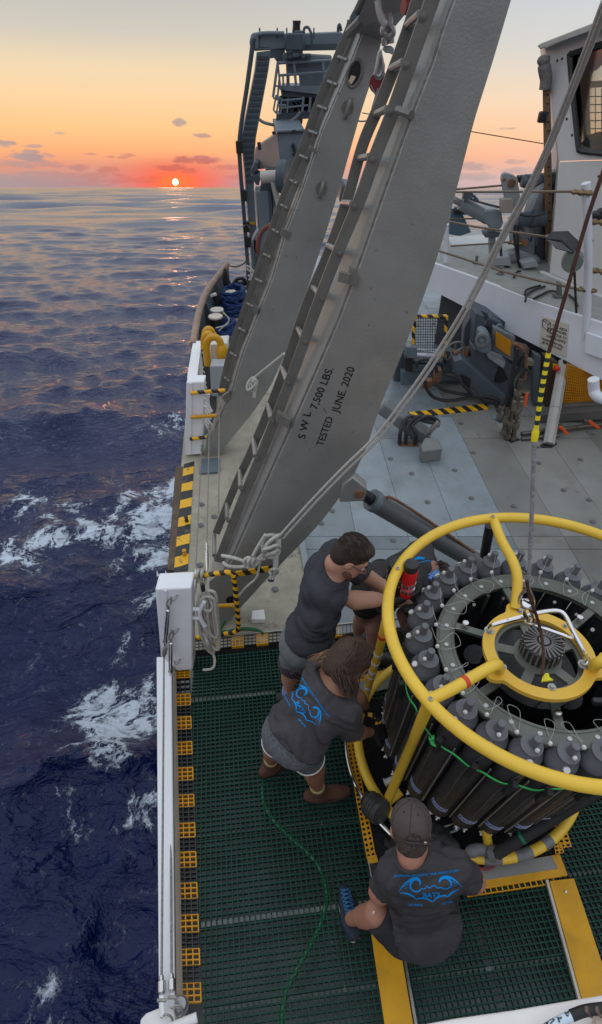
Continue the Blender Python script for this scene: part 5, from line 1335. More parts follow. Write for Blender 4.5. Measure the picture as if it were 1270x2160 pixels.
slab([(1057,420),(1083,420),(1083,450),(1057,450)],UD-.3,.1,'junction_box',M('beige_box',(.35,.32,.27),.5,var=.1),wn,.008)
mb=MB();mb.tube([W(1090,463,UD-.3),W(1150,462,UD-.3)],.09,14);mb.lathe([(.11,0),(.11,.06)],W(1120,462,UD-.3),(1,0,0),14);mb.build('motor',BLUEGREY_D,parent=wn)
slab([(1085,470),(1116,474),(1130,488),(1128,552),(1088,520)],UD-.2,.35,'gear_case',M('winch_case_paint',(.17,.21,.23),.45,var=.12,vs=4,dirt=(.14,.08,.05),ds=7,dt=.66),wn,.015)
slab([(1128,484),(1150,482),(1152,550),(1128,556)],UD-.1,.35,'side_case',BLUEGREY_D,wn,.02)
slab([(1093,479),(1123,494),(1121,511),(1095,494)],UD-.215,.01,'name_plate',M('navy_plate',(.02,.025,.08),.5),wn)
mb=MB()
a,b_=W(1095.5,490,UD-.22),W(1119,504.5,UD-.22)
vs,fs=text_tris('MARKEY',1.0,'LEFT');x0_=min(p[0] for p in vs);w_=max(p[0] for p in vs)-x0_
u=(b_-a);L_=u.length;u.normalize()
mb.add([a+u*((p[0]-x0_)/w_*L_)+Vector((0,0,1))*(p[1]/.7*.085) for p in vs],fs);mb.build('lettering',M('pale_lettering',(.55,.55,.55),.5),parent=wn,smooth=0)
slab([(1098,502),(1114,510),(1112,521),(1097,514)],UD-.212,.008,'label_plate',M('orange_label',(.40,.17,.09),.5,var=.1),wn)
slab([(1060,538),(1100,530),(1140,545),(1138,556),(1096,548),(1062,550)],UD-.3,.2,'base_frame',CREAMG,wn,.01)
slab([(1040,545),(1075,540),(1080,562),(1044,560)],8.5,.15,'base_frame',CREAMG,wn,.01)
slab([(1100,555),(1130,548),(1138,562),(1105,568)],8.4,.15,'base_frame',CREAMG,wn,.01)
slab([(1074,535),(1120,540),(1110,552),(1074,545)],8.8,.1,'dark_recess',BLACK_P,wn)
for pts in ([(1060,498),(1057,520),(1059,548),(1072,565),(1100,574)],[(1086,475),(1085,500),(1090,535),(1098,570),(1103,578)],[(1093,475),(1092,500),(1094,540),(1098,565)],[(1088,442),(1096,452),(1120,456),(1150,450)],[(1140,384),(1118,400),(1104,410),(1094,428)]):
 mb=MB();mb.tube(spline([W(x,y,UD-.45) for x,y in pts],6),.016,6);mb.build('hose',HOSE,parent=wn)
bm_=thing('hydraulic_boom','grey hydraulic cylinder pointing out to sea from the upper deck winch','hydraulic ram',W(1040,480,UD))
mb=MB();mb.tube([W(972,428,UD-.1),W(1030,460,UD-.1)],.088,16);mb.build('cylinder',M('boom_paint',(.20,.235,.25),.4,var=.1),parent=bm_)
mb=MB();mb.tube([W(955,420,UD-.1),W(974,429,UD-.1)],.045,12);mb.build('rod',STEEL_D,parent=bm_)
slab([(1021,448),(1026,443),(1045,442),(1058,446),(1062,470),(1056,484),(1034,482),(1022,468)],UD-.2,.3,'cylinder_head',M('boom_paint',(.20,.235,.25),.4),bm_,.04)
mb=MB();mb.tube(spline([W(982,414,UD-.2),W(990,418,UD-.2),W(1010,426,UD-.2),W(1056,438,UD-.2)],4),.016,6);mb.tube([W(980,410,UD-.2),W(1000,414,UD-.2),W(1008,424,UD-.2)],.02,6);mb.box(W(986,412,UD-.2),(.12,.08,.08));mb.build('pipe',BLUEGREY_D,parent=bm_)
slab([(1032,482),(1046,484),(1046,540),(1034,540)],UD-.1,.1,'pedestal',CREAMG,bm_,.01)
slab([(1022,492),(1056,490),(1060,500),(1024,502)],UD-.15,.2,'pedestal_top',BLUEGREY_D,bm_,.01)
t=slab([(952,440),(968,441),(973,446),(994,490),(970,498),(946,494)],9.6,.05,'bulwark_plate',M('blue_plate_paint',(.10,.17,.22),.45,var=.12),None);tag(t,'blue grey plate at the left end of the upper deck against the sea','bulwark')
mb=MB();mb.box(W(972,444,9.55),(.2,.1,.1));mb.build('fitting',BLACK_P,parent=t,bevel=.02)
STN=MATS['upper_white_paint']
def stanchion(pts,d,r,lab):
 t=thing('stanchion',lab,'stanchion',W(*pts[-1],d))
 mb=MB();mb.tube([W(x,y,d) for x,y in pts],r,14);mb.build('pipe',STN,parent=t)
 return t
SD=6.72
st=stanchion([(1236,386),(1240,480),(1241,560),(1238,676),(1231,740)],SD,.045,'thick white stanchion standing at the upper deck edge, right of the floodlight')
stanchion([(941,474),(942,552)],8.7,.035,'thin white stanchion at the left end of the upper deck')
stanchion([(926,500),(927,556)],8.9,.025,'short thin white stanchion half hidden behind the near gantry leg')
for (pts,d0,d1,r,lab) in [([(955,400),(1062,391)],8.9,8.9,.014,'thin upper wire running to the winch side plate'),([(955,405),(1100,404.5),(1204,404)],8.8,SD,.013,'top rail wire running level to the thick white stanchion'),
         ([(940,462),(1020,461)],9.0,9.0,.012,'middle rail wire in front of the sea left of the hydraulic cylinder'),([(930,464),(1000,478),(1150,499)],8.6,7.6,.014,'rail wire sloping past the winch towards the wooden post'),
         ([(928,530),(970,543),(1060,572),(1134,591),(1216,609)],8.5,6.75,.016,'worn rope rail along the upper deck edge, lowest of the rail lines'),([(950,519),(1032,514),(1070,511)],8.9,8.8,.013,'short wire near the pale deck patch')]:
 t=thing('rail_wire',lab,'rail wire',W(*pts[0],d0))
 n_=len(pts)
 mb=MB();mb.tube([W(x,y,d0+(d1-d0)*i/(n_-1)) for i,(x,y) in enumerate(pts)],r,6);mb.build('wire',M('rusty_wire',(.20,.15,.11),.6,metal=.4,var=.3,vs=20),parent=t)
 if len(pts) > 2 or d0 > 8.95:
  e=W(*pts[-1],d1);mb=MB();dd=Vector((.9,-.3,-.02)).normalized()
  mb.lathe([(.012,0),(.03,.03),(.02,.06),(.035,.1),(.02,.14),(.03,.18),(.012,.22)],e,dd,8);mb.build('turnbuckle',M('tarnished_brass',(.25,.18,.10),.45,metal=.7,var=.3,vs=20),parent=t)
mb=MB();mb.lathe([(.02,0),(.035,.04),(.02,.08),(.04,.12),(.02,.17)],W(1246,468,SD),(1,-.2,0),8);tag(mb.build('turnbuckle',MATS['tarnished_brass']),'tarnished turnbuckle right of the thick white stanchion, upper one','turnbuckle')
mb=MB();mb.lathe([(.02,0),(.035,.04),(.02,.08),(.04,.12),(.02,.17)],W(1249,570,SD),(1,-.1,-.1),8);tag(mb.build('turnbuckle',MATS['tarnished_brass']),'brassy turnbuckle right of the thick white stanchion, lower one','turnbuckle')
mb=MB();mb.box(W(1262,456,SD+.1),(.14,.1,.1));mb.box(W(1270,448,SD+.1),(.1,.1,.08));tag(mb.build('cable_gland',BLACK_P,bevel=.03),'small black fitting at the right edge beside the cabin wall','fitting')
fl=thing('floodlight','black floodlight pointing down from the thick white stanchion','floodlight',W(1190,530,SD))
FLD=SD-.15
top_=[W(1147,502,FLD-.12),W(1166,488,FLD+.02),W(1198,488,FLD+.16),W(1224,508,FLD+.12)]
bot_=[W(1153,507,FLD-.14),W(1170,526,FLD-.1),W(1212,537,FLD),W(1224,513,FLD+.12)]
mb=MB()
V=[W(1147,501,FLD-.14),W(1167,487,FLD+.05),W(1199,489,FLD+.16),W(1184,505,FLD-.16),W(1226,511,FLD+.12),W(1213,537,FLD-.1),W(1172,525,FLD-.16),W(1210,520,FLD+.2),W(1180,505,FLD+.2)]
mb.add(V,[(0,3,2,1),(3,5,4,2),(0,6,5,3),(1,2,4,7,8),(0,1,8,6),(6,8,7,5),(5,7,4)]);mb.build('housing',M('black_lamp_paint',(.02,.02,.022),.4,var=.3,vs=8),parent=fl,bevel=.012)
mb=MB();mb.add([W(1152,505,FLD-.158),W(1184,511,FLD-.18),W(1209,533,FLD-.125),W(1172,523,FLD-.18)],[(0,1,2,3)]);mb.build('lens',M('lamp_glass',(.20,.21,.22),.15,var=.3,vs=20),parent=fl)
mb=MB();mb.lathe([(.1,0),(.108,.03),(.108,.14),(.09,.17)],W(1207,555,FLD-.1),(.35,.9,0),20);mb.build('junction_box',M('grey_green_paint',(.16,.19,.17),.5,var=.2,dirt=(.2,.12,.07),ds=8,dt=.6),parent=fl)
mb=MB();mb.tube([W(1212,536,FLD),W(1210,548,FLD)],.03,8);mb.build('neck',BLACK_P,parent=fl)
mb=MB();mb.tube(spline([W(1212,574,FLD),W(1213,600,FLD),W(1216,660,FLD)],4),.013,6);mb.build('lamp_cable',HOSE,parent=fl)
mb=MB()
for pts,lab in zip(([(1140,602),(1125,606),(1110,612),(1108,622)],[(1150,604),(1130,610),(1112,622),(1108,636)],[(1180,616),(1160,614),(1142,622),(1126,630)],[(1200,622),(1212,632),(1218,645)],[(1084,585),(1090,574),(1098,572)]),('upper of two black cables curling down at the cabin corner','lower of two black cables curling down at the cabin corner','black cable bowed towards the white beam below the cabin','black cable end right of the grey fitting under the cabin','short black cable end by the winch foot')):
 mb=MB();mb.tube(spline([G(x,y,ZU+.02) for x,y in pts],5),.014,6);tag(mb.build('deck_cable',HOSE),lab,'cable','black cables on the upper deck')
t=slab([(1177,596),(1186,598),(1186,628),(1178,630)],7.4,.08,'mooring_cleat',M('grey_fitting',(.14,.14,.13),.6,var=.2),None,.01);tag(t,'grey fitting standing on the upper deck under the cabin','fitting')
mb=MB();mb.prism([W(1170,625,7.35),W(1194,628,7.35),W(1196,640,7.35),W(1172,638,7.35)],(0,.1,0));mb.build('foot',MATS['grey_fitting'],parent=t)
for (x,y) in [(1055,578),(1004,555)]:
 mb=MB();p=G(x,y,ZU);mb.lathe([(.05,0),(.05,.01),(.02,.02),(.02,.08),(.035,.09),(.01,.1)],p,(0,0,1),10)
 tag(mb.build('rope_eye',MATS['grey_fitting']),'small grey rope eye on the upper deck, '+('nearer the cabin' if x > 1030 else 'nearer the gantry'),'fitting')
pil=thing('deck_pillar','pale grey octagonal pillar holding up the white upper deck edge','pillar',G(1157,940))
a,b_=G(1157,938),PV(1189,764,-.02)
PIL=M('pillar_paint',(.36,.35,.32),.5,var=.12,vs=5,dirt=(.22,.13,.07),ds=8,dt=.64)
mb=MB();mb.lathe([(.068,0),(.068,(b_-a).length)],a,b_-a,8,x=(1,.42,0));mb.build('shaft',PIL,parent=pil,smooth=20)
m_=a.lerp(b_,.42);mb=MB();mb.lathe([(.075,0),(.075,.02)],m_,b_-a,8,x=(1,.42,0));mb.build('joint_flange',PIL,parent=pil,smooth=20)
mb=MB();mb.prism([G(1139,938,.006),G(1160,930,.006),G(1176,936,.006),G(1164,944,.006),G(1142,944,.006)],(0,0,-.006));mb.build('dark_socket',BLACK_P,parent=pil)
YPN=M('yellow_grille_plastic',srgb(196,130,10),.5,var=.16,vs=8,dirt=(.16,.09,.02),ds=10,dt=.62)
def grille(quad,d,nu,nv,name,label,frame_m,parent=None,fw=.03):
 a,b_,c_,e=[W(x,y,d) for x,y in quad]
 P=lambda u,v:(a.lerp(b_,u)).lerp(e.lerp(c_,u),v)
 mb=MB()
 for i in range(nu+1):mb.bar(P(i/nu,0),P(i/nu,1),.012,.02,(0,1,0))
 for j in range(nv+1):mb.bar(P(0,j/nv)+Vector((0,.002,0)),P(1,j/nv)+Vector((0,.002,0)),.014,.02,(0,1,0))
 o=mb.build('grille',YPN,parent=parent,smooth=0,normals=False)
 if frame_m:
  mb=MB()
  for p,q in ((a,b_),(b_,c_),(c_,e),(e,a)):mb.bar(p,q,fw,.06,(0,1,0))
  mb.build('frame',frame_m,parent=parent,bevel=.004)
cg=thing('machine_cage','yellow grille panel on a grey base frame under the upper deck, right of the pillar','machine guard',W(1230,890,6.5))
grille([(1196,768),(1300,810),(1300,850),(1186,854)],6.6,26,14,'cage','',None,cg)
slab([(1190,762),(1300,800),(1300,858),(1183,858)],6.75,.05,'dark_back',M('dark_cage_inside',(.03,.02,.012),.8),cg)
slab([(1170,858),(1300,850),(1300,862),(1168,872)],6.5,.08,'base_channel',M('grey_brown_channel',(.11,.105,.095),.55,var=.2),cg,.005)
slab([(1140,876),(1300,862),(1300,884),(1138,892)],6.4,.1,'base_channel',M('grey_brown_channel',(.11,.105,.095),.55),cg,.005)
slab([(1150,752),(1176,764),(1172,862),(1150,868)],6.8,.15,'control_panel',M('rust_brown_box',(.09,.06,.04),.6,var=.2),cg,.01)
mb=MB();mb.lathe([(.03,0),(.03,.04),(.02,.05)],W(1174,776,6.7),(0,-1,0),12);mb.build('stop_button',RED,parent=cg)
mb=MB();mb.prism([W(1167,768,6.72),W(1180,771,6.72),W(1179,783,6.72),W(1167,780,6.72)],(0,.02,0));mb.build('button_plate',VENT_Y,parent=cg)
slab([(1126,745),(1142,752),(1134,858),(1124,852)],6.8,.1,'grey_panel',BLUEGREY_D,cg,.01)
mb=MB();mb.tube([W(1100,915,6.1),W(1290,893,6.3)],.026,10);mb.tube([W(1100,926,6.0),W(1180,918,6.05)],.022,10)
tag(mb.build('low_pipes',M('pipe_bronze',(.13,.11,.09),.4,metal=.6,var=.3,vs=14)),'pair of bronze grey pipes low along the deck under the cage','pipe')
for (xa,ya,xb,yb,lab) in [(1182,900,1198,916,'orange valve handle on the pipe just right of the pillar foot'),(1243,888,1264,904,'orange valve handle on the pipe at the right edge'),(1112,829,1106,857,'upright orange valve handle above the pipe manifold')]:
 d=6.05 if ya > 870 else 6.0
 mb=MB();mb.bar(W(xa,ya,d),W(xb,yb,d),.035,.014,(0,1,0));h_=tag(mb.build('valve_handle',ORANGE,bevel=.004),lab,'valve handle','orange valve handles')
 mb=MB();mb.box(W(xa-4,ya+1,d+.06),(.09,.07,.06));mb.build('valve_body',MATS['pipe_bronze'],parent=h_,bevel=.01)
mf=thing('pipe_manifold','rusty upright pipes and valves rising through a hole in the deck plates','pipes',G(1075,930))
mb=MB();mb.prism([G(1054,912,.012),G(1066,908,.012),G(1097,927,.012),G(1078,933,.012)],(0,0,-.012));mb.build('deck_hole',BLACK_P,parent=mf)
for (pts,r) in [([(1062,914),(1066,890),(1072,860)],.024),([(1071,922),(1075,894),(1083,862)],.026),([(1082,928),(1086,900),(1090,868),(1094,840)],.028),([(1090,870),(1092,830),(1100,800)],.03),([(1052,880),(1056,858)],.02),([(1064,884),(1068,860)],.02)]:
 P=[W(x,y,6.02) for x,y in pts]
 mb=MB();mb.tube(P,r,10);mb.build('pipe',MATS['pipe_bronze'],parent=mf)
 for p in P[:-1]:
  mb=MB();mb.lathe([(r*1.35,-.02),(r*1.6,0),(r*1.35,.05)],p,P[1]-P[0],8);mb.build('union_nut',M('union_steel',(.22,.19,.15),.4,metal=.7,var=.3,vs=20),parent=mf)
for (x,y,s) in [(1083,892,.13),(1090,852,.14),(1098,842,.1)]:
 mb=MB();mb.box(W(x,y,6.05),(s,s*.8,s));mb.build('valve_block',M('union_steel',(.22,.19,.15),.4),parent=mf,bevel=.012)
slab([(1042,885),(1060,882),(1070,888),(1054,893)],6.1,.1,'drip_tray',M('blue_plate_paint',(.10,.17,.22),.45),mf)
mb=MB();mb.tube(spline([W(1080,726,6.2),W(1092,728,6.2),(W(1105,742,6.2)),W(1110,765,6.2),W(1106,800,6.2)],5),.022,10);mb.build('rusty_elbow',RUST,parent=mf)
slab([(1092,728),(1118,736),(1116,766),(1098,764)],6.9,.15,'rusty_box',M('dark_rusty_box',(.09,.055,.035),.7,var=.4,vs=12),mf,.02)
slab([(1110,758),(1128,762),(1126,774),(1110,772)],6.6,.1,'small_box',M('olive_box',(.14,.13,.09),.6),mf,.01)
for pts in ([(1108,742),(1092,758),(1082,780),(1076,810),(1068,838),(1056,858),(1048,868)],[(1104,750),(1096,775),(1080,800),(1080,830),(1072,850),(1064,868)],[(1092,735),(1086,760),(1082,790),(1076,820)],[(1112,776),(1096,800),(1090,820),(1088,850)]):
 mb=MB();mb.tube(spline([W(x,y,6.08) for x,y in pts],6),.021,10);mb.build('hydraulic_hose',HOSE,parent=mf)
tw=thing('trawl_winch','large blue grey winch stand with a small yellow grille under the upper deck','winch',W(1040,840,7.2))
TWD=7.2
slab([(958,762),(975,757),(1094,858),(1092,884),(1062,884),(958,786)],TWD-.35,.25,'base_beam',BLUEGREY_D,tw,.01)
slab([(1003,660),(1022,668),(1020,770),(1002,752),(996,725)],TWD+.1,.25,'column',BLUEGREY_D,tw,.01)
slab([(980,690),(1000,655),(1004,662),(990,735),(976,738)],TWD+.3,.15,'column',BLUEGREY_D,tw,.01)
slab([(1000,735),(1024,744),(1066,770),(1082,778),(1080,838),(1064,842),(1000,790)],TWD-.1,.3,'body_plate',M('winch_body_paint',(.085,.105,.125),.5,var=.18,vs=4,dirt=(.15,.1,.07),ds=8,dt=.66),tw,.012)
slab([(1026,745),(1068,764),(1062,778),(1030,756)],TWD-.16,.2,'top_shelf',M('worn_shelf_paint',(.28,.31,.32),.5,var=.25,vs=9),tw,.008)
slab([(1042,806),(1052,775),(1062,778),(1072,800),(1058,808)],TWD-.115,.02,'recess',BLACK_P,tw)
mb=MB();mb.prism([W(1012,745,TWD-.3),W(1012,712,TWD-.3),W(1014,702,TWD-.3),W(1023,699,TWD-.3),W(1032,704,TWD-.3),W(1036,716,TWD-.3),W(1038,742,TWD-.3),W(1026,748,TWD-.3)],(0,.2,0));brg=mb.build('bearing_block',BLUEGREY,parent=tw,bevel=.02)
mb=MB();mb.lathe([(.085,0),(.085,.03),(.055,.035),(.05,.015),(.03,.015),(.03,.03)],W(1017,716,TWD-.31),(-.3,-1,0),18);mb.build('bearing_ring',M('bearing_paint',(.16,.18,.19),.5),parent=brg)
slab([(1042,690),(1088,712),(1083,764),(1040,740)],TWD-.2,.1,'grille_box',M('grille_frame_paint',(.15,.17,.18),.5,var=.1),tw,.012)
grille([(1047,701),(1077,720),(1075,750),(1046,729)],TWD-.225,11,10,'g','',None,tw)
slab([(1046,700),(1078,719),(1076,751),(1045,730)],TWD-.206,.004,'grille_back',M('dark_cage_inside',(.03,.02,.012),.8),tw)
slab([(1034,668),(1062,684),(1050,700),(1022,690)],TWD+.3,.3,'upper_block',BLUEGREY_D,tw,.02)
mb=MB();mb.lathe([(.05,0),(.05,.05)],W(1052,690,TWD+.2),(0,-1,0),10);mb.build('boss',BLUEGREY,parent=tw)
slab([(972,790),(994,800),(990,822),(976,806)],TWD-.38,.02,'beam_opening',BLACK_P,tw)
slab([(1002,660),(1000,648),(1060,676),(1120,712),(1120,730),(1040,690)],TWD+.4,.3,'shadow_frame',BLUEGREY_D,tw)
gd=thing('cable_drum_stand','small cable drum stand with a wire mesh guard edged in yellow and black tape','cable drum',W(915,830,7.4))
GDD=7.4
TAPE=hazard('guard_tape',Vector((1,.2,.9)),.10,wear=.75)
for pts in ([(876,667),(942,667)],[(942,667),(940,700),(938,765)],[(872,690),(872,728)],[(876,667),(874,690)]):
 mb=MB();mb.tube([W(x,y,GDD-.1) for x,y in pts],.022,8);mb.build('guard_bar',TAPE,parent=gd)
for k in range(13):
 mb=MB();mb.tube([W(878+k*5,669,GDD-.1),W(877+k*5,742,GDD-.1)],.0045,4);mb.build('mesh_wire',BLACK_P,parent=gd)
for k in range(13):
 mb=MB();mb.tube([W(875,672+k*5.6,GDD-.1),W(941,672+k*5.6,GDD-.1)],.0045,4);mb.build('mesh_wire',BLACK_P,parent=gd)
mb=MB();mb.tube([W(872,748,GDD),W(934,752,GDD)],.10,20);mb.build('drum',M('bright_drum',(.38,.42,.45),.25,metal=.7,var=.2,vs=6),parent=gd)
for (poly,m,dd) in [([(857,732),(880,732),(880,756),(858,756)],BLUEGREY,-.2),([(854,755),(870,755),(870,784),(855,784)],BLACK_P,-.15),([(868,770),(930,772),(930,784),(868,784)],BLUEGREY_D,-.1),([(930,740),(956,742),(954,785),(932,786)],BLUEGREY_D,-.05),
       ([(846,784),(968,784),(968,806),(890,802),(846,826)],BLUEGREY,.0),([(846,800),(880,800),(862,826),(844,830)],BLUEGREY,.05),([(940,800),(968,800),(968,830),(956,830),(945,812)],BLUEGREY,.05),([(835,740),(858,738),(850,826),(830,826)],BLUEGREY_D,.1)]:
 slab(poly,GDD+dd,.2,'stand_plate',m,gd,.01)
mb=MB();mb.lathe([(.06,0),(.06,.18),(.05,.2)],W(978,748,GDD-.1),(.6,.8,0),14);mb.build('rusty_shaft',RUST,parent=gd)
hw=thing('hand_wheel','grey five spoked hand wheel on the cable drum stand','hand wheel',W(959,742,GDD-.35))
c=W(959,742,GDD-.35);ru,rv=Vector((.95,.25,0)).normalized(),Vector((.02,-.1,1)).normalized()
WH=M('hand_wheel_paint',(.17,.165,.15),.45,metal=.3,var=.15)
mb=MB();mb.tube([c+(ru*math.cos(a)+rv*math.sin(a))*.135 for a in np.linspace(0,2*math.pi,28,endpoint=False)],.012,8,closed=True);mb.build('rim',WH,parent=hw)
for k in range(5):
 a=2*math.pi*k/5+.4;mb=MB();mb.tube([c,c+(ru*math.cos(a)+rv*math.sin(a))*.132],[.014,.009],8);mb.build('spoke',WH,parent=hw)
mb=MB();mb.lathe([(.03,-.03),(.03,.05),(.015,.06)],c,ru.cross(rv),12);mb.build('hub',RUST,parent=hw)
mb=MB()
for pts,lab in zip(([(878,775),(882,762),(900,758),(916,770),(922,785)],[(896,802),(900,820),(915,838),(945,845),(985,840),(1020,836),(1048,842),(1056,855)],[(940,790),(960,795),(980,815),(996,832)],[(915,810),(940,824),(980,832),(1010,836)],[(1010,838),(1035,838),(1050,850)],[(1016,842),(1040,846),(1048,858)]),('black hose arched in front of the small cable drum','longest black hose, sagging across the deck to the pipe manifold','short black hose dropping right of the cable drum stand','black hose running just above the longest sagging one','upper hose end bending into the pipe manifold','lower hose end bending into the pipe manifold')):
 mb=MB();mb.tube(spline([W(x,y,6.75) for x,y in pts],6),.022,8);tag(mb.build('hydraulic_hose',HOSE),lab,'hose','hoses at the cable drum stand')
mb=MB();mb.tube([W(920,785,6.9),W(918,800,6.9),W(912,812,6.9)],.03,8);mb.box(W(900,808,6.9),(.12,.1,.1));mb.box(W(922,790,6.9),(.08,.1,.16));mb.build('rusty_fittings',RUST,parent=gd)
mb=MB();mb.tube(spline([W(1252,800,5.9),W(1253,822,5.9),W(1258,834,5.85),W(1275,842,5.8),W(1310,850,5.7)],5),.06,14);tag(mb.build('bent_pipe',STN),'white bent pipe under the upper deck at the right edge','pipe')
mb=MB();mb.tube([W(985,276,9.0),W(1146,303,9.0)],.006,5);tag(mb.build('sky_wire',BLACK_P),'thin dark wire crossing the sky left of the cabin','wire')
fg=thing('guard_rail','white painted rail with a taped black pipe at the bottom right corner','rail',G(1100,2160,1.5))
mb=MB();mb.prism([G(-400,2345,1.5),G(500,2218,1.5),G(870,2164,1.5),G(960,2147,1.5),G(1080,2130,1.5),G(1180,2113,1.5),G(1280,2096,1.5),G(1330,2088,1.5),G(2000,1985,1.5),G(2000,2250,1.5),G(1340,2420,1.5),G(500,2540,1.5),G(-400,2670,1.5)],(0,0,-.08));mb.build('top_plate',M('cream_white_paint',(.78,.74,.71),.45,var=.05,vs=6,dirt=(.5,.42,.36),ds=12,dt=.7),parent=fg,bevel=.012,seg=3)
P=spline([G(1130,2185,1.53),G(1170,2160,1.55),G(1205,2143,1.56),G(1240,2131,1.57),G(1300,2124,1.57)],6)
mb=MB();mb.tube(P[:13],.014,12);mb.build('chipped_pipe',M('chipped_pale_paint',(.55,.66,.75),.5,var=.1,dirt=(.04,.05,.07),ds=40,dt=.52,dw=.03),parent=fg)
mb=MB();mb.tube(P[12:],.0155,12);mb.build('taped_pipe',BLACK,parent=fg)
for x in (1236,1258):
 p,p2=G(x,2128,1.59),G(x+12,2142,1.56)
 mb=MB();mb.bar(p,p2,.016,.01);mb.build('clip',M('bronze_clip',(.16,.11,.09),.4,metal=.5,var=.2),parent=fg,bevel=.002)
mb=MB();mb.prism([G(1255,2140,1.545),G(1275,2136,1.545),G(1310,2200,1.545),G(1262,2200,1.545)],(0,0,-.03));mb.build('clip_base',M('rusty_white',(.5,.42,.33),.6,var=.25,vs=20),parent=fg)
RC_T,RR_T=Vector((1.222,1.880,1.60)),.799
RC_B,RR_B=Vector((1.105,2.110,.105)),.722
BT_T,BT_RT=Vector((1.243,1.946,1.45)),.606
BT_B,BT_RB=Vector((1.120,2.060,.27)),.535
RC_M,RR_M=Vector((1.250,1.925,1.34)),.535
pol=lambda c,r,a:c+Vector((math.cos(a),math.sin(a),0))*r
ang_of=lambda c,p:math.atan2(p.y-c.y,p.x-c.x)
ros=thing('sampling_rosette','big water sampling frame with yellow tube rings and a circle of dark grey bottles','sampling frame',RC_B-Vector((0,0,.1)))
RO=Vector(ros['_o'])
YT=M('yellow_frame_paint',srgb(232,192,62),.38,var=.07,vs=6,dirt=(.20,.14,.05),ds=22,dt=.655,dw=.04,bump=.1,bs=40)
YH=M('yellow_hub_paint',srgb(226,182,66),.5,var=.06,vs=6,dirt=(.35,.28,.14),ds=20,dt=.72)
circ=lambda c,r,n=96:[pol(c,r,2*math.pi*k/n) for k in range(n)]
mb=MB();mb.tube(circ(RC_T,RR_T),.0295,12,closed=True);mb.build('top_ring',YT,parent=ros)
mb=MB();mb.tube(circ(RC_B,RR_B),.031,12,closed=True);mb.build('base_ring',YT,parent=ros)
CH=M('chrome_tube',(.75,.75,.76),.12,metal=1.,var=.05)
cc,cr=RC_B+Vector((.0,.0,-.05)),RR_B+.075
for a0,a1 in ((165,214),(217,246)):
 mb=MB();mb.tube(arc(cc,(1,0,0),(0,1,0),cr,rad(a0),rad(a1),24),.0135,10);mb.build('rub_tube',CH,parent=ros)
HC=G(1137,1374,1.43)
HR=(G(1018,1374,1.43)-HC).length*.97
s1,s2=G(1040,1092,1.6),G(908,1476,1.6)
A1,A2=ang_of(RC_T,s1),ang_of(RC_T,s2)
A3=A2+(A1-A2) % (2*math.pi)*0+rad(128)
lugs=[G(1086,1283,1.43),G(1052,1414,1.43),G(1252,1408,1.43)]
spk=[[s1,G(1058,1140,1.60),G(1080,1180,1.59),G(1091,1215,1.55),G(1090,1255,1.48),lugs[0]],
    [s2,G(960,1450,1.6),G(1015,1418,1.595),G(1046,1402,1.57),G(1052,1408,1.50),lugs[1]],
    [G(1300,1385,1.6),G(1280,1391,1.6),G(1262,1398,1.57),G(1254,1404,1.5),lugs[2]]]
spk[2].insert(0,pol(RC_T,RR_T,ang_of(RC_T,G(1400,1350,1.6))))
for P in spk:
 mb=MB();mb.tube(spline(P,7),.0275,12);mb.build('spoke',YT,parent=ros)
BOLT=M('flange_bolt',(.40,.39,.36),.4,metal=.7,var=.15)
for p in (G(1040,1089,1.632),G(908,1474,1.632),G(839,1199,1.632)):
 mb=MB();mb.lathe([(.011,0),(.011,.004),(.006,.004),(.005,-.001)],p,(0,0,1),10);mb.build('frame_bolt',BOLT,parent=ros)
mb=MB();mb.tube([s2,G(872,1562,.87),G(816,1692,.12)],.0285,12);mb.build('post',YT,parent=ros)
mb=MB();mb.tube([G(908,1650+40,.12),G(840,1684,.13)],.026,10);
mb=MB();mb.tube([G(818,1690,.12),G(845,1668,.16)],.03,12);mb.build('post_stub',YT,parent=ros)
tp=[G(817,1300,1.55),G(800,1370,1.1),G(782,1430,.72),G(768,1478,.40),G(757,1512,.14)]
mb=MB();mb.tube(spline(tp,5),.024,12);mb.build('post',YT,parent=ros,label='yellow post wrapped with bands of white and orange tape')
tpp=spline(tp,10)
TAPE_W=M('white_tape',(.66,.66,.63),.6,var=.1);TAPE_O=M('orange_tape',srgb(215,80,28),.55,var=.1)
for f,w,m in [(.02,.02,TAPE_O),(.15,.03,TAPE_O),(.30,.018,TAPE_W),(.38,.014,TAPE_W),(.45,.018,TAPE_W),(.50,.013,TAPE_W),(.60,.02,TAPE_W),(.68,.012,TAPE_W),(.78,.03,TAPE_O)]:
 i=int(f*(len(tpp)-2));d=(tpp[i+1]-tpp[i]).normalized()
 mb=MB();mb.tube([tpp[i],tpp[i]+d*w*1.5],.0265,12);mb.build('tape_band',m,parent=ros)
mb=MB();mb.tube([G(1034,1108,1.5),G(1022,1172,1.2)],.03,12);mb.build('post',BLACK_P,parent=ros,label='black sleeved post under the top of the ring')
p3=pol(RC_T,RR_T,rad(-35));mb=MB();mb.tube([p3,pol(RC_B,RR_B,rad(-35))],.0285,12);mb.build('post',YT,parent=ros)
mb=MB();mb.tube([G(1022,1735,.34),G(1032,1792,.12)],.026,12);mb.build('post',YT,parent=ros)
mb=MB();mb.tube([G(766,1500,.18),G(800,1512,.17),G(842,1526,.16)],.022,10);mb.build('brace',YT,parent=ros)
P=spline(spk[1],7);i=9;d=(P[i+1]-P[i]).normalized()
mb=MB();mb.tube([P[i],P[i]+d*.022],.0295,12);mb.build('tape_band',M('red_tape',srgb(205,66,30),.55),parent=ros)
outl=[]
N_=96
lang=[ang_of(HC,l) for l in lugs]
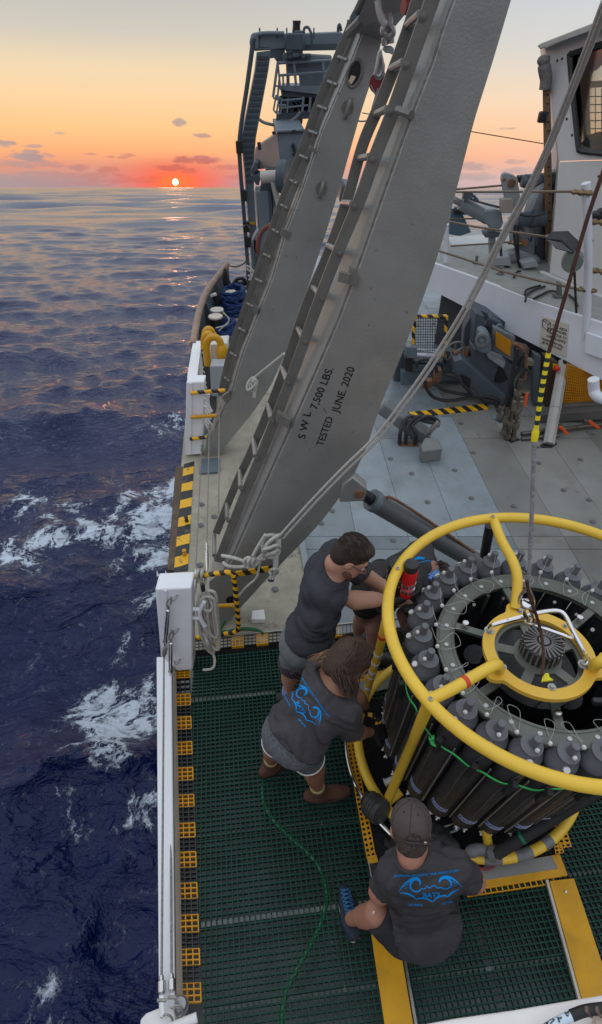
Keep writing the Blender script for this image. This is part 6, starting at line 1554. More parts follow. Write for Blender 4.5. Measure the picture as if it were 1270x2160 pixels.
for k in range(N_):
 a=2*math.pi*k/N_
 r=HR
 for la in lang:
  dlt=abs((a-la+math.pi) % (2*math.pi)-math.pi)
  if dlt < .30:r=max(r,HR+.052*math.exp(-(dlt/.16) ** 4))
 outl.append((a,r))
mb=MB()
rin=HR*.79
top_o=[pol(HC,r,a) for a,r in outl];top_i=[pol(HC,rin,a) for a,r in outl]
dz=Vector((0,0,-.025))
V=top_o+top_i+[p+dz for p in top_i]+[p+dz for p in top_o]
mb.add(V,[(k+a*N_,(k+1) % N_+a*N_,(k+1) % N_+((a+1) % 4)*N_,k+((a+1) % 4)*N_) for a in range(4) for k in range(N_)])
hub=mb.build('hub_plate',YH,parent=ros)
for (x,y,r) in [(1097,1289,.018),(1032,1330,.026),(1063,1408,.014),(1164,1450,.02),(1231,1402,.028),(1192,1321,.014)]:
 mb=MB();mb.lathe([(r,0),(r,.004),(r*.6,.005),(r*.6,.016),(r*.1,.018)],G(x,y,1.43),(0,0,1),12);mb.build('bolt',BOLT,parent=hub)
GREYM=M('grey_green_metal',(.135,.145,.125),.42,metal=.25,var=.14,vs=6,dirt=(.24,.24,.2),ds=18,dt=.70)
HG=HC+Vector((0,0,-.03))
def ring_plate(c,r0,r1,t,n=72):
 mb=MB();prof=[(r0,0),(r1,0),(r1,-t),(r0,-t)]
 vs=[]
 for k in range(n):
  for r,z in prof:vs.append(pol(c,r,2*math.pi*k/n)+Vector((0,0,z)))
 mb.add(vs,[(k*4+j,((k+1) % n)*4+j,((k+1) % n)*4+(j+1) % 4,k*4+(j+1) % 4) for k in range(n) for j in range(4)])
 return mb
wheel=ring_plate(HG,rin-.02,rin+.03,.02).build('hub_wheel',GREYM,parent=ros)
ring_plate(HG,.045,HR*.43,.02,40).build('hub_disc',GREYM,parent=ros)
for k in range(5):
 a=rad(20)+2*math.pi*k/5
 mb=MB();mb.bar(pol(HG,HR*.38,a)-Vector((0,0,.011)),pol(HG,rin,a)-Vector((0,0,.011)),.05,.019);mb.build('wheel_spoke',GREYM,parent=ros)
ring_plate(RC_M,RR_M*.865,RR_M,.04,96).build('mounting_ring',GREYM,parent=ros)
mb=MB()
for r in (RR_M*.86,RR_M*1.0):mb.tube(circ(RC_M+Vector((0,0,-.004)),r,96),.011,6,closed=True)
o=mb.build('ring_lip',GREYM,parent=ros)
SPA=[ang_of(RC_M,G(975,1321,1.34)),ang_of(RC_M,G(1075,1250,1.34)),ang_of(RC_M,G(1232,1300,1.34)),ang_of(RC_M,G(1030,1450,1.34)),ang_of(RC_M,G(1180,1520,1.34)),ang_of(RC_M,G(1300,1430,1.34))]
for a in SPA:
 mb=MB();mb.bar(pol(RC_M,.24,a)-Vector((0,0,.016)),pol(RC_M,RR_M*.86,a)-Vector((0,0,.016)),.042,.018);mb.build('ring_spoke',GREYM,parent=ros)
for (x,y) in [(982,1316),(1223,1304),(1177,1505)]:
 mb=MB();mb.lathe([(.016,0),(.02,.004),(.016,.012),(.008,.013)],G(x,y,1.35),(0,0,1),10);mb.build('anode',STEEL,parent=ros)
DOT=M('white_plug',(.50,.53,.53),.4,var=.05)
mb=MB();mb.lathe([(.0115,0),(.0115,.003),(.002,.0035)],(0,0,0),(0,0,1),10);dot_me=mb.mesh('ring_plug',DOT)
for k in range(24):
 o=link('ring_plug',dot_me,ros);p=pol(RC_M,RR_M*.925,2*math.pi*(k+.5)/24+.06);o.location=p-RO+Vector((0,0,.001))
DKM=M('dark_release_head',(.045,.045,.045),.4,metal=.4,var=.3,vs=20)
HD=G(1138,1376,1.40)
rh=MB();rh.lathe([(.098,0),(.098,.075),(.09,.082),(.03,.085),(.03,.09),(.002,.09)],HD,(0,0,1),28);rh=rh.build('release_head',DKM,parent=ros)
LEV=M('release_lever',(.16,.15,.145),.35,metal=.6,var=.2)
for k in range(24):
 a=2*math.pi*k/24
 mb=MB();mb.bar(pol(HD,.035,a)+Vector((0,0,.088)),pol(HD,.098,a)+Vector((0,0,.085)),.010,.008)
 mb.build('lever',LEV,parent=rh)
 mb=MB();mb.bar(pol(HD,.1,a)+Vector((0,0,.0)),pol(HD,.1,a)+Vector((0,0,.07)),.009,.006,(math.cos(a),math.sin(a),0));mb.build('pin',M('release_pin',(.30,.28,.26),.3,metal=.7,var=.3,vs=30),parent=rh)
mb=MB();mb.lathe([(.026,.088),(.026,.096),(.004,.098)],HD,(0,0,1),16);mb.build('cap',M('grey_plastic',(.17,.175,.18),.45),parent=rh)
mb=MB();mb.tube(spline([G(1033,1328,1.45),G(1037,1320,1.50),G(1060,1312,1.53),G(1110,1299,1.57),G(1150,1290,1.60),G(1178,1289,1.60),G(1193,1300,1.59),G(1208,1330,1.55),G(1232,1376,1.49),G(1240,1390,1.46),G(1238,1400,1.44)],6),.0115,10)
bl_=tag(mb.build('lifting_bail',CH),'bent chrome lifting bail on top of the yellow hub','lifting bail')
mb=MB();mb.tube([G(1106,1311,1.53),G(1207,1346,1.52)],.0095,10);mb.build('cross_bar',CH,parent=bl_)
sh=thing('shackle','polished steel shackle joining the lifting cable to the chrome bail','shackle',G(1112,1300,1.6))
mb=MB();mb.tube(spline([G(1105,1272,1.74),G(1106,1290,1.68),G(1112,1306,1.62),G(1121,1310,1.60),G(1124,1300,1.63),G(1118,1284,1.70),G(1114,1270,1.74)],5),.010,8);mb.build('bow',CH,parent=sh)
mb=MB();a_,b_=G(1100,1269,1.75),G(1117,1269,1.75);mb.tube([a_,b_],.016,12);mb.lathe([(.022,0),(.022,.006),(.006,.008)],(a_+b_)/2+Vector((0,-.012,.004)),(0,-.6,.8),12);mb.build('pin',CH,parent=sh)
mb=MB();mb.tube(spline([G(1112,1240,1.86),G(1099,1256,1.80),G(1096,1270,1.75),G(1103,1280,1.72),G(1119,1282,1.71),G(1126,1272,1.74),G(1122,1256,1.80),G(1114,1240,1.86)],5,True),.0085,8,closed=True);mb.build('thimble',CH,parent=sh)
BODY=M('bottle_grey_pvc',(.040,.042,.046),.42,var=.25,vs=5,stretch=(14,14,1.5),dirt=(.085,.06,.04),ds=7,dt=.60,dw=.12,bump=.04,bs=30)
CAPM=M('bottle_cap_grey',(.125,.131,.145),.48,var=.10,vs=9,dirt=(.13,.13,.13),ds=20,dt=.70)
WHT=M('white_plastic',(.74,.74,.72),.4,var=.04)
LBL=M('blue_label',srgb(62,84,160),.45,var=.08)
LBW=M('white_label_edge',(.55,.58,.66),.5)
BL=(BT_T-BT_B).length*.98
R_=.0735
mb=MB();mb.lathe([(R_*.75,0),(R_*.95,.008),(R_,.03),(R_,BL-.17),(R_*1.03,BL-.168),(R_*1.03,BL-.155)],(0,0,0),(0,0,1),24);body_me=mb.mesh('sample_bottle',BODY)
mb=MB();mb.lathe([(R_*1.04,BL-.156),(R_*1.04,BL-.135),(R_*.95,BL-.115),(R_*.68,BL-.085),(R_*.66,BL-.074),(R_*.70,BL-.072),(R_*.70,BL-.062),(R_*.42,BL-.058),(.0205,BL-.05),(.019,BL+.012),(.016,BL+.015)],(0,0,0),(0,0,1),24);cap_me=mb.mesh('end_cap',CAPM)
mb=MB();mb.tube([(R_*.75,0,BL-.108),(R_*.98,0,BL-.088)],.0145,10);mb.tube([(.026,.0,BL-.045),(.040,.006,BL-.040)],.0105,8);ball_me=mb.mesh('vent_knob',WHT)
mb=MB();mb.tube([(R_*.75,0,BL-.108),(R_*.94,0,BL-.092)],.0148,10);knob_me=mb.mesh('vent_knob',WHT)
mb=MB();mb.ball((.030,.012,BL-.036),.0115,8,5);bead_me=mb.mesh('lanyard_bead',WHT)
mb=MB();mb.tube(spline([(.030,.012,BL-.036),(.05,.02,BL-.07),(R_+.004,.015,BL-.13),(R_+.006,-.01,BL-.3),(R_+.004,-.02,BL-.5),(R_+.004,-.01,.25)],5),.0016,4);lan_me=mb.mesh('lanyard',M('clear_line',(.16,.15,.14),.4))
mb=MB();mb.grid([[(math.cos(a)*(R_+.0015),math.sin(a)*(R_+.0015),z) for a in np.linspace(-.85,.55,9)] for z in (.135,.172)]);lab_me=mb.mesh('label',LBL,normals=False)
mb=MB()
for z in (.1345,.1725):mb.tube([(math.cos(a)*(R_+.002),math.sin(a)*(R_+.002),z) for a in np.linspace(-.85,.55,9)],.0013,4)
for a in (-.85,.55):mb.tube([(math.cos(a)*(R_+.002),math.sin(a)*(R_+.002),z) for z in (.1345,.1725)],.0013,4)
for k,(a0,a1) in enumerate([(-.7,-.45),(-.38,-.1),(-.05,.12),(.18,.42)]):
 mb.tube([(math.cos(a)*(R_+.002),math.sin(a)*(R_+.002),.153) for a in np.linspace(a0,a1,4)],.0022,3)
edge_me=mb.mesh('label_edge',LBW)
mb=MB()
for s in (-.022,.024):
 mb.tube([(R_*.72,s,-.004),(R_*.95,s,-.03)],.0065,6);mb.bar((R_*.80,s-.014,-.016),(R_*.80,s+.014,-.016),.007,.007)
valve_me=mb.mesh('spigot',WHT)
mb=MB();mb.box((R_+.018,.0,BL-.36),(.03,.03,.13));mb.box((R_+.03,0,BL-.30),(.03,.026,.05));grip_me=mb.mesh('mount_handle',M('black_grip',(.022,.023,.025),.5))
mb=MB();mb.tube([(R_*.86,R_*.95,.1),(R_*.86,R_*.95,BL-.30)],.0045,6);rod_me=mb.mesh('side_rod',M('pale_rod',(.34,.33,.30),.35,metal=.5,var=.15))
phi0=ang_of(BT_T,G(912,1371,1.45))
for k in range(24):
 a=phi0+2*math.pi*k/24
 t_,b_=pol(BT_T,BT_RT,a),pol(BT_B,BT_RB,a)
 z=(t_-b_).normalized()
 am=a+rad([0,6,-5,3,8,-7,4,-3][k % 8])
 x=Vector((math.cos(am),math.sin(am),0));x=(x-z*x.dot(z)).normalized();y=z.cross(x)
 o=bpy.data.objects.new('sample_bottle',body_me);COL.objects.link(o);o.parent=ros
 R3=Matrix((x,y,z)).transposed()
 o.matrix_local=Matrix.Translation(b_-RO) @ R3.to_4x4()
 for nm,me in (('end_cap',cap_me),('vent_knob',knob_me),('lanyard_bead',bead_me),('lanyard',lan_me),('label',lab_me),('label_edge',edge_me),('spigot',valve_me),('mount_handle',grip_me),('side_rod',rod_me)):
  c=bpy.data.objects.new(nm,me);COL.objects.link(c);c.parent=o
LINE=M('pale_line',(.42,.43,.40),.5,var=.2)
for k in range(24):
 a=phi0+2*math.pi*(k+.1)/24
 t_=pol(BT_T,BT_RT-.03,a)
 mb=MB();mb.tube(spline([t_+Vector((0,0,.0)),pol(RC_M,RR_M*(1.02),a+.05)+Vector((0,0,.03+.015*(k % 3))),pol(RC_M,RR_M*.86,a+.10*(-1) ** k)+Vector((0,0,.05)),pol(RC_M,RR_M*.80,a+.02)+Vector((0,0,.02)),pol(RC_M,RR_M*.96,a+.07)+Vector((0,0,.012)),pol(RC_M,RR_M*1.04,a+.07)+Vector((0,0,.04))],5),.0013,4)
 mb.build('release_line',LINE,parent=ros)
 mb=MB();mb.ball(pol(RC_M,RR_M*1.03,a+.06)+Vector((0,0,.03)),.0115,8,5);mb.build('line_bead',WHT,parent=ros)
for n_,x,y,c2 in [('1',960,1541,srgb(225,200,40)),('2',1019,1588,srgb(215,80,40)),('3',1090,1621,None)]:
 best=None
 for zz in np.linspace(.9,1.3,41):
  p=G(x,y,zz);f=(zz-BT_B.z)/(BT_T.z-BT_B.z);c=BT_B.lerp(BT_T,f);r=BT_RB+(BT_RT-BT_RB)*f
  e=abs((Vector((p.x,p.y))-Vector((c.x,c.y))).length-(r+R_+.004))
  if best is None or e < best[0]:best=(e,p,c)
 p,c=best[1],best[2]
 nn=(p-c);nn.z=0;nn.normalize();tt=Vector((-nn.y,nn.x,0));zz=(BT_T-BT_B).normalized()
 mb=MB();mb.prism([p+tt*.018+zz*.012,p-tt*.018+zz*.012,p-tt*.018-zz*.012,p+tt*.018-zz*.012],-nn*.004);tg=mb.build('number_tag',M('blue_tag',srgb(40,60,140),.45),parent=ros)
 mb=MB();put_text(mb,n_,p,tt,zz,.03,lift=.0015,bold=.0008);mb.build('digit',WHT,parent=tg,smooth=0)
 if c2:
  q=p+tt*(-.030 if n_ == '1' else .030);q -= nn*.003
  mb=MB();mb.prism([q+tt*.014+zz*.012,q-tt*.014+zz*.012,q-tt*.014-zz*.012,q+tt*.014-zz*.012],-nn*.004);mb.build('colour_tag',M('tag_'+('yellow' if n_ == '1' else 'orange'),c2,.45),parent=tg)
RIB=M('green_ribbon',srgb(70,205,110),.5,var=.08)
def on_cage(x,y,off):
 best=None
 for zz in np.linspace(.5,1.35,120):
  p=G(x,y,zz);f=(zz-BT_B.z)/(BT_T.z-BT_B.z);c=BT_B.lerp(BT_T,f);r=BT_RB+(BT_RT-BT_RB)*f
  e=abs((Vector((p.x,p.y))-Vector((c.x,c.y))).length-(r+off))
  if best is None or e < best[0]:best=(e,p)
 return best[1]
rp_=[(855,1441),(859,1462),(865,1476),(878,1495),(884,1520),(896,1535),(917,1562),(936,1578),(955,1589),(970,1601),(990,1617),(1018,1629),(1034,1639),(1060,1652),(1091,1656),(1103,1660),(1130,1667),(1161,1664),(1185,1664),(1212,1660),(1250,1648)]
P=spline([on_cage(x,y,R_+.012) for x,y in rp_],4)
mb=MB();zz=(BT_T-BT_B).normalized()*.0085
mb.grid([[p-zz,p+zz] for p in P]);rb=mb.build('ribbon',RIB,normals=False)
md=rb.modifiers.new('thick','SOLIDIFY');md.thickness=.002
tag(rb,'bright green ribbon tied in a bow round the sampling bottles','ribbon')
c=on_cage(917,1562,R_+.018)
mb=MB()
for dx,dy in ((-14,-8),(-10,6),(-2,14),(8,14),(-4,-12)):
 q=on_cage(917+dx,1562+dy,R_+.022);mid=(c+q)/2+Vector((-.01,-.015,.012))
 d=(q-c).normalized();s_=d.cross(Vector((-.5,-.6,.5))).normalized()*.008
 mb.grid([[p-s_*w,p+s_*w] for p,w in ((c,.4),(mid,1.1),(q,1.2),(mid+Vector((.004,.004,-.014)),1.),(c,.4))])
bw=mb.build('bow',RIB,parent=rb,normals=False);md=bw.modifiers.new('thick','SOLIDIFY');md.thickness=.0015
inn=[]
for (x0,y0,x1,y1,r,m) in [(1000,1275,980,1302,.010,0),(1030,1256,1012,1298,.011,0),(1062,1262,1046,1290,.009,0),(1170,1270,1158,1290,.009,0),(1216,1296,1203,1310,.009,0),(1250,1328,1232,1354,.011,0),(1085,1318,1060,1362,.006,0),(1100,1372,1086,1402,.006,0),(1040,1446,1020,1480,.006,0),(1145,1475,1105,1515,.007,0),
          (1062,1340,1040,1392,.05,1),(1000,1380,1008,1430,.06,1),(1080,1470,1100,1520,.06,1),(1200,1470,1188,1520,.07,1),(1120,1420,1120,1470,.05,1),(1225,1440,1228,1480,.05,1)]:
 z0_=1.25 if m == 0 else 1.05
 a_,b_=G(x0,y0,z0_),G(x1,y1,z0_-.35)
 mb=MB();mb.tube([a_,b_],r,12);mb.build('rod' if m == 0 else 'instrument',MATS['pale_rod'] if m == 0 else BLACK_P,parent=ros)
for (x,y,z_,s,m) in [(1008,1392,.8,.05,M('circuit_green',(.02,.10,.05),.5)),(1020,1432,.9,.035,YT),(1125,1500,.95,.04,MATS['grey_plastic']),(1158,1498,.95,.03,YT),(1112,1484,1.0,.02,RED),(1074,1372,1.1,.03,MATS['grey_plastic']),(1200,1435,1.1,.04,MATS['grey_plastic']),(1262,1480,1.0,.04,MATS['grey_plastic']),(1050,1485,1.05,.04,MATS['grey_plastic'])]:
 mb=MB();mb.box(G(x,y,z_),(s*1.6,s*.8,s));mb.build('instrument_box',m,parent=ros,bevel=.006)
mb=MB();mb.lathe([(.40,0),(.42,.02),(.42,.06),(.40,.07)],RC_B+Vector((.03,-.05,.12)),(0,0,1),40);mb.build('base_plate',BLACK_P,parent=ros)
mb=MB();mb.lathe([(.24,0),(.24,.95)],BT_B+Vector((.02,-.02,-.05)),BT_T-BT_B,28);mb.build('centre_tube',BLACK_P,parent=ros)
mb=MB();mb.prism([G(1145,1427,1.44),G(1150,1420,1.46),G(1157,1419,1.46),G(1160,1428,1.44),G(1168,1434,1.435),G(1142,1437,1.435)],(0,0,-.012));tag(mb.build('safety_tag',M('fluor_tag',srgb(225,215,30),.5),bevel=.002),'small fluorescent yellow tag clipped to the hub below the ribbed release head','tag')
for (x,y,s,yw) in [(895,1755-10,.0,0)]:pass
mb=MB();mb.box(G(808,1530,.2),(.10,.05,.09));mb.build('clamp_block',YEL,parent=ros,bevel=.006)
mb=MB();mb.box(G(1098,1738,.16),(.11,.06,.05));mb.build('clamp_block',M('dull_yellow',srgb(150,115,45),.5,var=.2),parent=ros,bevel=.006)
mb=MB();mb.tube([G(814,1650,.16),G(846,1636,.20)],.02,12);mb.lathe([(.026,0),(.026,.008)],G(814,1650,.16),G(814,1650,.16)-G(846,1636,.2),12);mb.build('syringe_port',M('clear_plastic',(.45,.50,.47),.3,var=.1),parent=ros)
mb=MB();mb.prism([G(956,1745,.22),G(974,1738,.22),G(976,1743,.22),G(959,1750,.22)],(0,0,-.01));mb.build('sensor_tag',LBL,parent=ros)
mb=MB();mb.tube(spline([G(920,1752,.18),G(938,1744,.2),G(965,1734,.2),G(974,1728,.2),G(972,1742,.18),G(962,1752,.17),G(940,1757,.16),G(922,1753,.17)],5,True),.006,6,closed=True);mb.build('sensor_cable',M('grey_green_cable',(.20,.23,.20),.5),parent=ros)
TP=M('duct_tape_grey',(.17,.175,.18),.5,var=.2,vs=14,bump=.4,bs=60)
for a0,a1 in ((266,274),(281,289),(296,301)):
 mb=MB();mb.tube(arc(RC_B,(1,0,0),(0,1,0),RR_B,rad(a0),rad(a1),6),.0335,12);mb.build('tape_wrap',TP,parent=ros)
mb=MB();mb.tube(spline([G(985,1800,.16),G(1008,1792,.17),G(1030,1796,.16),G(1036,1806,.14)],4),[.025,.033,.036,.034,.034,.033,.033,.03,.03,.03,.025,.025,.02],12);mb.build('taped_bundle',TP,parent=ros)
po=thing('sleeved_pole','long black sleeved pole lying against the front of the sampling frame','pole',G(1050,1800,.1))
mb=MB();mb.tube([G(1046,1802,.20),G(1120,1755,.33),G(1310,1640,.62)],.034,14);mb.build('sleeve',M('black_foam',(.02,.02,.021),.75,var=.2,bump=.3,bs=90),parent=po)
mb=MB();mb.tube([G(1098,1767,.30),G(1104,1764,.31)],.037,14);mb.build('tape_band',M('green_tape',srgb(20,110,80),.5),parent=po)
mb=MB();mb.tube([G(1034,1800,.17),G(1048,1801,.19)],.045,12);mb.build('collar',TP,parent=po)
cl_=thing('loose_tape','grey tape wrap with a red ring at the front foot of the sampling frame','tape wrap',G(1015,1815,.02))
mb=MB();mb.tube([G(992,1812,.06),G(1018,1808,.06),G(1040,1802,.06)],[.03,.036,.025],10);mb.build('wrap',TP,parent=cl_)
mb=MB();mb.tube(arc(G(1018,1806,.06),(1,.1,0),(.1,-1,.2),.075,.2,2.6,12),.008,8);mb.build('red_ring',M('dull_red',(.20,.03,.035),.5),parent=cl_)
wt=thing('ballast_weight','dark ribbed round weight on the chrome tube beside the capped man','weight',G(795,1720,.05))
ax_=Vector((.55,-.75,.35)).normalized();c=G(794,1706,.15)
mb=MB();mb.lathe([(r_*.8,z_*.85) for r_,z_ in [(.05,-.085),(.088,-.075),(.098,-.05),(.098,-.034),(.090,-.03),(.098,-.026),(.098,-.008),(.090,-.004),(.098,0),(.098,.018),(.090,.022),(.098,.026),(.098,.045),(.085,.06),(.05,.066)]],c,ax_,28);mb.build('ribbed_body',M('weight_grey',(.045,.048,.05),.45,var=.2,vs=10),parent=wt)
mb=MB();mb.lathe([(.045,-.1),(.05,-.08),(.03,-.11)],c,ax_,14);mb.box(c-ax_*.085+Vector((.02,.02,.02)),(.06,.04,.04));mb.build('clamp',BLACK_P,parent=wt)
stb=thing('strobe_light','red cylindrical strobe with a black cap clamped to the left of the top yellow ring','strobe',G(856,1256,1.4))
t1,t0=G(868,1192,1.63),G(856,1254,1.36)
d_=(t1-t0)
mb=MB();mb.lathe([(.02,-.004),(.033,0),(.036,.02),(.036,d_.length*.42),(.041,d_.length*.46),(.041,d_.length*.86),(.038,d_.length*.88)],t0,d_,20);mb.build('body',RED,parent=stb)
mb=MB();mb.lathe([(.0385,d_.length*.875),(.0395,d_.length*1.0),(.036,d_.length*1.05),(.01,d_.length*1.06)],t0,d_,20);mb.build('cap',BLACK_P,parent=stb)
for f in (.20,.40):
 mb=MB();mb.lathe([(.0425,d_.length*f),(.0425,d_.length*f+.02)],t0,d_,20);mb.build('hose_clamp',STEEL,parent=stb)
 q=t0+d_*(f+.03);mb=MB();mb.tube(spline([q+Vector((-.03,.0,.0)),q+Vector((-.08,.02,.015)),q+Vector((-.11,.06,.03))],4),.006,6);mb.build('clamp_strap',MATS['tarnished_brass'],parent=stb)
s0=t0+Vector((-.06,.05,.0));mb=MB();mb.tube([s0,s0+d_*.85],.05,16);mb.build('battery_tube',BLACK_P,parent=stb)
cbp=[(1330,190,2.6),(1303,270,2.6),(1276,352,2.55),(1240,458,2.45),(1198,604,2.33),(1157,745,2.22),(1143,822,2.17),(1131,905,2.12),(1127,930,2.10),(1123,1050,2.03),(1119,1150,1.96),(1114,1244,1.88)]
Q=[G(x,y,z_) if y > 420 else None for x,y,z_ in cbp]
HB=G(1112,1246,1.84)
dist=lambda y:1.85+(1246-y)/894*.55
Q=[W(x,y,HB.y+(1246-y)/894*.25) for x,y,z_ in cbp]
cable=thing('lifting_cable','lifting cable above the sampling frame with a yellow and black taped section','cable',HB)
mb=MB();mb.tube(spline(Q[:6],6),.0072,8);mb.build('upper_wire',M('brown_wire',(.075,.03,.02),.6,metal=.3,var=.3,vs=30,bump=.4,bs=200),parent=cable)
ctp=spline(Q[5:8],10)
BANDM=[M('cable_yellow_tape',srgb(240,220,40),.5,var=.05),M('cable_green_black_tape',(.012,.035,.03),.5)]
segs=17
for k in range(segs):
 f0,f1=k/segs*(len(ctp)-1),(k+1)/segs*(len(ctp)-1)
 g_=lambda f:ctp[int(f)].lerp(ctp[min(len(ctp)-1,int(f)+1)],f-int(f))
 mb=MB();mb.tube([g_(f0),g_(f1)],.0098 if k % 2 == 0 else .0093,8);mb.build('tape_band',BANDM[k % 2],parent=cable)
mb=MB();mb.tube([ctp[-1],ctp[-1].lerp(Q[8],.3),Q[8]],[.010,.015,.013],8);mb.build('yellow_sleeve',BANDM[0],parent=cable)
mb=MB();mb.tube(spline(Q[8:],6),.0095,8);mb.build('rope_section',M('grey_flecked_rope',(.26,.27,.28),.75,var=.45,vs=60,bump=.5,bs=200),parent=cable)
mb=MB();mb.tube(spline([W(1111,1225,HB.y-.01),G(1118,1262,1.80),G(1132,1300,1.66),G(1143,1345,1.56),G(1147,1390,1.50),G(1143,1424,1.46)],6),.0075,8);mb.build('safety_wire',M('brown_wire',(.075,.03,.02),.6),parent=cable)
def rc_sdf(P,a,b,ra,rb):
 a=np.asarray(a,np.float32);b=np.asarray(b,np.float32);d=b-a
 t=np.clip(((P-a) @ d)/max(1e-9,float(d @ d)),0,1)
 return np.linalg.norm(P-a-t[...,None]*d,axis=-1)-(ra+(rb-ra)*t)
def el_sdf(P,c,R,r):
 q=(P-np.asarray(c,np.float32)) @ np.asarray(R,np.float32)
 r=np.asarray(r,np.float32)
 k0=np.linalg.norm(q/r,axis=-1);k1=np.linalg.norm(q/(r*r),axis=-1)
 return k0*(k0-1)/np.maximum(k1,1e-6)
def sdf_field(prims,res,pad=.03,k=.03):
 los,his=[],[]
 for p in prims:
  if p[0] == 'c':
   m=max(p[3],p[4]);a,b=np.array(p[1]),np.array(p[2])
   los.append(np.minimum(a,b)-m);his.append(np.maximum(a,b)+m)
  else:
   m=max(p[3]);c=np.array(p[1]);los.append(c-m);his.append(c+m)
 lo=np.min(los,0)-pad;hi=np.max(his,0)+pad
 n=np.ceil((hi-lo)/res).astype(int)+1
 D=np.full(n,1.0,np.float32)
 for p,l,h_ in zip(prims,los,his):
  kk=p[5] if (p[0] == 'c' and len(p) > 5) else (p[4] if (p[0] == 'e' and len(p) > 4) else k)
  m=kk*1.2+.03
  i0=np.maximum(0,np.floor((l-m-lo)/res).astype(int));i1=np.minimum(n,np.ceil((h_+m-lo)/res).astype(int)+1)
  ax=[lo[j]+res*np.arange(i0[j],i1[j]) for j in range(3)]
  P=np.stack(np.meshgrid(*ax,indexing='ij'),-1).astype(np.float32)
  d=rc_sdf(P,*p[1:5]) if p[0] == 'c' else el_sdf(P,*p[1:4])
  s=(slice(i0[0],i1[0]),slice(i0[1],i1[1]),slice(i0[2],i1[2]))
  o=D[s]
  hh=np.maximum(kk-np.abs(o-d),0)/kk
  D[s]=np.minimum(o,d)-hh*hh*kk*.25
 return D,lo,n
def grid_pts(lo,n,res):
 ax=[lo[j]+res*np.arange(n[j]) for j in range(3)]
 return np.stack(np.meshgrid(*ax,indexing='ij'),-1).astype(np.float32)
def wrinkle(P,seed,amp,freq,dirs=None):
 g=np.random.default_rng(seed)
 out=np.zeros(P.shape[:-1],np.float32)
 W1=np.stack([np.sin(P @ g.normal(0,freq*.5,3).astype(np.float32)+g.uniform(0,6)) for _ in range(3)],-1)*(1.4/freq)
 for i in range(7):
  d=g.normal(0,1,3);d /= np.linalg.norm(d)
  if dirs is not None:d=d*.45+np.asarray(dirs[i % len(dirs)])*(1 if g.random() < .5 else-1)
  f=freq*g.uniform(.7,2.0)
  s=np.sin((P+W1) @ (d*f).astype(np.float32)+g.uniform(0,6))
  out += (1-np.abs(s)) ** 2*amp*g.uniform(.4,1.)
 return out-out.mean()
def surface_nets(D,lo,res):
 S=D < 0
 n=np.array(D.shape)
 c=np.zeros(n-1,np.int8)
 for dx in (0,1):
  for dy in (0,1):
   for dz in (0,1):c += S[dx:n[0]-1+dx,dy:n[1]-1+dy,dz:n[2]-1+dz]
 act=(c > 0) & (c < 8)
 idx=np.full(n-1,-1,np.int64);A=np.argwhere(act);idx[act]=np.arange(len(A))
 acc=np.zeros((len(A),3));cnt=np.zeros(len(A))
 cr=[(0,0,0),(1,0,0),(0,1,0),(1,1,0),(0,0,1),(1,0,1),(0,1,1),(1,1,1)]
 for i in range(8):
  for j in range(i+1,8):
   a,b=np.array(cr[i]),np.array(cr[j])
   if np.abs(a-b).sum() != 1:continue
   va=D[tuple((A+a).T)];vb=D[tuple((A+b).T)]
   m=(va < 0) != (vb < 0)
   t=np.where(m,va/np.where(m,va-vb,1),0)
   acc += np.where(m[:,None],a+t[:,None]*(b-a),0);cnt += m
 V=lo+(A+acc/cnt[:,None])*res
 F=[]
 for ax in range(3):
  o1,o2=[q for q in range(3) if q != ax]
  sl0=[slice(1,n[q]-1) for q in range(3)];sl1=list(sl0)
  sl0[ax]=slice(0,n[ax]-1);sl1[ax]=slice(1,n[ax])
  s0,s1=S[tuple(sl0)],S[tuple(sl1)]
  E=np.argwhere(s0 != s1);flip=s0[s0 != s1]
  base=E.copy()
  for q in range(3):
   if q != ax:base[:,q] += 1
  u=np.zeros(3,int);u[o1]=1;v=np.zeros(3,int);v[o2]=1
  q=np.stack([idx[tuple((base-u-v).T)],idx[tuple((base-v).T)],idx[tuple(base.T)],idx[tuple((base-u).T)]],-1)
  if ax == 1:flip=~flip
  q[~flip]=q[~flip][:,::-1]
  F.append(q)
 F=np.concatenate(F);F=F[(F >= 0).all(1)]
 return V,F
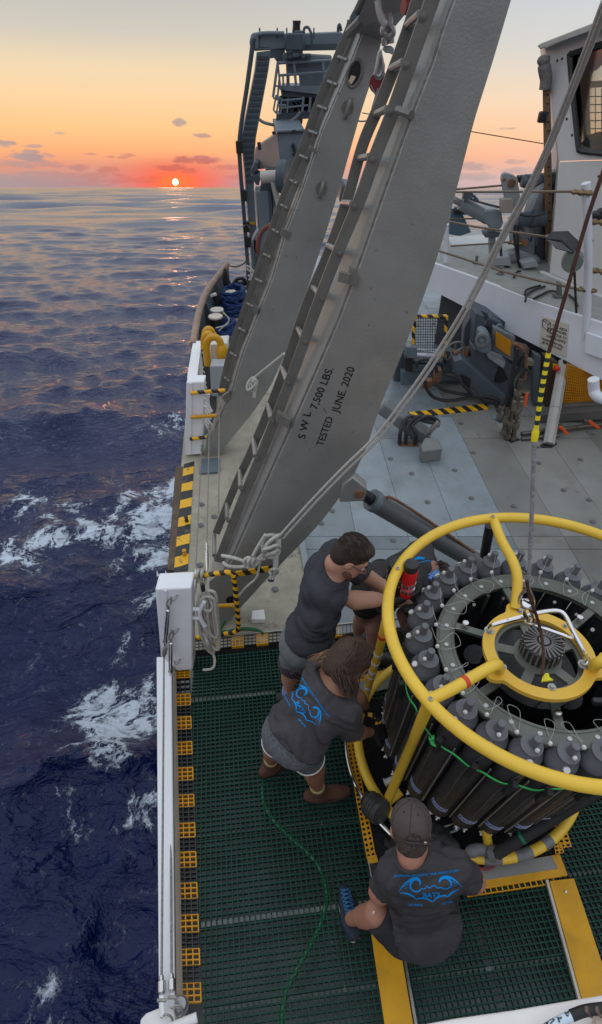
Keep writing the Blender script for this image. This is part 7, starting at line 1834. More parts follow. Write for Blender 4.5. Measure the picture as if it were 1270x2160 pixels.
def sdf_obj(name,prims,mat_,res=.01,k=.03,parent=None,cuts=(),disp=None,label=None,smooth_it=2,shell=None):
 D,lo,n=sdf_field(prims,res,k=k)
 if disp is not None or cuts:
  P=grid_pts(lo,n,res)
  if disp is not None:D=D+disp(P)
  for (o,nn,rr) in cuts:
   pd=(P-np.array(o,np.float32)) @ np.array(nn,np.float32)
   if rr is None:D=np.maximum(D,pd)
   else:
    near=np.linalg.norm(P-np.array(o,np.float32),axis=-1) < rr
    D=np.where(near,np.maximum(D,pd),D)
 V,F=surface_nets(D,lo,res)
 if smooth_it:
  ed=np.concatenate([F[:,[0,1]],F[:,[1,2]],F[:,[2,3]],F[:,[3,0]]])
  for _ in range(smooth_it):
   acc=np.zeros_like(V);ct=np.zeros(len(V))
   np.add.at(acc,ed[:,0],V[ed[:,1]]);np.add.at(acc,ed[:,1],V[ed[:,0]]);np.add.at(ct,ed[:,0],1);np.add.at(ct,ed[:,1],1)
   V=V*.5+acc/np.maximum(ct,1)[:,None]*.5
 org=Vector(parent['_o']) if parent is not None else Vector(((V[:,0].min()+V[:,0].max())/2,(V[:,1].min()+V[:,1].max())/2,V[:,2].min()))
 V=V-np.array(org)
 me=bpy.data.meshes.new(name)
 me.vertices.add(len(V));me.vertices.foreach_set('co',V.ravel().astype(np.float32))
 me.loops.add(F.size);me.loops.foreach_set('vertex_index',F.ravel().astype(np.int32))
 me.polygons.add(len(F));me.polygons.foreach_set('loop_start',np.arange(0,F.size,4,dtype=np.int32));me.polygons.foreach_set('loop_total',np.full(len(F),4,np.int32))
 me.update(calc_edges=True);me.validate()
 me.polygons.foreach_set('use_smooth',np.ones(len(me.polygons),bool))
 me.materials.append(mat_)
 ob=link(name,me,parent,org,label=label)
 return ob
npv=lambda v:np.array(v,float)
def frame(f,u):
 f=Vector(f).normalized();u=Vector(u);u=(u-f*u.dot(f)).normalized();r=f.cross(u)
 return r,f,u
def head_prims(c,r,f,u,s=1.0):
 c=Vector(c);R=np.array([r,f,u]).T
 q=lambda x,y,z:tuple(c+r*x*s+f*y*s+u*z*s)
 return [('e',q(0,-.012,.018),R,(.076*s,.096*s,.088*s)),('e',q(0,.028,-.05),R,(.060*s,.066*s,.078*s)),('e',q(0,.050,-.085),R,(.042*s,.044*s,.036*s)),
   ('c',q(0,.072,-.108),q(0,.078,-.112),.016*s,.016*s,.02),('c',q(0,.090,.0),q(0,.118,-.044),.009*s,.0145*s,.010),('c',q(-.013,.10,-.048),q(.013,.10,-.048),.008*s,.008*s,.01),
   ('c',q(-.034,.078,.012),q(.034,.078,.012),.015*s,.015*s,.02),('e',q(-.076,-.004,-.022),R,(.010*s,.020*s,.032*s),.012),('e',q(.076,-.004,-.022),R,(.010*s,.020*s,.032*s),.012),
   ('c',q(-.018,.088,-.078),q(.018,.088,-.078),.009*s,.009*s,.008),('c',q(0,-.03,-.05),q(0,-.045,-.10),.056*s,.054*s)]
def hand_prims(w,d,n,curl=.6,s=1.0,side=1,spread=.0):
 """w wrist, d towards the knuckles, n out of the palm; side puts the thumb on +l or -l"""
 d=Vector(d).normalized();n=Vector(n);n=(n-d*n.dot(d)).normalized();l=d.cross(n)*side
 w=Vector(w);pr=[]
 pr.append(('c',tuple(w-d*.035),tuple(w+d*.015),.031*s,.030*s,.02))
 kn=[]
 for i,(off,ln) in enumerate([(.031,.070),(.011,.080),(-.010,.075),(-.030,.058)]):
  b=w+(d*.085+l*off-d*abs(off)*.18)*s;kn.append(b)
  pr.append(('c',tuple(w+d*.02*s+l*off*.55*s),tuple(b),.0175*s,.0125*s,.014))
  p=b;a=curl*.55;dd=(d+l*off*spread*6).normalized()
  for j,fr_ in enumerate((.46,.30,.24)):
   q_=p+(dd*math.cos(a)+n*math.sin(a))*ln*fr_*s
   pr.append(('c',tuple(p),tuple(q_),(.0108-.0012*j)*s,(.0098-.0012*j)*s,.006));p=q_;a += curl
 p=w+(d*.022+l*.026)*s
 for j,(v,ln) in enumerate([(d*.62+l*.66+n*.35,.042),(d*.82+l*.30+n*.45,.032),(d*.85-l*.05+n*.5,.024)]):
  q_=p+v.normalized()*ln*s
  pr.append(('c',tuple(p),tuple(q_),(.0150-.0018*j)*s,(.0132-.0018*j)*s,.010));p=q_
 return pr
def limb(a,b,ra,rb,bulge=None):
 a,b=Vector(a),Vector(b)
 pr=[('c',tuple(a),tuple(b),ra,rb,.03)]
 if bulge:
  t,r_,off=bulge
  c=a.lerp(b,t)+Vector(off);pr.append(('c',tuple(a.lerp(b,t-.16)+Vector(off)),tuple(a.lerp(b,t+.2)+Vector(off)*.4),r_,r_*.86,.04))
 return pr
def skin(name,col):
 return M(name,col,.55,var=.10,vs=7,bump=.10,bs=160,dirt=tuple(c*.72 for c in col),ds=10,dt=.60,dw=.2,spec=.35)
SHIRT=M('charcoal_shirt',(.062,.059,.062),.88,var=.14,vs=9,bump=.9,bs=17,spec=.15)
GLOVE=M('black_glove',(.013,.013,.015),.6,var=.3,vs=20,bump=.3,bs=140)
CYAN=M('blue_shirt_print',srgb(18,150,232),.8,var=.04,spec=.1)
def torso_prims(neck,pelvis,shL,shR,hipL,hipR,g=1.0,fat=0.0,waist=.5):
 neck,pelvis,shL,shR=Vector(neck),Vector(pelvis),Vector(shL),Vector(shR)
 sp=(neck-pelvis).normalized();lat=(shR-shL);lat=(lat-sp*lat.dot(sp)).normalized();dep=sp.cross(lat)
 R=np.array([lat,dep,sp]).T
 L_=(neck-pelvis).length;w=(shR-shL).length/2
 at=lambda t:pelvis.lerp(neck,t)
 ch=((shL+shR)/2).lerp(at(.72),.55)
 return [('e',tuple(ch),R,((w*.98+.02)*g,(.118+fat)*g,L_*.30),.06),('e',tuple(at(.48)),R,((w*.80+.025+fat)*g,(.108+fat)*g,L_*.33),.06),
   ('e',tuple(at(.12)),R,((w*.78+.035+fat)*g,(.122+fat)*g,L_*.26),.06),('c',tuple(shL),tuple(shR),.062*g,.062*g,.06),('c',tuple(at(.96)),tuple(((shL+shR)/2)),.045*g,.06*g,.04)],(lat,dep,sp)
def collar(c,f,u,neck,shL,shR,rb=.115,up=.5):
 nb=c-f*.045-u*.10
 a=neck.lerp(nb,up+.15);n=(c-(shL+shR)/2).normalized()
 return ('c',tuple(a),tuple((shL+shR)/2),.074,rb,.05),(tuple(neck.lerp(nb,up)),tuple(n),.13)
def boot(ank,dirv,m,parent,h=.14,ln=.26,name='shoe',sole=None,r=.046):
 a=Vector(ank);d=Vector(dirv);d.z=0;d.normalize()
 g_=Vector((a.x,a.y,0));z0=.012
 heel=g_-d*.055+Vector((0,0,z0+.034));ball=g_+d*(ln-.15)+Vector((0,0,z0+.036));toe=g_+d*(ln-.09)+Vector((0,0,z0+.03))
 pr=[('c',tuple(heel),tuple(g_+d*.02+Vector((0,0,z0+.045))),.036,.042,.03),('c',tuple(g_+Vector((0,0,z0+.045))),tuple(ball),.044,.042,.04),('c',tuple(ball),tuple(toe),.042,.034,.03),('c',tuple(g_+Vector((0,0,.05))),tuple(g_.lerp(a,min(1,h/max(.05,a.z))) if a.z > h else g_+Vector((0,0,h))),.046,r+.004,.03)]
 o=sdf_obj(name,pr,m,.008,.03,parent,cuts=[((0,0,z0),(0,0,-1),None)]+[(tuple(g_+Vector((0,0,h))),(0,0,1),None)],smooth_it=1)
 if sole:
  l=d.cross(Vector((0,0,1)))
  pts=[]
  for t in np.linspace(0,2*math.pi,28,endpoint=False):
   x=math.cos(t);y=math.sin(t)
   pts.append(g_+d*((ln/2-.075)+x*(ln/2+.012))+l*y*(.046+.006*x)+Vector((0,0,.020)))
  mb=MB();mb.prism(pts,(0,0,-.018));s_=mb.build('sole',sole,parent=parent,bevel=.004)
 return o
def decal(shirt,strokes,texts,m,lift=.0022,name='shirt_print',parent=None):
 """strokes and lettering laid on the cloth: each point follows the line of sight down to the shirt surface"""
 me=shirt.data;org=Vector(shirt['_o'])
 bv=BVHTree.FromPolygons([v.co+org for v in me.vertices],[tuple(p.vertices) for p in me.polygons])
 camp=Vector((0,0,CAM_H))
 def on(px,py):
  d=ray(px,py).normalized()
  h_,nn,i,dist_=bv.ray_cast(camp,d)
  return None if h_ is None else h_-d*lift
 mb=MB()
 for st in strokes:
  P=spline([(x,y,w) for x,y,w in st],6)
  rows_=[]
  for i,p in enumerate(P):
   a,b=P[max(0,i-1)],P[min(len(P)-1,i+1)]
   t=Vector((b.x-a.x,b.y-a.y));t=t.normalized() if t.length > 1e-6 else Vector((1,0));nrm_=Vector((-t.y,t.x))*max(.25,p.z)/2
   q=[on(p.x+nrm_.x*s,p.y+nrm_.y*s) for s in (-1,0,1)]
   if any(v is None for v in q):continue
   rows_.append(q)
  if len(rows_) > 1:mb.grid(rows_)
 for (txt,ax_,ay,bx_,by_,hpx,bend,bold) in texts:
  vs,fs=text_tris(txt,1.0,'LEFT',res=2)
  x0=min(v[0] for v in vs);w=max(v[0] for v in vs)-x0
  dx,dy=bx_-ax_,by_-ay;L_=math.hypot(dx,dy);ux,uy=dx/L_,dy/L_;nx,ny=uy,-ux
  for k_,(ox,oy) in enumerate([(0,0)]+([(bold,0),(0,bold),(bold,bold)] if bold else [])):
   V=[]
   for v in vs:
    t=(v[0]-x0+ox)/w;hgt=(v[1]+oy)/.7*hpx+bend*(4*t*(1-t))
    p=on(ax_+ux*L_*t+nx*hgt,ay+uy*L_*t+ny*hgt)
    V.append(p if p is not None else None)
   good=[f for f in fs if all(V[i] is not None for i in f)]
   mb.add([(v if v is not None else Vector((0,0,0)))-ray(ax_,ay).normalized()*.0003*k_ for v in V],good)
 used=sorted({i for f in mb.f for i in f});mp={u:k for k,u in enumerate(used)}
 m2=MB();m2.add([mb.v[u] for u in used],[tuple(mp[i] for i in f) for f in mb.f])
 return m2.build(name,m,parent=parent,smooth=60,normals=False)
LOGO=[[(525,830,2),(560,780,9),(600,745,16),(640,724,24),(672,724,26),(692,742,18),(697,762,9),(692,778,3)],
  [(645,728,22),(622,758,17),(622,795,11),(645,820,11),(680,824,11),(705,802,8),(730,803,7),(752,782,6),(764,796,7),(785,786,6),(802,774,5)],
  [(560,790,3),(585,775,5),(605,762,6)],[(575,805,3),(596,790,4)],[(612,780,4),(616,812,2)],
  [(1025,790,2),(985,747,9),(945,720,16),(905,710,24),(870,717,24),(850,737,16),(846,754,5)],
  [(902,714,20),(935,745,15),(937,777,11),(912,801,11),(882,801,10),(855,791,8),(835,797,7),(817,782,6),(802,774,5)],
  [(985,765,3),(968,755,5),(950,742,6)],[(975,785,3),(955,765,4)],[(945,775,4),(948,800,2)],
  [(535,836,4),(590,840,13),(640,862,13),(660,884,8)],[(660,884,8),(700,876,12),(750,882,12),(793,906,8)],[(793,906,8),(830,872,12),(880,856,12),(915,864,8)],[(915,864,8),(950,830,13),(1005,805,4)]]
TEXTS=[('BERMUDA ATLANTIC TIME-SERIES STUDY',493,703,1005,658,17,-10,.03),('BATS',714,858,852,852,36,0,.05),("31\u00b040'N",606,930,713,932,17,0,.04),("64\u00b010'W",866,922,974,902,17,0,.04)]
def logo(shirt,parent,fmap,scale,wscale):
 st=[[(*fmap(x,y),w*wscale) for x,y,w in s] for s in LOGO]
 tx=[(t,*fmap(a,b),*fmap(c,d),h_*scale,bn*scale,bo) for t,a,b,c,d,h_,bn,bo in TEXTS]
 return decal(shirt,st,tx,CYAN,parent=parent)
def fold_disp(seed,amp=.006,freq=26,dirs=None):
 return lambda P:wrinkle(P,seed,amp,freq,dirs)
def man_cap():
 c=G(866,1744,1.155);r,f,u=frame((.06,.80,-.60),(.04,.60,.80))
 neck=G(880,1806,1.02);shL,shR=G(831,1842,.935),G(960,1832,.935)
 pel=G(890,1952,.40);hL,hR=G(850,1968,.38),G(928,1964,.38)
 kL,aL=G(794,1926,.47),G(741,1938,.10);kR,aR=G(935,1850,.45),G(930,1862,.10)
 eL,wL=G(801,1884,.68),G(836,1800,.60);eR,wR=G(1002,1862,.68),G(944,1776,.66)
 sk=skin('reddish_skin',(.42,.20,.135))
 tp,(lat,dep,sp)=torso_prims(neck,pel,shL,shR,hL,hR,.88)
 pr=head_prims(c,r,f,u,1.03)+[('c',tuple(c-u*.07-f*.03),tuple(neck),.054,.052,.02)]+tp
 for s,e,w in ((shL,eL,wL),(shR,eR,wR)):pr += limb(s,e,.052,.042)+limb(e,w,.043,.028,(.25,.045,(0,0,0)))
 for h_,k_,a in ((hL,kL,aL),(hR,kR,aR)):pr += limb(h_,k_,.085,.056)+limb(k_,a,.054,.036,(.3,.052,(0,-.01,-.01)))
 b=sdf_obj('person',pr,sk,.010,.03)
 tag(b,'squatting man with a brown cap, seen from behind, grey shirt with a blue wave print','person')
 tp2,_=torso_prims(neck-sp*.0,pel-sp*.06,shL,shR,hL,hR,1.06,.010)
 tp2=tp2[:4]+[collar(c,f,u,neck,shL,shR,.115,.75)[0]]
 cuts=[]
 for s,e in ((shL,eL),(shR,eR)):
  tp2 += [('c',tuple(s),tuple(s.lerp(e,.80)),.062,.068,.05)];d=(e-s).normalized();cuts.append((tuple(s.lerp(e,.72)),tuple(d),.13))
 tp2 += [('e',tuple(pel+Vector((0,.0,.03))),np.array([lat,dep,sp]).T,(.18,.14,.14),.08)]
 sh=sdf_obj('shirt',tp2,SHIRT,.008,.05,b,cuts=cuts+[((0,0,.20),(0,0,-1),None),collar(c,f,u,neck,shL,shR,.115,.75)[1]],disp=fold_disp(3,.0095,16,[sp,sp*.6+lat*.6,sp*.6-lat*.6]),smooth_it=1)
 Z=3.735
 fm=lambda x,y:(700+x/Z,1660+y/Z)
 logo(sh,b,fm,1/Z,1/Z)
 SH=M('black_shorts',(.022,.022,.025),.85,var=.2,vs=8,bump=.2,bs=200)
 pr=[('c',tuple(hL),tuple(hL.lerp(kL,1.0)),.104,.086,.05),('c',tuple(hR),tuple(hR.lerp(kR,.8)),.098,.08,.05),('e',tuple(pel+Vector((0,0,-.02))),np.array([lat,dep,sp]).T,(.17,.14,.14),.05)]
 d=(kL-hL).normalized()
 so=sdf_obj('shorts',pr,SH,.009,.04,b,cuts=[(tuple(hL.lerp(kL,.92)),tuple(d),.16),((0,0,.17),(0,0,-1),None)],disp=fold_disp(8,.003,26),smooth_it=1)
 CAPB=M('brown_cap_cloth',(.080,.062,.058),.9,var=.12,vs=12,bump=.3,bs=300)
 R=np.array([r,f,u]).T
 q=lambda x,y,z:c+r*x+f*y+u*z
 cc_=q(0,-.010,.026)
 crown=[('e',tuple(cc_),R,(.088,.107,.095))]
 ct=[(tuple(q(0,0,-.012)),tuple((-u*1.0-f*.10).normalized()),None)]
 op=q(.03,-.125,-.005)
 cp=sdf_obj('cap',crown,CAPB,.006,.02,b,cuts=ct,smooth_it=1)
 mb=MB()
 for k in range(3):
  a0=k*math.pi/3+.3
  pts=[cc_+(r*math.cos(a0)*.0888+f*math.sin(a0)*.1078)*math.cos(t)+u*.0958*math.sin(t) for t in np.linspace(.0,math.pi,18)]
  mb.tube(pts,.0012,4)
 mb.build('cap_seam',M('dark_cap_thread',(.04,.03,.03),.9),parent=cp)
 mb=MB();mb.lathe([(.009,0),(.007,.004),(.001,.005)],cc_+u*.0945,u,10);mb.build('cap_button',CAPB,parent=cp)
 for k in range(6):
  a0=k*math.pi/3+.82;t=.85
  p=cc_+(r*math.cos(a0)*.088+f*math.sin(a0)*.107)*math.cos(t)+u*.095*math.sin(t);n2=(p-cc_).normalized()
  mb=MB();mb.lathe([(.0045,-.001),(.0045,.0015),(.002,.0015),(.002,-.001)],p,n2,8);mb.build('eyelet',MATS['dark_cap_thread'],parent=cp)
 hole=[cc_+(r*math.cos(a0)*.090+f*math.sin(a0)*.109)*math.cos(t)+u*.097*math.sin(t) for a0,t in [(-math.pi/2-.42,-.30),(-math.pi/2-.32,.02),(-math.pi/2,.16),(-math.pi/2+.32,.02),(-math.pi/2+.42,-.30)]]
 HAIRG=M('greying_hair',(.060,.042,.032),.7,var=.5,vs=40,bump=.6,bs=200,stretch=(3,3,.6),dirt=(.16,.14,.13),ds=30,dt=.55)
 mb=MB();ctr_=sum(hole,Vector())/len(hole);mb.add([p+(p-cc_).normalized()*.0008 for p in hole]+[ctr_+(ctr_-cc_).normalized()*.006],[(i,i+1,len(hole)) for i in range(len(hole)-1)]+[(len(hole)-1,0,len(hole))]);mb.build('strap_opening',HAIRG,parent=cp)
 mb=MB();st_=spline([hole[0]*1.0,cc_+(f*-.1115-r*.02)*1.0-u*.025,cc_+(f*-.109+r*.03)-u*.026,hole[-1]+r*.012-u*.006,hole[-1]+r*.035-u*.004],5)
 dv=u*.006
 mb.grid([[p-dv,p+dv] for p in st_]);so_=mb.build('strap',M('dark_strap',(.045,.035,.032),.8),parent=cp,normals=False)
 md=so_.modifiers.new('thick','SOLIDIFY');md.thickness=.003
 mb=MB();mb.box(cc_+f*-.112+r*.045-u*.020,(.012,.006,.016));mb.build('buckle',M('brass_buckle',(.45,.38,.26),.4,metal=.7),parent=cp,bevel=.001)
 bill=[]
 for t in np.linspace(-1,1,13):
  a0=t*1.05
  e_=cc_+r*math.sin(a0)*.088+f*math.cos(a0)*.106-u*.030
  bill.append([e_,e_+f*.065*math.cos(t*1.4)+r*math.sin(a0)*.01-u*.012])
 mb=MB();mb.grid(bill);bo=mb.build('bill',CAPB,parent=cp,normals=False);md=bo.modifiers.new('thick','SOLIDIFY');md.thickness=.004
 sdf_obj('hair',[('e',tuple(q(0,-.020,-.008)),R,(.081,.092,.080)),('e',tuple(q(0,-.05,-.05)),R,(.062,.058,.05))],HAIRG,.007,.02,b,cuts=[(tuple(q(0,.02,0)),tuple(f),None),(tuple(q(0,0,.02)),tuple(u),None)],disp=lambda P:wrinkle(P,4,.0015,180),smooth_it=0)
 for w,d,n,sd,lab in ((wL,(.35,.85,-.25),(.3,.2,-.9),1,''),(wR,(-.55,.72,-.30),(-.3,.1,-.9),-1,'')):
  sdf_obj('glove',hand_prims(w,d,n,.55,1.12,sd),GLOVE,.0045,.012,b,smooth_it=1)
 NAVY=M('navy_sneaker_mesh',(.012,.022,.040),.7,var=.3,vs=30,bump=.4,bs=250)
 SOLE=M('pale_sole',(.52,.50,.44),.6,var=.1)
 for a,dv in ((aL,(-.15,1,0)),(aR,(.2,1,0))):
  s_=boot(a,dv,NAVY,b,.085,.245,'sneaker',SOLE,.036)
 mb=MB();g0=Vector((aL.x,aL.y,0));dd=Vector((-.15,1,0)).normalized();ll_=Vector((1,.15,0)).normalized()
 for k in range(6):
  o_=g0+dd*(.035+k*.022)+Vector((0,0,.118-k*.0065))
  mb.tube([o_-ll_*.026+dd*.008-Vector((0,0,.012)),o_+Vector((0,0,.002)),o_+ll_*.026-dd*.008-Vector((0,0,.012))],.0032,5)
  mb.tube([o_+ll_*.026+dd*.008-Vector((0,0,.012)),o_+Vector((0,0,.003)),o_-ll_*.026-dd*.008-Vector((0,0,.012))],.0032,5)
 mb.build('laces',M('blue_laces',srgb(40,110,160),.7),parent=b)
 mb=MB();mb.tube([G(790,1921,.56),G(787,1927,.55)],.004,5);mb.build('side_mark',MATS['white_plastic'],parent=so)
 return b
man_cap()
def hair_strands(mb,roots,tips,n,r0,seed,jit=.012,bend=(0,0,-.03)):
 g=random.Random(seed)
 for k in range(n):
  a=roots[g.randrange(len(roots))]+Vector((g.uniform(-1,1),g.uniform(-1,1),g.uniform(-1,1)))*jit
  b=tips[g.randrange(len(tips))]+Vector((g.uniform(-1,1),g.uniform(-1,1),g.uniform(-1,1)))*jit*1.5
  m1=a.lerp(b,.35)+Vector((g.uniform(-1,1),g.uniform(-1,1),g.uniform(-1,1)))*jit-Vector(bend)*.6;m2=a.lerp(b,.7)+Vector((g.uniform(-1,1),g.uniform(-1,1),g.uniform(-1,1)))*jit-Vector(bend)*.3
  P=spline([a,m1,m2,b],4)
  mb.tube(P,[r0*(1-.85*(i/(len(P)-1)) ** 2) for i in range(len(P))],5)
def woman():
 c=G(742,1394,1.30);r,f,u=frame((.76,-.10,-.62),(.55,.35,.78))
 neck=G(706,1456,1.19);shL,shR=G(672,1420,1.15),G(730,1500,1.10)
 pel=G(612,1558,.88);hL,hR=G(592,1550,.85),G(638,1578,.85)
 kL,aL=G(580,1578,.47),G(571,1606,.12);kR,aR=G(664,1622,.46),G(670,1664,.12)
 eL,wL=G(752,1470,.92),G(772,1490,.66);eR,wR=G(738,1546,.84),G(786,1544,.64)
 sk=skin('tanned_skin',(.27,.130,.080))
 tp,(lat,dep,sp)=torso_prims(neck,pel,shL,shR,hL,hR,.86)
 pr=head_prims(c,r,f,u,.97)+[('c',tuple(c-u*.07-f*.03),tuple(neck),.047,.048,.02)]+tp
 for s,e,w in ((shL,eL,wL),(shR,eR,wR)):pr += limb(s,e,.046,.038)+limb(e,w,.039,.026,(.25,.040,(0,0,0)))
 for h_,k_,a in ((hL,kL,aL),(hR,kR,aR)):pr += limb(h_,k_,.088,.056)+limb(k_,a,.054,.036,(.32,.053,(-.015,0,0)))
 b=sdf_obj('person',pr,sk,.010,.03)
 tag(b,'woman with long brown hair bending over, charcoal shirt, grey shorts and brown boots','person')
 tp2,_=torso_prims(neck,pel+sp*.0,shL,shR,hL,hR,1.09,.012)
 tp2=tp2[:4]+[collar(c,f,u,neck,shL,shR,.115,.2)[0]]
 cuts=[]
 for s,e in ((shL,eL),(shR,eR)):
  tp2 += [('c',tuple(s),tuple(s.lerp(e,.85)),.066,.078,.05)];d=(e-s).normalized();cuts.append((tuple(s.lerp(e,.78)),tuple(d),.13))
 R=np.array([lat,dep,sp]).T
 tp2 += [('e',tuple(pel+sp*.07),R,(.182,.150,.14),.07)]
 sh=sdf_obj('shirt',tp2,SHIRT,.008,.05,b,cuts=cuts+[(tuple(pel+sp*.045),tuple(-sp),None),collar(c,f,u,neck,shL,shR,.115,.2)[1]],disp=fold_disp(13,.0095,17,[sp,sp*.7+lat*.5,sp*.7-lat*.5]),smooth_it=1)
 Z=4.379
 src=np.array([[493,700,1],[1005,655,1],[793,905,1]],float);dst=np.array([[405,400],[680,795],[372,748]],float)
 A=np.linalg.solve(src,dst)
 fm=lambda x,y:tuple(np.array([540,1330])+(np.array([x,y,1]) @ A)/Z)
 logo(sh,b,fm,.92/Z,.86/Z)
 SG=M('grey_speckled_shorts',(.115,.125,.135),.9,var=.35,vs=60,bump=.3,bs=200,dirt=(.05,.055,.06),ds=90,dt=.52)
 pr=[('c',tuple(hL),tuple(hL.lerp(kL,.60)),.094,.086,.05),('c',tuple(hR),tuple(hR.lerp(kR,.60)),.094,.086,.05),('e',tuple(pel),R,(.168,.135,.13),.05)]
 cu=[]
 for h_,k_ in ((hL,kL),(hR,kR)):cu.append((tuple(h_.lerp(k_,.46)),tuple((k_-h_).normalized()),.15))
 so=sdf_obj('shorts',pr,SG,.009,.05,b,cuts=cu,disp=fold_disp(18,.003,26),smooth_it=1)
 PIPE=M('white_piping',(.66,.66,.64),.7)
 for h_,k_ in ((hL,kL),(hR,kR)):
  o_=h_.lerp(k_,.455);d=(k_-h_).normalized();x=d.orthogonal().normalized();y=d.cross(x)
  mb=MB();mb.tube([o_+(x*math.cos(t)+y*math.sin(t))*.0915 for t in np.linspace(0,2*math.pi,28,endpoint=False)],.0042,6,closed=True);mb.build('piping',PIPE,parent=so)
 mb=MB();mb.tube(spline([G(647,1590,.93),G(653,1600,.88),G(656,1609,.80)],4),.004,6);mb.build('piping',PIPE,parent=so)
 BRN=M('brown_suede',(.085,.036,.022),.85,var=.3,vs=14,bump=.4,bs=180)
 for a,dv in ((aL,(.8,.55,0)),(aR,(1,.12,0))):boot(a,dv,BRN,b,.150,.275,'boot',M('dark_sole',(.03,.02,.016),.8),.050)
 SOCK=M('yellow_sock',(.38,.33,.14),.9)
 for k_,a in ((kL,aL),(kR,aR)):
  p=a.lerp(k_,.13);d=(k_-a).normalized();mb=MB();mb.lathe([(.044,-.012),(.048,0),(.045,.014)],p,d,18);mb.build('sock',SOCK,parent=b)
 for w,d,n,sd in ((wR,(.75,.35,-.5),(.2,.4,-.8),-1),(wL,(.7,.1,-.7),(.3,-.3,-.8),1)):
  sdf_obj('glove',hand_prims(w,d,n,.6,1.05,sd),GLOVE,.0045,.012,b,smooth_it=1)
 HB=M('brown_hair',(.060,.032,.020),.55,var=.45,vs=30,bump=.7,bs=160,stretch=(2.2,2.2,.8),dirt=(.13,.075,.042),ds=22,dt=.57,dw=.14)
 HB2=M('sunbleached_hair',(.20,.115,.060),.55,var=.4,vs=30,bump=.5,bs=160,stretch=(2,2,.8))
 RH=np.array([r,f,u]).T
 q=lambda x,y,z:c+r*x+f*y+u*z
 hr=sdf_obj('hair',[('e',tuple(q(0,-.022,.022)),RH,(.094,.106,.102)),('e',tuple(q(.0,-.07,-.05)),RH,(.076,.058,.085)),('e',tuple(q(.066,-.02,-.04)),RH,(.026,.06,.085))],HB,.006,.03,b,
     cuts=[(tuple(q(0,.045,-.02)),tuple((f*.85-u*.55).normalized()),None)],disp=lambda P:wrinkle(P,21,.0016,60,[r,r,f*.4+r]),smooth_it=1)
 mb=MB()
 part=[q(.0,.05-.02*k,.118-.004*k*k) for k in range(6)]
 g=random.Random(2)
 for k in range(170):
  sx=g.choice((-1,1));t0=g.random()
  a=q(0,.06-.13*t0,.122-.02*t0*t0)
  ph=g.uniform(.25,1.0)
  pts=[a]
  for j in range(1,6):
   th_=j/5*1.75;yy=(.06-.13*t0)*(1-j*.12)-.05*j/5*ph
   pts.append(q(sx*.0955*math.sin(th_)*g.uniform(.97,1.05),yy-.01,.020+.104*math.cos(th_)*g.uniform(.98,1.03)))
  mb.tube(spline(pts,3),[.0026]*15+[.0008],4)
 nape=[q(x,-.085,z) for x in (-.05,-.02,.01,.04,.065) for z in (-.02,-.05,-.08)]
 fall=[G(728,1466,1.27),G(735,1470,1.25),G(741,1460,1.25),G(733,1455,1.28),G(746,1450,1.26)]
 hair_strands(mb,nape,fall,90,.0048,5,.012,(0,0,-.02))
 hair_strands(mb,[q(.085,.0,-.02),q(.085,-.03,-.04),q(.088,.02,.0)],[G(743,1464,1.22),G(749,1454,1.22),G(739,1468,1.22)],50,.0042,6,.010)
 mb.build('hair_strands',HB,parent=hr)
 mb=MB();hair_strands(mb,[q(-.03,-.10,-.02),q(-.05,-.09,-.03)],[G(652,1393,1.29),G(666,1400,1.29),G(690,1416,1.29),G(680,1407,1.29)],40,.0036,9,.010,(0,0,-.015));mb.build('loose_hair',HB2,parent=hr)
 return b
woman()
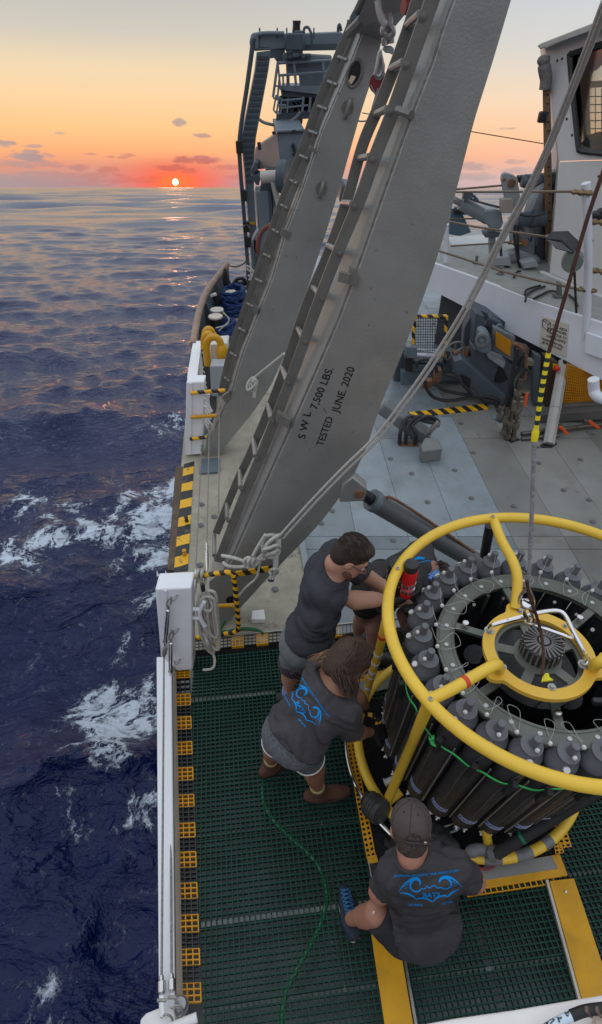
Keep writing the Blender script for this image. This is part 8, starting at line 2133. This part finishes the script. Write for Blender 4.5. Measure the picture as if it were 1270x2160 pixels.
def man_glasses():
 c=G(743,1172,1.62);r,f,u=frame((.80,-.16,-.58),(.50,.10,.86))
 neck=G(704,1216,1.455);shR=G(676,1244,1.40);shL=shR+Vector((.09,.28,.01))
 pel=G(645,1352,.93);hR,hL=G(630,1362,.90),G(668,1342,.90)
 kR,aR=G(617,1406,.50),G(607,1458,.13);kL,aL=G(682,1376,.50),G(690,1426,.12)
 eR,wR=G(748,1266,1.26),G(838,1264,1.30);eL=Vector((.52,2.50,1.18));wL=G(872,1285,1.22)
 sk=skin('fair_skin',(.47,.255,.175))
 tp,(lat,dep,sp)=torso_prims(neck,pel,shL,shR,hL,hR,.86)
 pr=head_prims(c,r,f,u,1.0)+[('c',tuple(c-u*.07-f*.03),tuple(neck),.054,.052,.02)]+tp
 for s,e,w in ((shL,eL,wL),(shR,eR,wR)):pr += limb(s,e,.052,.043)+limb(e,w,.044,.029,(.22,.047,(0,0,0)))
 for h_,k_,a in ((hL,kL,aL),(hR,kR,aR)):pr += limb(h_,k_,.088,.058)+limb(k_,a,.056,.036,(.3,.056,(-.015,0,0)))
 b=sdf_obj('person',pr,sk,.009,.03)
 tag(b,'standing man with short dark hair, glasses and a beard reaching to the red strobe','person')
 tp2,_=torso_prims(neck,pel,shL,shR,hL,hR,1.08,.012)
 tp2=tp2[:4]+[collar(c,f,u,neck,shL,shR,.115)[0]]
 cuts=[]
 for s,e in ((shL,eL),(shR,eR)):
  tp2 += [('c',tuple(s),tuple(s.lerp(e,.72)),.076,.084,.05)];d=(e-s).normalized();cuts.append((tuple(s.lerp(e,.56)),tuple(d),.14))
 R=np.array([lat,dep,sp]).T
 tp2 += [('e',tuple(pel+sp*.06),R,(.165,.135,.14),.07)]
 sh=sdf_obj('shirt',tp2,M('slate_shirt',(.054,.056,.066),.88,var=.14,vs=9,bump=.9,bs=17,spec=.15),.008,.05,b,cuts=cuts+[(tuple(pel+sp*.085),tuple((-sp-Vector((.0,-.25,0))).normalized()),None),collar(c,f,u,neck,shL,shR)[1]],disp=fold_disp(31,.0105,15,[sp,sp*.6+lat*.6+dep*.3,sp*.7-dep*.5]),smooth_it=1)
 decal(sh,[[(734,1240,2),(738,1235,5),(742,1238,2)]],[],CYAN,parent=b)
 SB=M('board_shorts',(.15,.17,.175),.9,var=.2,vs=7,bump=.25,bs=160)
 pr=[('c',tuple(hL),tuple(hL.lerp(kL,.95)),.105,.092,.05),('c',tuple(hR),tuple(hR.lerp(kR,.95)),.108,.096,.05),('e',tuple(pel),R,(.18,.15,.15),.05)]
 cu=[(tuple(h_.lerp(k_,.83)),tuple((k_-h_).normalized()),.17) for h_,k_ in ((hL,kL),(hR,kR))]
 so=sdf_obj('shorts',pr,SB,.009,.05,b,cuts=cu,disp=fold_disp(38,.004,24),smooth_it=1)
 nt=bpy.data.materials.new('striped_band');nt.use_nodes=True
 N_,L_=nt.node_tree.nodes,nt.node_tree.links
 tcx=N_.new('ShaderNodeTexCoord');wv=N_.new('ShaderNodeTexWave');wv.wave_type='BANDS';wv.bands_direction='X';wv.inputs['Scale'].default_value=13;wv.inputs['Distortion'].default_value=.6;wv.inputs['Detail'].default_value=2
 mpp=N_.new('ShaderNodeMapping');mpp.inputs['Rotation'].default_value=(0,.1,.5);L_.new(tcx.outputs['Object'],mpp.inputs[0]);L_.new(mpp.outputs[0],wv.inputs[0])
 rp_=N_.new('ShaderNodeValToRGB');rp_.color_ramp.interpolation='CONSTANT'
 rp_.color_ramp.elements[0].color=(.030,.014,.022,1);rp_.color_ramp.elements[1].position=.60;rp_.color_ramp.elements[1].color=(.20,.20,.20,1)
 e_=rp_.color_ramp.elements.new(.72);e_.color=(.05,.03,.045,1);e_=rp_.color_ramp.elements.new(.9);e_.color=(.13,.12,.13,1)
 L_.new(wv.outputs['Fac'],rp_.inputs[0]);L_.new(rp_.outputs[0],N_['Principled BSDF'].inputs['Base Color']);N_['Principled BSDF'].inputs['Roughness'].default_value=.9
 for h_,k_,r0_ in ((hR,kR,.098),(hL,kL,.094)):
  d=(k_-h_).normalized();p=h_.lerp(k_,.50);q2=h_.lerp(k_,.86);ln=(q2-p).length
  mb=MB();mb.lathe([(r0_+.004,0),(r0_+.005,ln*.5),(r0_+.004,ln)],p,d,26);mb.build('striped_leg',nt,parent=so)
 sdf_sock=M('blue_sock',srgb(120,140,200),.9,var=.15)
 for k_,a in ((kR,aR),(kL,aL)):
  d=(k_-a).normalized();mb=MB();mb.lathe([(.040,-.08),(.041,-.02),(.044,.045),(.041,.05)],a,d,18);mb.build('sock',sdf_sock,parent=b)
  boot(a,(.95,-.1,0),M('dark_work_shoe',(.03,.03,.032),.7),b,.10,.28,'shoe',M('dark_sole',(.03,.02,.016),.8),.042)
 HD=M('dark_brown_hair',(.032,.018,.012),.6,var=.4,vs=30,bump=.8,bs=200)
 RH=np.array([r,f,u]).T
 q=lambda x,y,z:c+r*x+f*y+u*z
 hr=sdf_obj('hair',[('e',tuple(q(0,-.020,.030)),RH,(.086,.098,.096)),('e',tuple(q(0,.040,.084)),RH,(.056,.044,.030),.03),('e',tuple(q(0,-.05,-.03)),RH,(.070,.062,.065))],HD,.0055,.03,b,
     cuts=[(tuple(q(0,.062,.035)),tuple((f*.70-u*.72).normalized()),None),(tuple(q(0,-.03,-.075)),tuple((-u).normalized()),None),(tuple(q(0,.018,-.02)),tuple((f*.8-u*.6).normalized()),None)],disp=lambda P:wrinkle(P,41,.0012,150),smooth_it=1)
 mb=MB();g=random.Random(8)
 for k in range(0):
  th_,ph=g.uniform(.0,1.25),g.uniform(0,6.28)
  n0=r*math.sin(th_)*math.cos(ph)+f*math.sin(th_)*math.sin(ph)+u*math.cos(th_)
  p0=q(0,-.018,.030)+r*(n0.dot(r)*.085)+f*(n0.dot(f)*.098)+u*(n0.dot(u)*.095)
  dv=(n0*.5+f*.7+Vector((g.uniform(-.4,.4),g.uniform(-.4,.4),0))).normalized()
  mb.tube([p0,p0+dv*.012,p0+dv*.020-n0*.003],[.0022,.0016,.0006],4)
 g=random.Random(8)
 for k in range(420):
  th_,ph=math.acos(1-g.random()*.95),g.uniform(0,6.28)
  n0=r*math.sin(th_)*math.cos(ph)+f*math.sin(th_)*math.sin(ph)+u*math.cos(th_)
  p0=q(0,-.020,.030)+r*(n0.dot(r)*.086)+f*(n0.dot(f)*.098)+u*(n0.dot(u)*.096)
  if (p0-c).dot(f) > .05 and (p0-c).dot(u) < .05:continue
  sw=(f*.9+r*.25-u*.1);sw=(sw-n0*sw.dot(n0)).normalized()
  mb.tube([p0-n0*.002,p0+sw*.014+n0*.003,p0+sw*.030+n0*.001],[.0020,.0018,.0005],4)
 mb.build('hair_tufts',HD,parent=hr)
 BRD=M('short_beard',(.19,.088,.055),.85,var=.35,vs=60,bump=.8,bs=400)
 sdf_obj('beard',[('e',tuple(q(0,.050,-.087)),RH,(.0445,.0465,.0385)),('e',tuple(q(0,.026,-.072)),RH,(.0615,.058,.058)),('c',tuple(q(0,.074,-.109)),tuple(q(0,.080,-.113)),.0175,.0175,.02),('c',tuple(q(-.02,.094,-.064)),tuple(q(.02,.094,-.064)),.008,.008,.01)],BRD,.0055,.02,b,
   cuts=[(tuple(q(0,.05,-.060)),tuple((u*.9+f*.25).normalized()),None),(tuple(q(0,-.012,0)),tuple(-f),None)],disp=lambda P:wrinkle(P,44,.0012,260),smooth_it=0)
 FR=M('dark_red_glasses',(.06,.015,.015),.3)
 gl=MB()
 for s in (-1,1):
  gl.tube([q(s*.034+math.cos(t)*.026,.104-.012*abs(math.cos(t))*(1 if s*math.cos(t) > 0 else 0),-.012+math.sin(t)*.017) for t in np.linspace(0,2*math.pi,20,endpoint=False)],.0022,6,closed=True)
  gl.tube([q(s*.060,.094,-.006),q(s*.078,.06,-.008),q(s*.082,.0,-.010),q(s*.080,-.014,-.02)],.0022,6)
 gl.tube([q(-.008,.108,-.010),q(.008,.108,-.010)],.0022,6)
 gl.build('glasses',FR,parent=b)
 for s in (-1,1):
  mb=MB();mb.tube([q(s*.018,.093,.016),q(s*.036,.090,.020),q(s*.052,.078,.014)],[.004,.0045,.003],6);mb.build('eyebrow',HD,parent=b)
  mb=MB();mb.ball(q(s*.032,.082,-.012),.0125,10,6);mb.build('eye',M('eye_white',(.5,.46,.43),.3),parent=b)
 for w,d,n,sd in ((wR,(.9,.1,.25),(.1,.7,.6),-1),(wL,(.85,-.2,.3),(.2,-.6,.6),1)):
  sdf_obj('glove',hand_prims(w,d,n,.55,1.12,sd),GLOVE,.0045,.012,b,smooth_it=1)
 return b
man_glasses()
def bender():
 c=G(925,1228,1.02);r,f,u=frame((.35,-.55,-.75),(.85,.2,.45))
 neck=G(908,1200,1.12);pel=G(788,1246,.92);shR=G(884,1238,1.06);shL=shR+Vector((.06,.30,.03))
 hR,hL=G(776,1262,.86),G(792,1240,.86)+Vector((.05,.14,0))
 kR,aR=G(766,1303,.48),G(752,1340,.10);kL,aL=G(792,1318,.48),G(785,1382,.12)
 eR,wR=G(850,1296,.74),G(858,1345,.55);eL,wL=G(905,1290,.74),G(880,1335,.55)
 sk=skin('rosy_skin',(.36,.20,.15))
 tp,(lat,dep,sp)=torso_prims(neck,pel,shL,shR,hL,hR,.88)
 pr=head_prims(c,r,f,u,.97)+[('c',tuple(c-u*.06-f*.03),tuple(neck),.05,.05,.02)]+tp
 for s,e,w in ((shL,eL,wL),(shR,eR,wR)):pr += limb(s,e,.048,.038)+limb(e,w,.040,.027)
 for h_,k_,a in ((hL,kL,aL),(hR,kR,aR)):pr += limb(h_,k_,.088,.056)+limb(k_,a,.054,.036,(.3,.052,(-.01,0,0)))
 b=sdf_obj('person',pr,sk,.010,.03)
 tag(b,'person bent double behind the frame, dark hair with a blue bow','person')
 tp2,_=torso_prims(neck,pel,shL,shR,hL,hR,1.14,.018)
 tp2=tp2[:4]+[collar(c,f,u,neck,shL,shR,.115)[0]]
 cuts=[]
 for s,e in ((shL,eL),(shR,eR)):
  tp2 += [('c',tuple(s),tuple(s.lerp(e,.6)),.07,.075,.05)];d=(e-s).normalized();cuts.append((tuple(s.lerp(e,.5)),tuple(d),.13))
 R=np.array([lat,dep,sp]).T
 sh=sdf_obj('shirt',tp2,SHIRT,.009,.05,b,cuts=cuts+[(tuple(pel+sp*.0),tuple(-sp),None),collar(c,f,u,neck,shL,shR)[1]],disp=fold_disp(53,.009,18,[sp,lat]),smooth_it=1)
 decal(sh,[[(846,1186,2),(858,1180,5),(868,1177,3)],[(872,1180,2),(884,1177,6),(896,1178,3)],[(838,1196,2),(852,1190,3),(866,1186,2)],[(880,1188,1.2),(900,1183,1.5),(915,1184,1.)]],[],CYAN,parent=b)
 BS=M('black_shorts',(.022,.022,.025),.85)
 pr=[('c',tuple(hL),tuple(hL.lerp(kL,.6)),.10,.092,.05),('c',tuple(hR),tuple(hR.lerp(kR,.6)),.10,.092,.05),('e',tuple(pel),R,(.17,.14,.15),.05)]
 sdf_obj('shorts',pr,BS,.009,.05,b,cuts=[(tuple(h_.lerp(k_,.42)),tuple((k_-h_).normalized()),.15) for h_,k_ in ((hL,kL),(hR,kR))],disp=fold_disp(58,.003,26),smooth_it=1)
 boot(aR,(.9,.2,0),M('dark_work_shoe',(.03,.03,.032),.7),b,.09,.26,'shoe',None,.042)
 boot(aL,(.9,.1,0),M('black_boot',(.016,.018,.020),.5,var=.2),b,.30,.27,'boot',None,.052)
 HD=M('dark_hair',(.030,.017,.012),.55,var=.4,vs=30,bump=.7,bs=160,stretch=(2,2,.8))
 RH=np.array([r,f,u]).T;q=lambda x,y,z:c+r*x+f*y+u*z
 hr=sdf_obj('hair',[('e',tuple(q(0,-.022,.022)),RH,(.092,.106,.102)),('e',tuple(q(0,-.07,-.02)),RH,(.07,.06,.08))],HD,.007,.03,b,cuts=[(tuple(q(0,.05,-.02)),tuple((f*.85-u*.55).normalized()),None)],disp=lambda P:wrinkle(P,61,.004,60,[f,f*.7+r]),smooth_it=1)
 mb=MB();hair_strands(mb,[q(x,-.1,z) for x in (-.04,0,.04) for z in (-.04,.02)],[G(930,1195,1.14),G(940,1192,1.12),G(900,1192,1.16)],50,.005,3,.014);mb.build('hair_strands',HD,parent=hr)
 BOW=M('blue_bow_cloth',srgb(96,140,205),.8,var=.2,vs=30)
 ctr=G(911,1213,1.15);mb=MB()
 for (dx,dy,w0,w1) in [(-14,-2,.006,.018),(13,-7,.006,.018),(-5,10,.005,.014),(8,8,.005,.014)]:
  e_=G(911+dx,1213+dy,1.15);d=(e_-ctr);s_=Vector((-d.y,d.x,0)).normalized()
  mb.loft([ctr+s_*w0+Vector((0,0,.008)),ctr-s_*w0+Vector((0,0,.008)),ctr-s_*w0-Vector((0,0,.004)),ctr+s_*w0-Vector((0,0,.004))],[e_+s_*w1+Vector((0,0,.012)),e_-s_*w1+Vector((0,0,.012)),e_-s_*w1-Vector((0,0,.004)),e_+s_*w1-Vector((0,0,.004))])
 mb.ball(ctr+Vector((0,0,.006)),.010,8,5)
 mb.build('hair_bow',BOW,parent=hr)
 for w,d,n,sd in ((wR,(.3,-.4,-.85),(.8,.3,.1),-1),(wL,(.1,-.5,-.85),(-.8,.2,.1),1)):
  sdf_obj('glove',hand_prims(w,d,n,.5,1.1,sd),GLOVE,.005,.012,b,smooth_it=1)
 return b
bender()
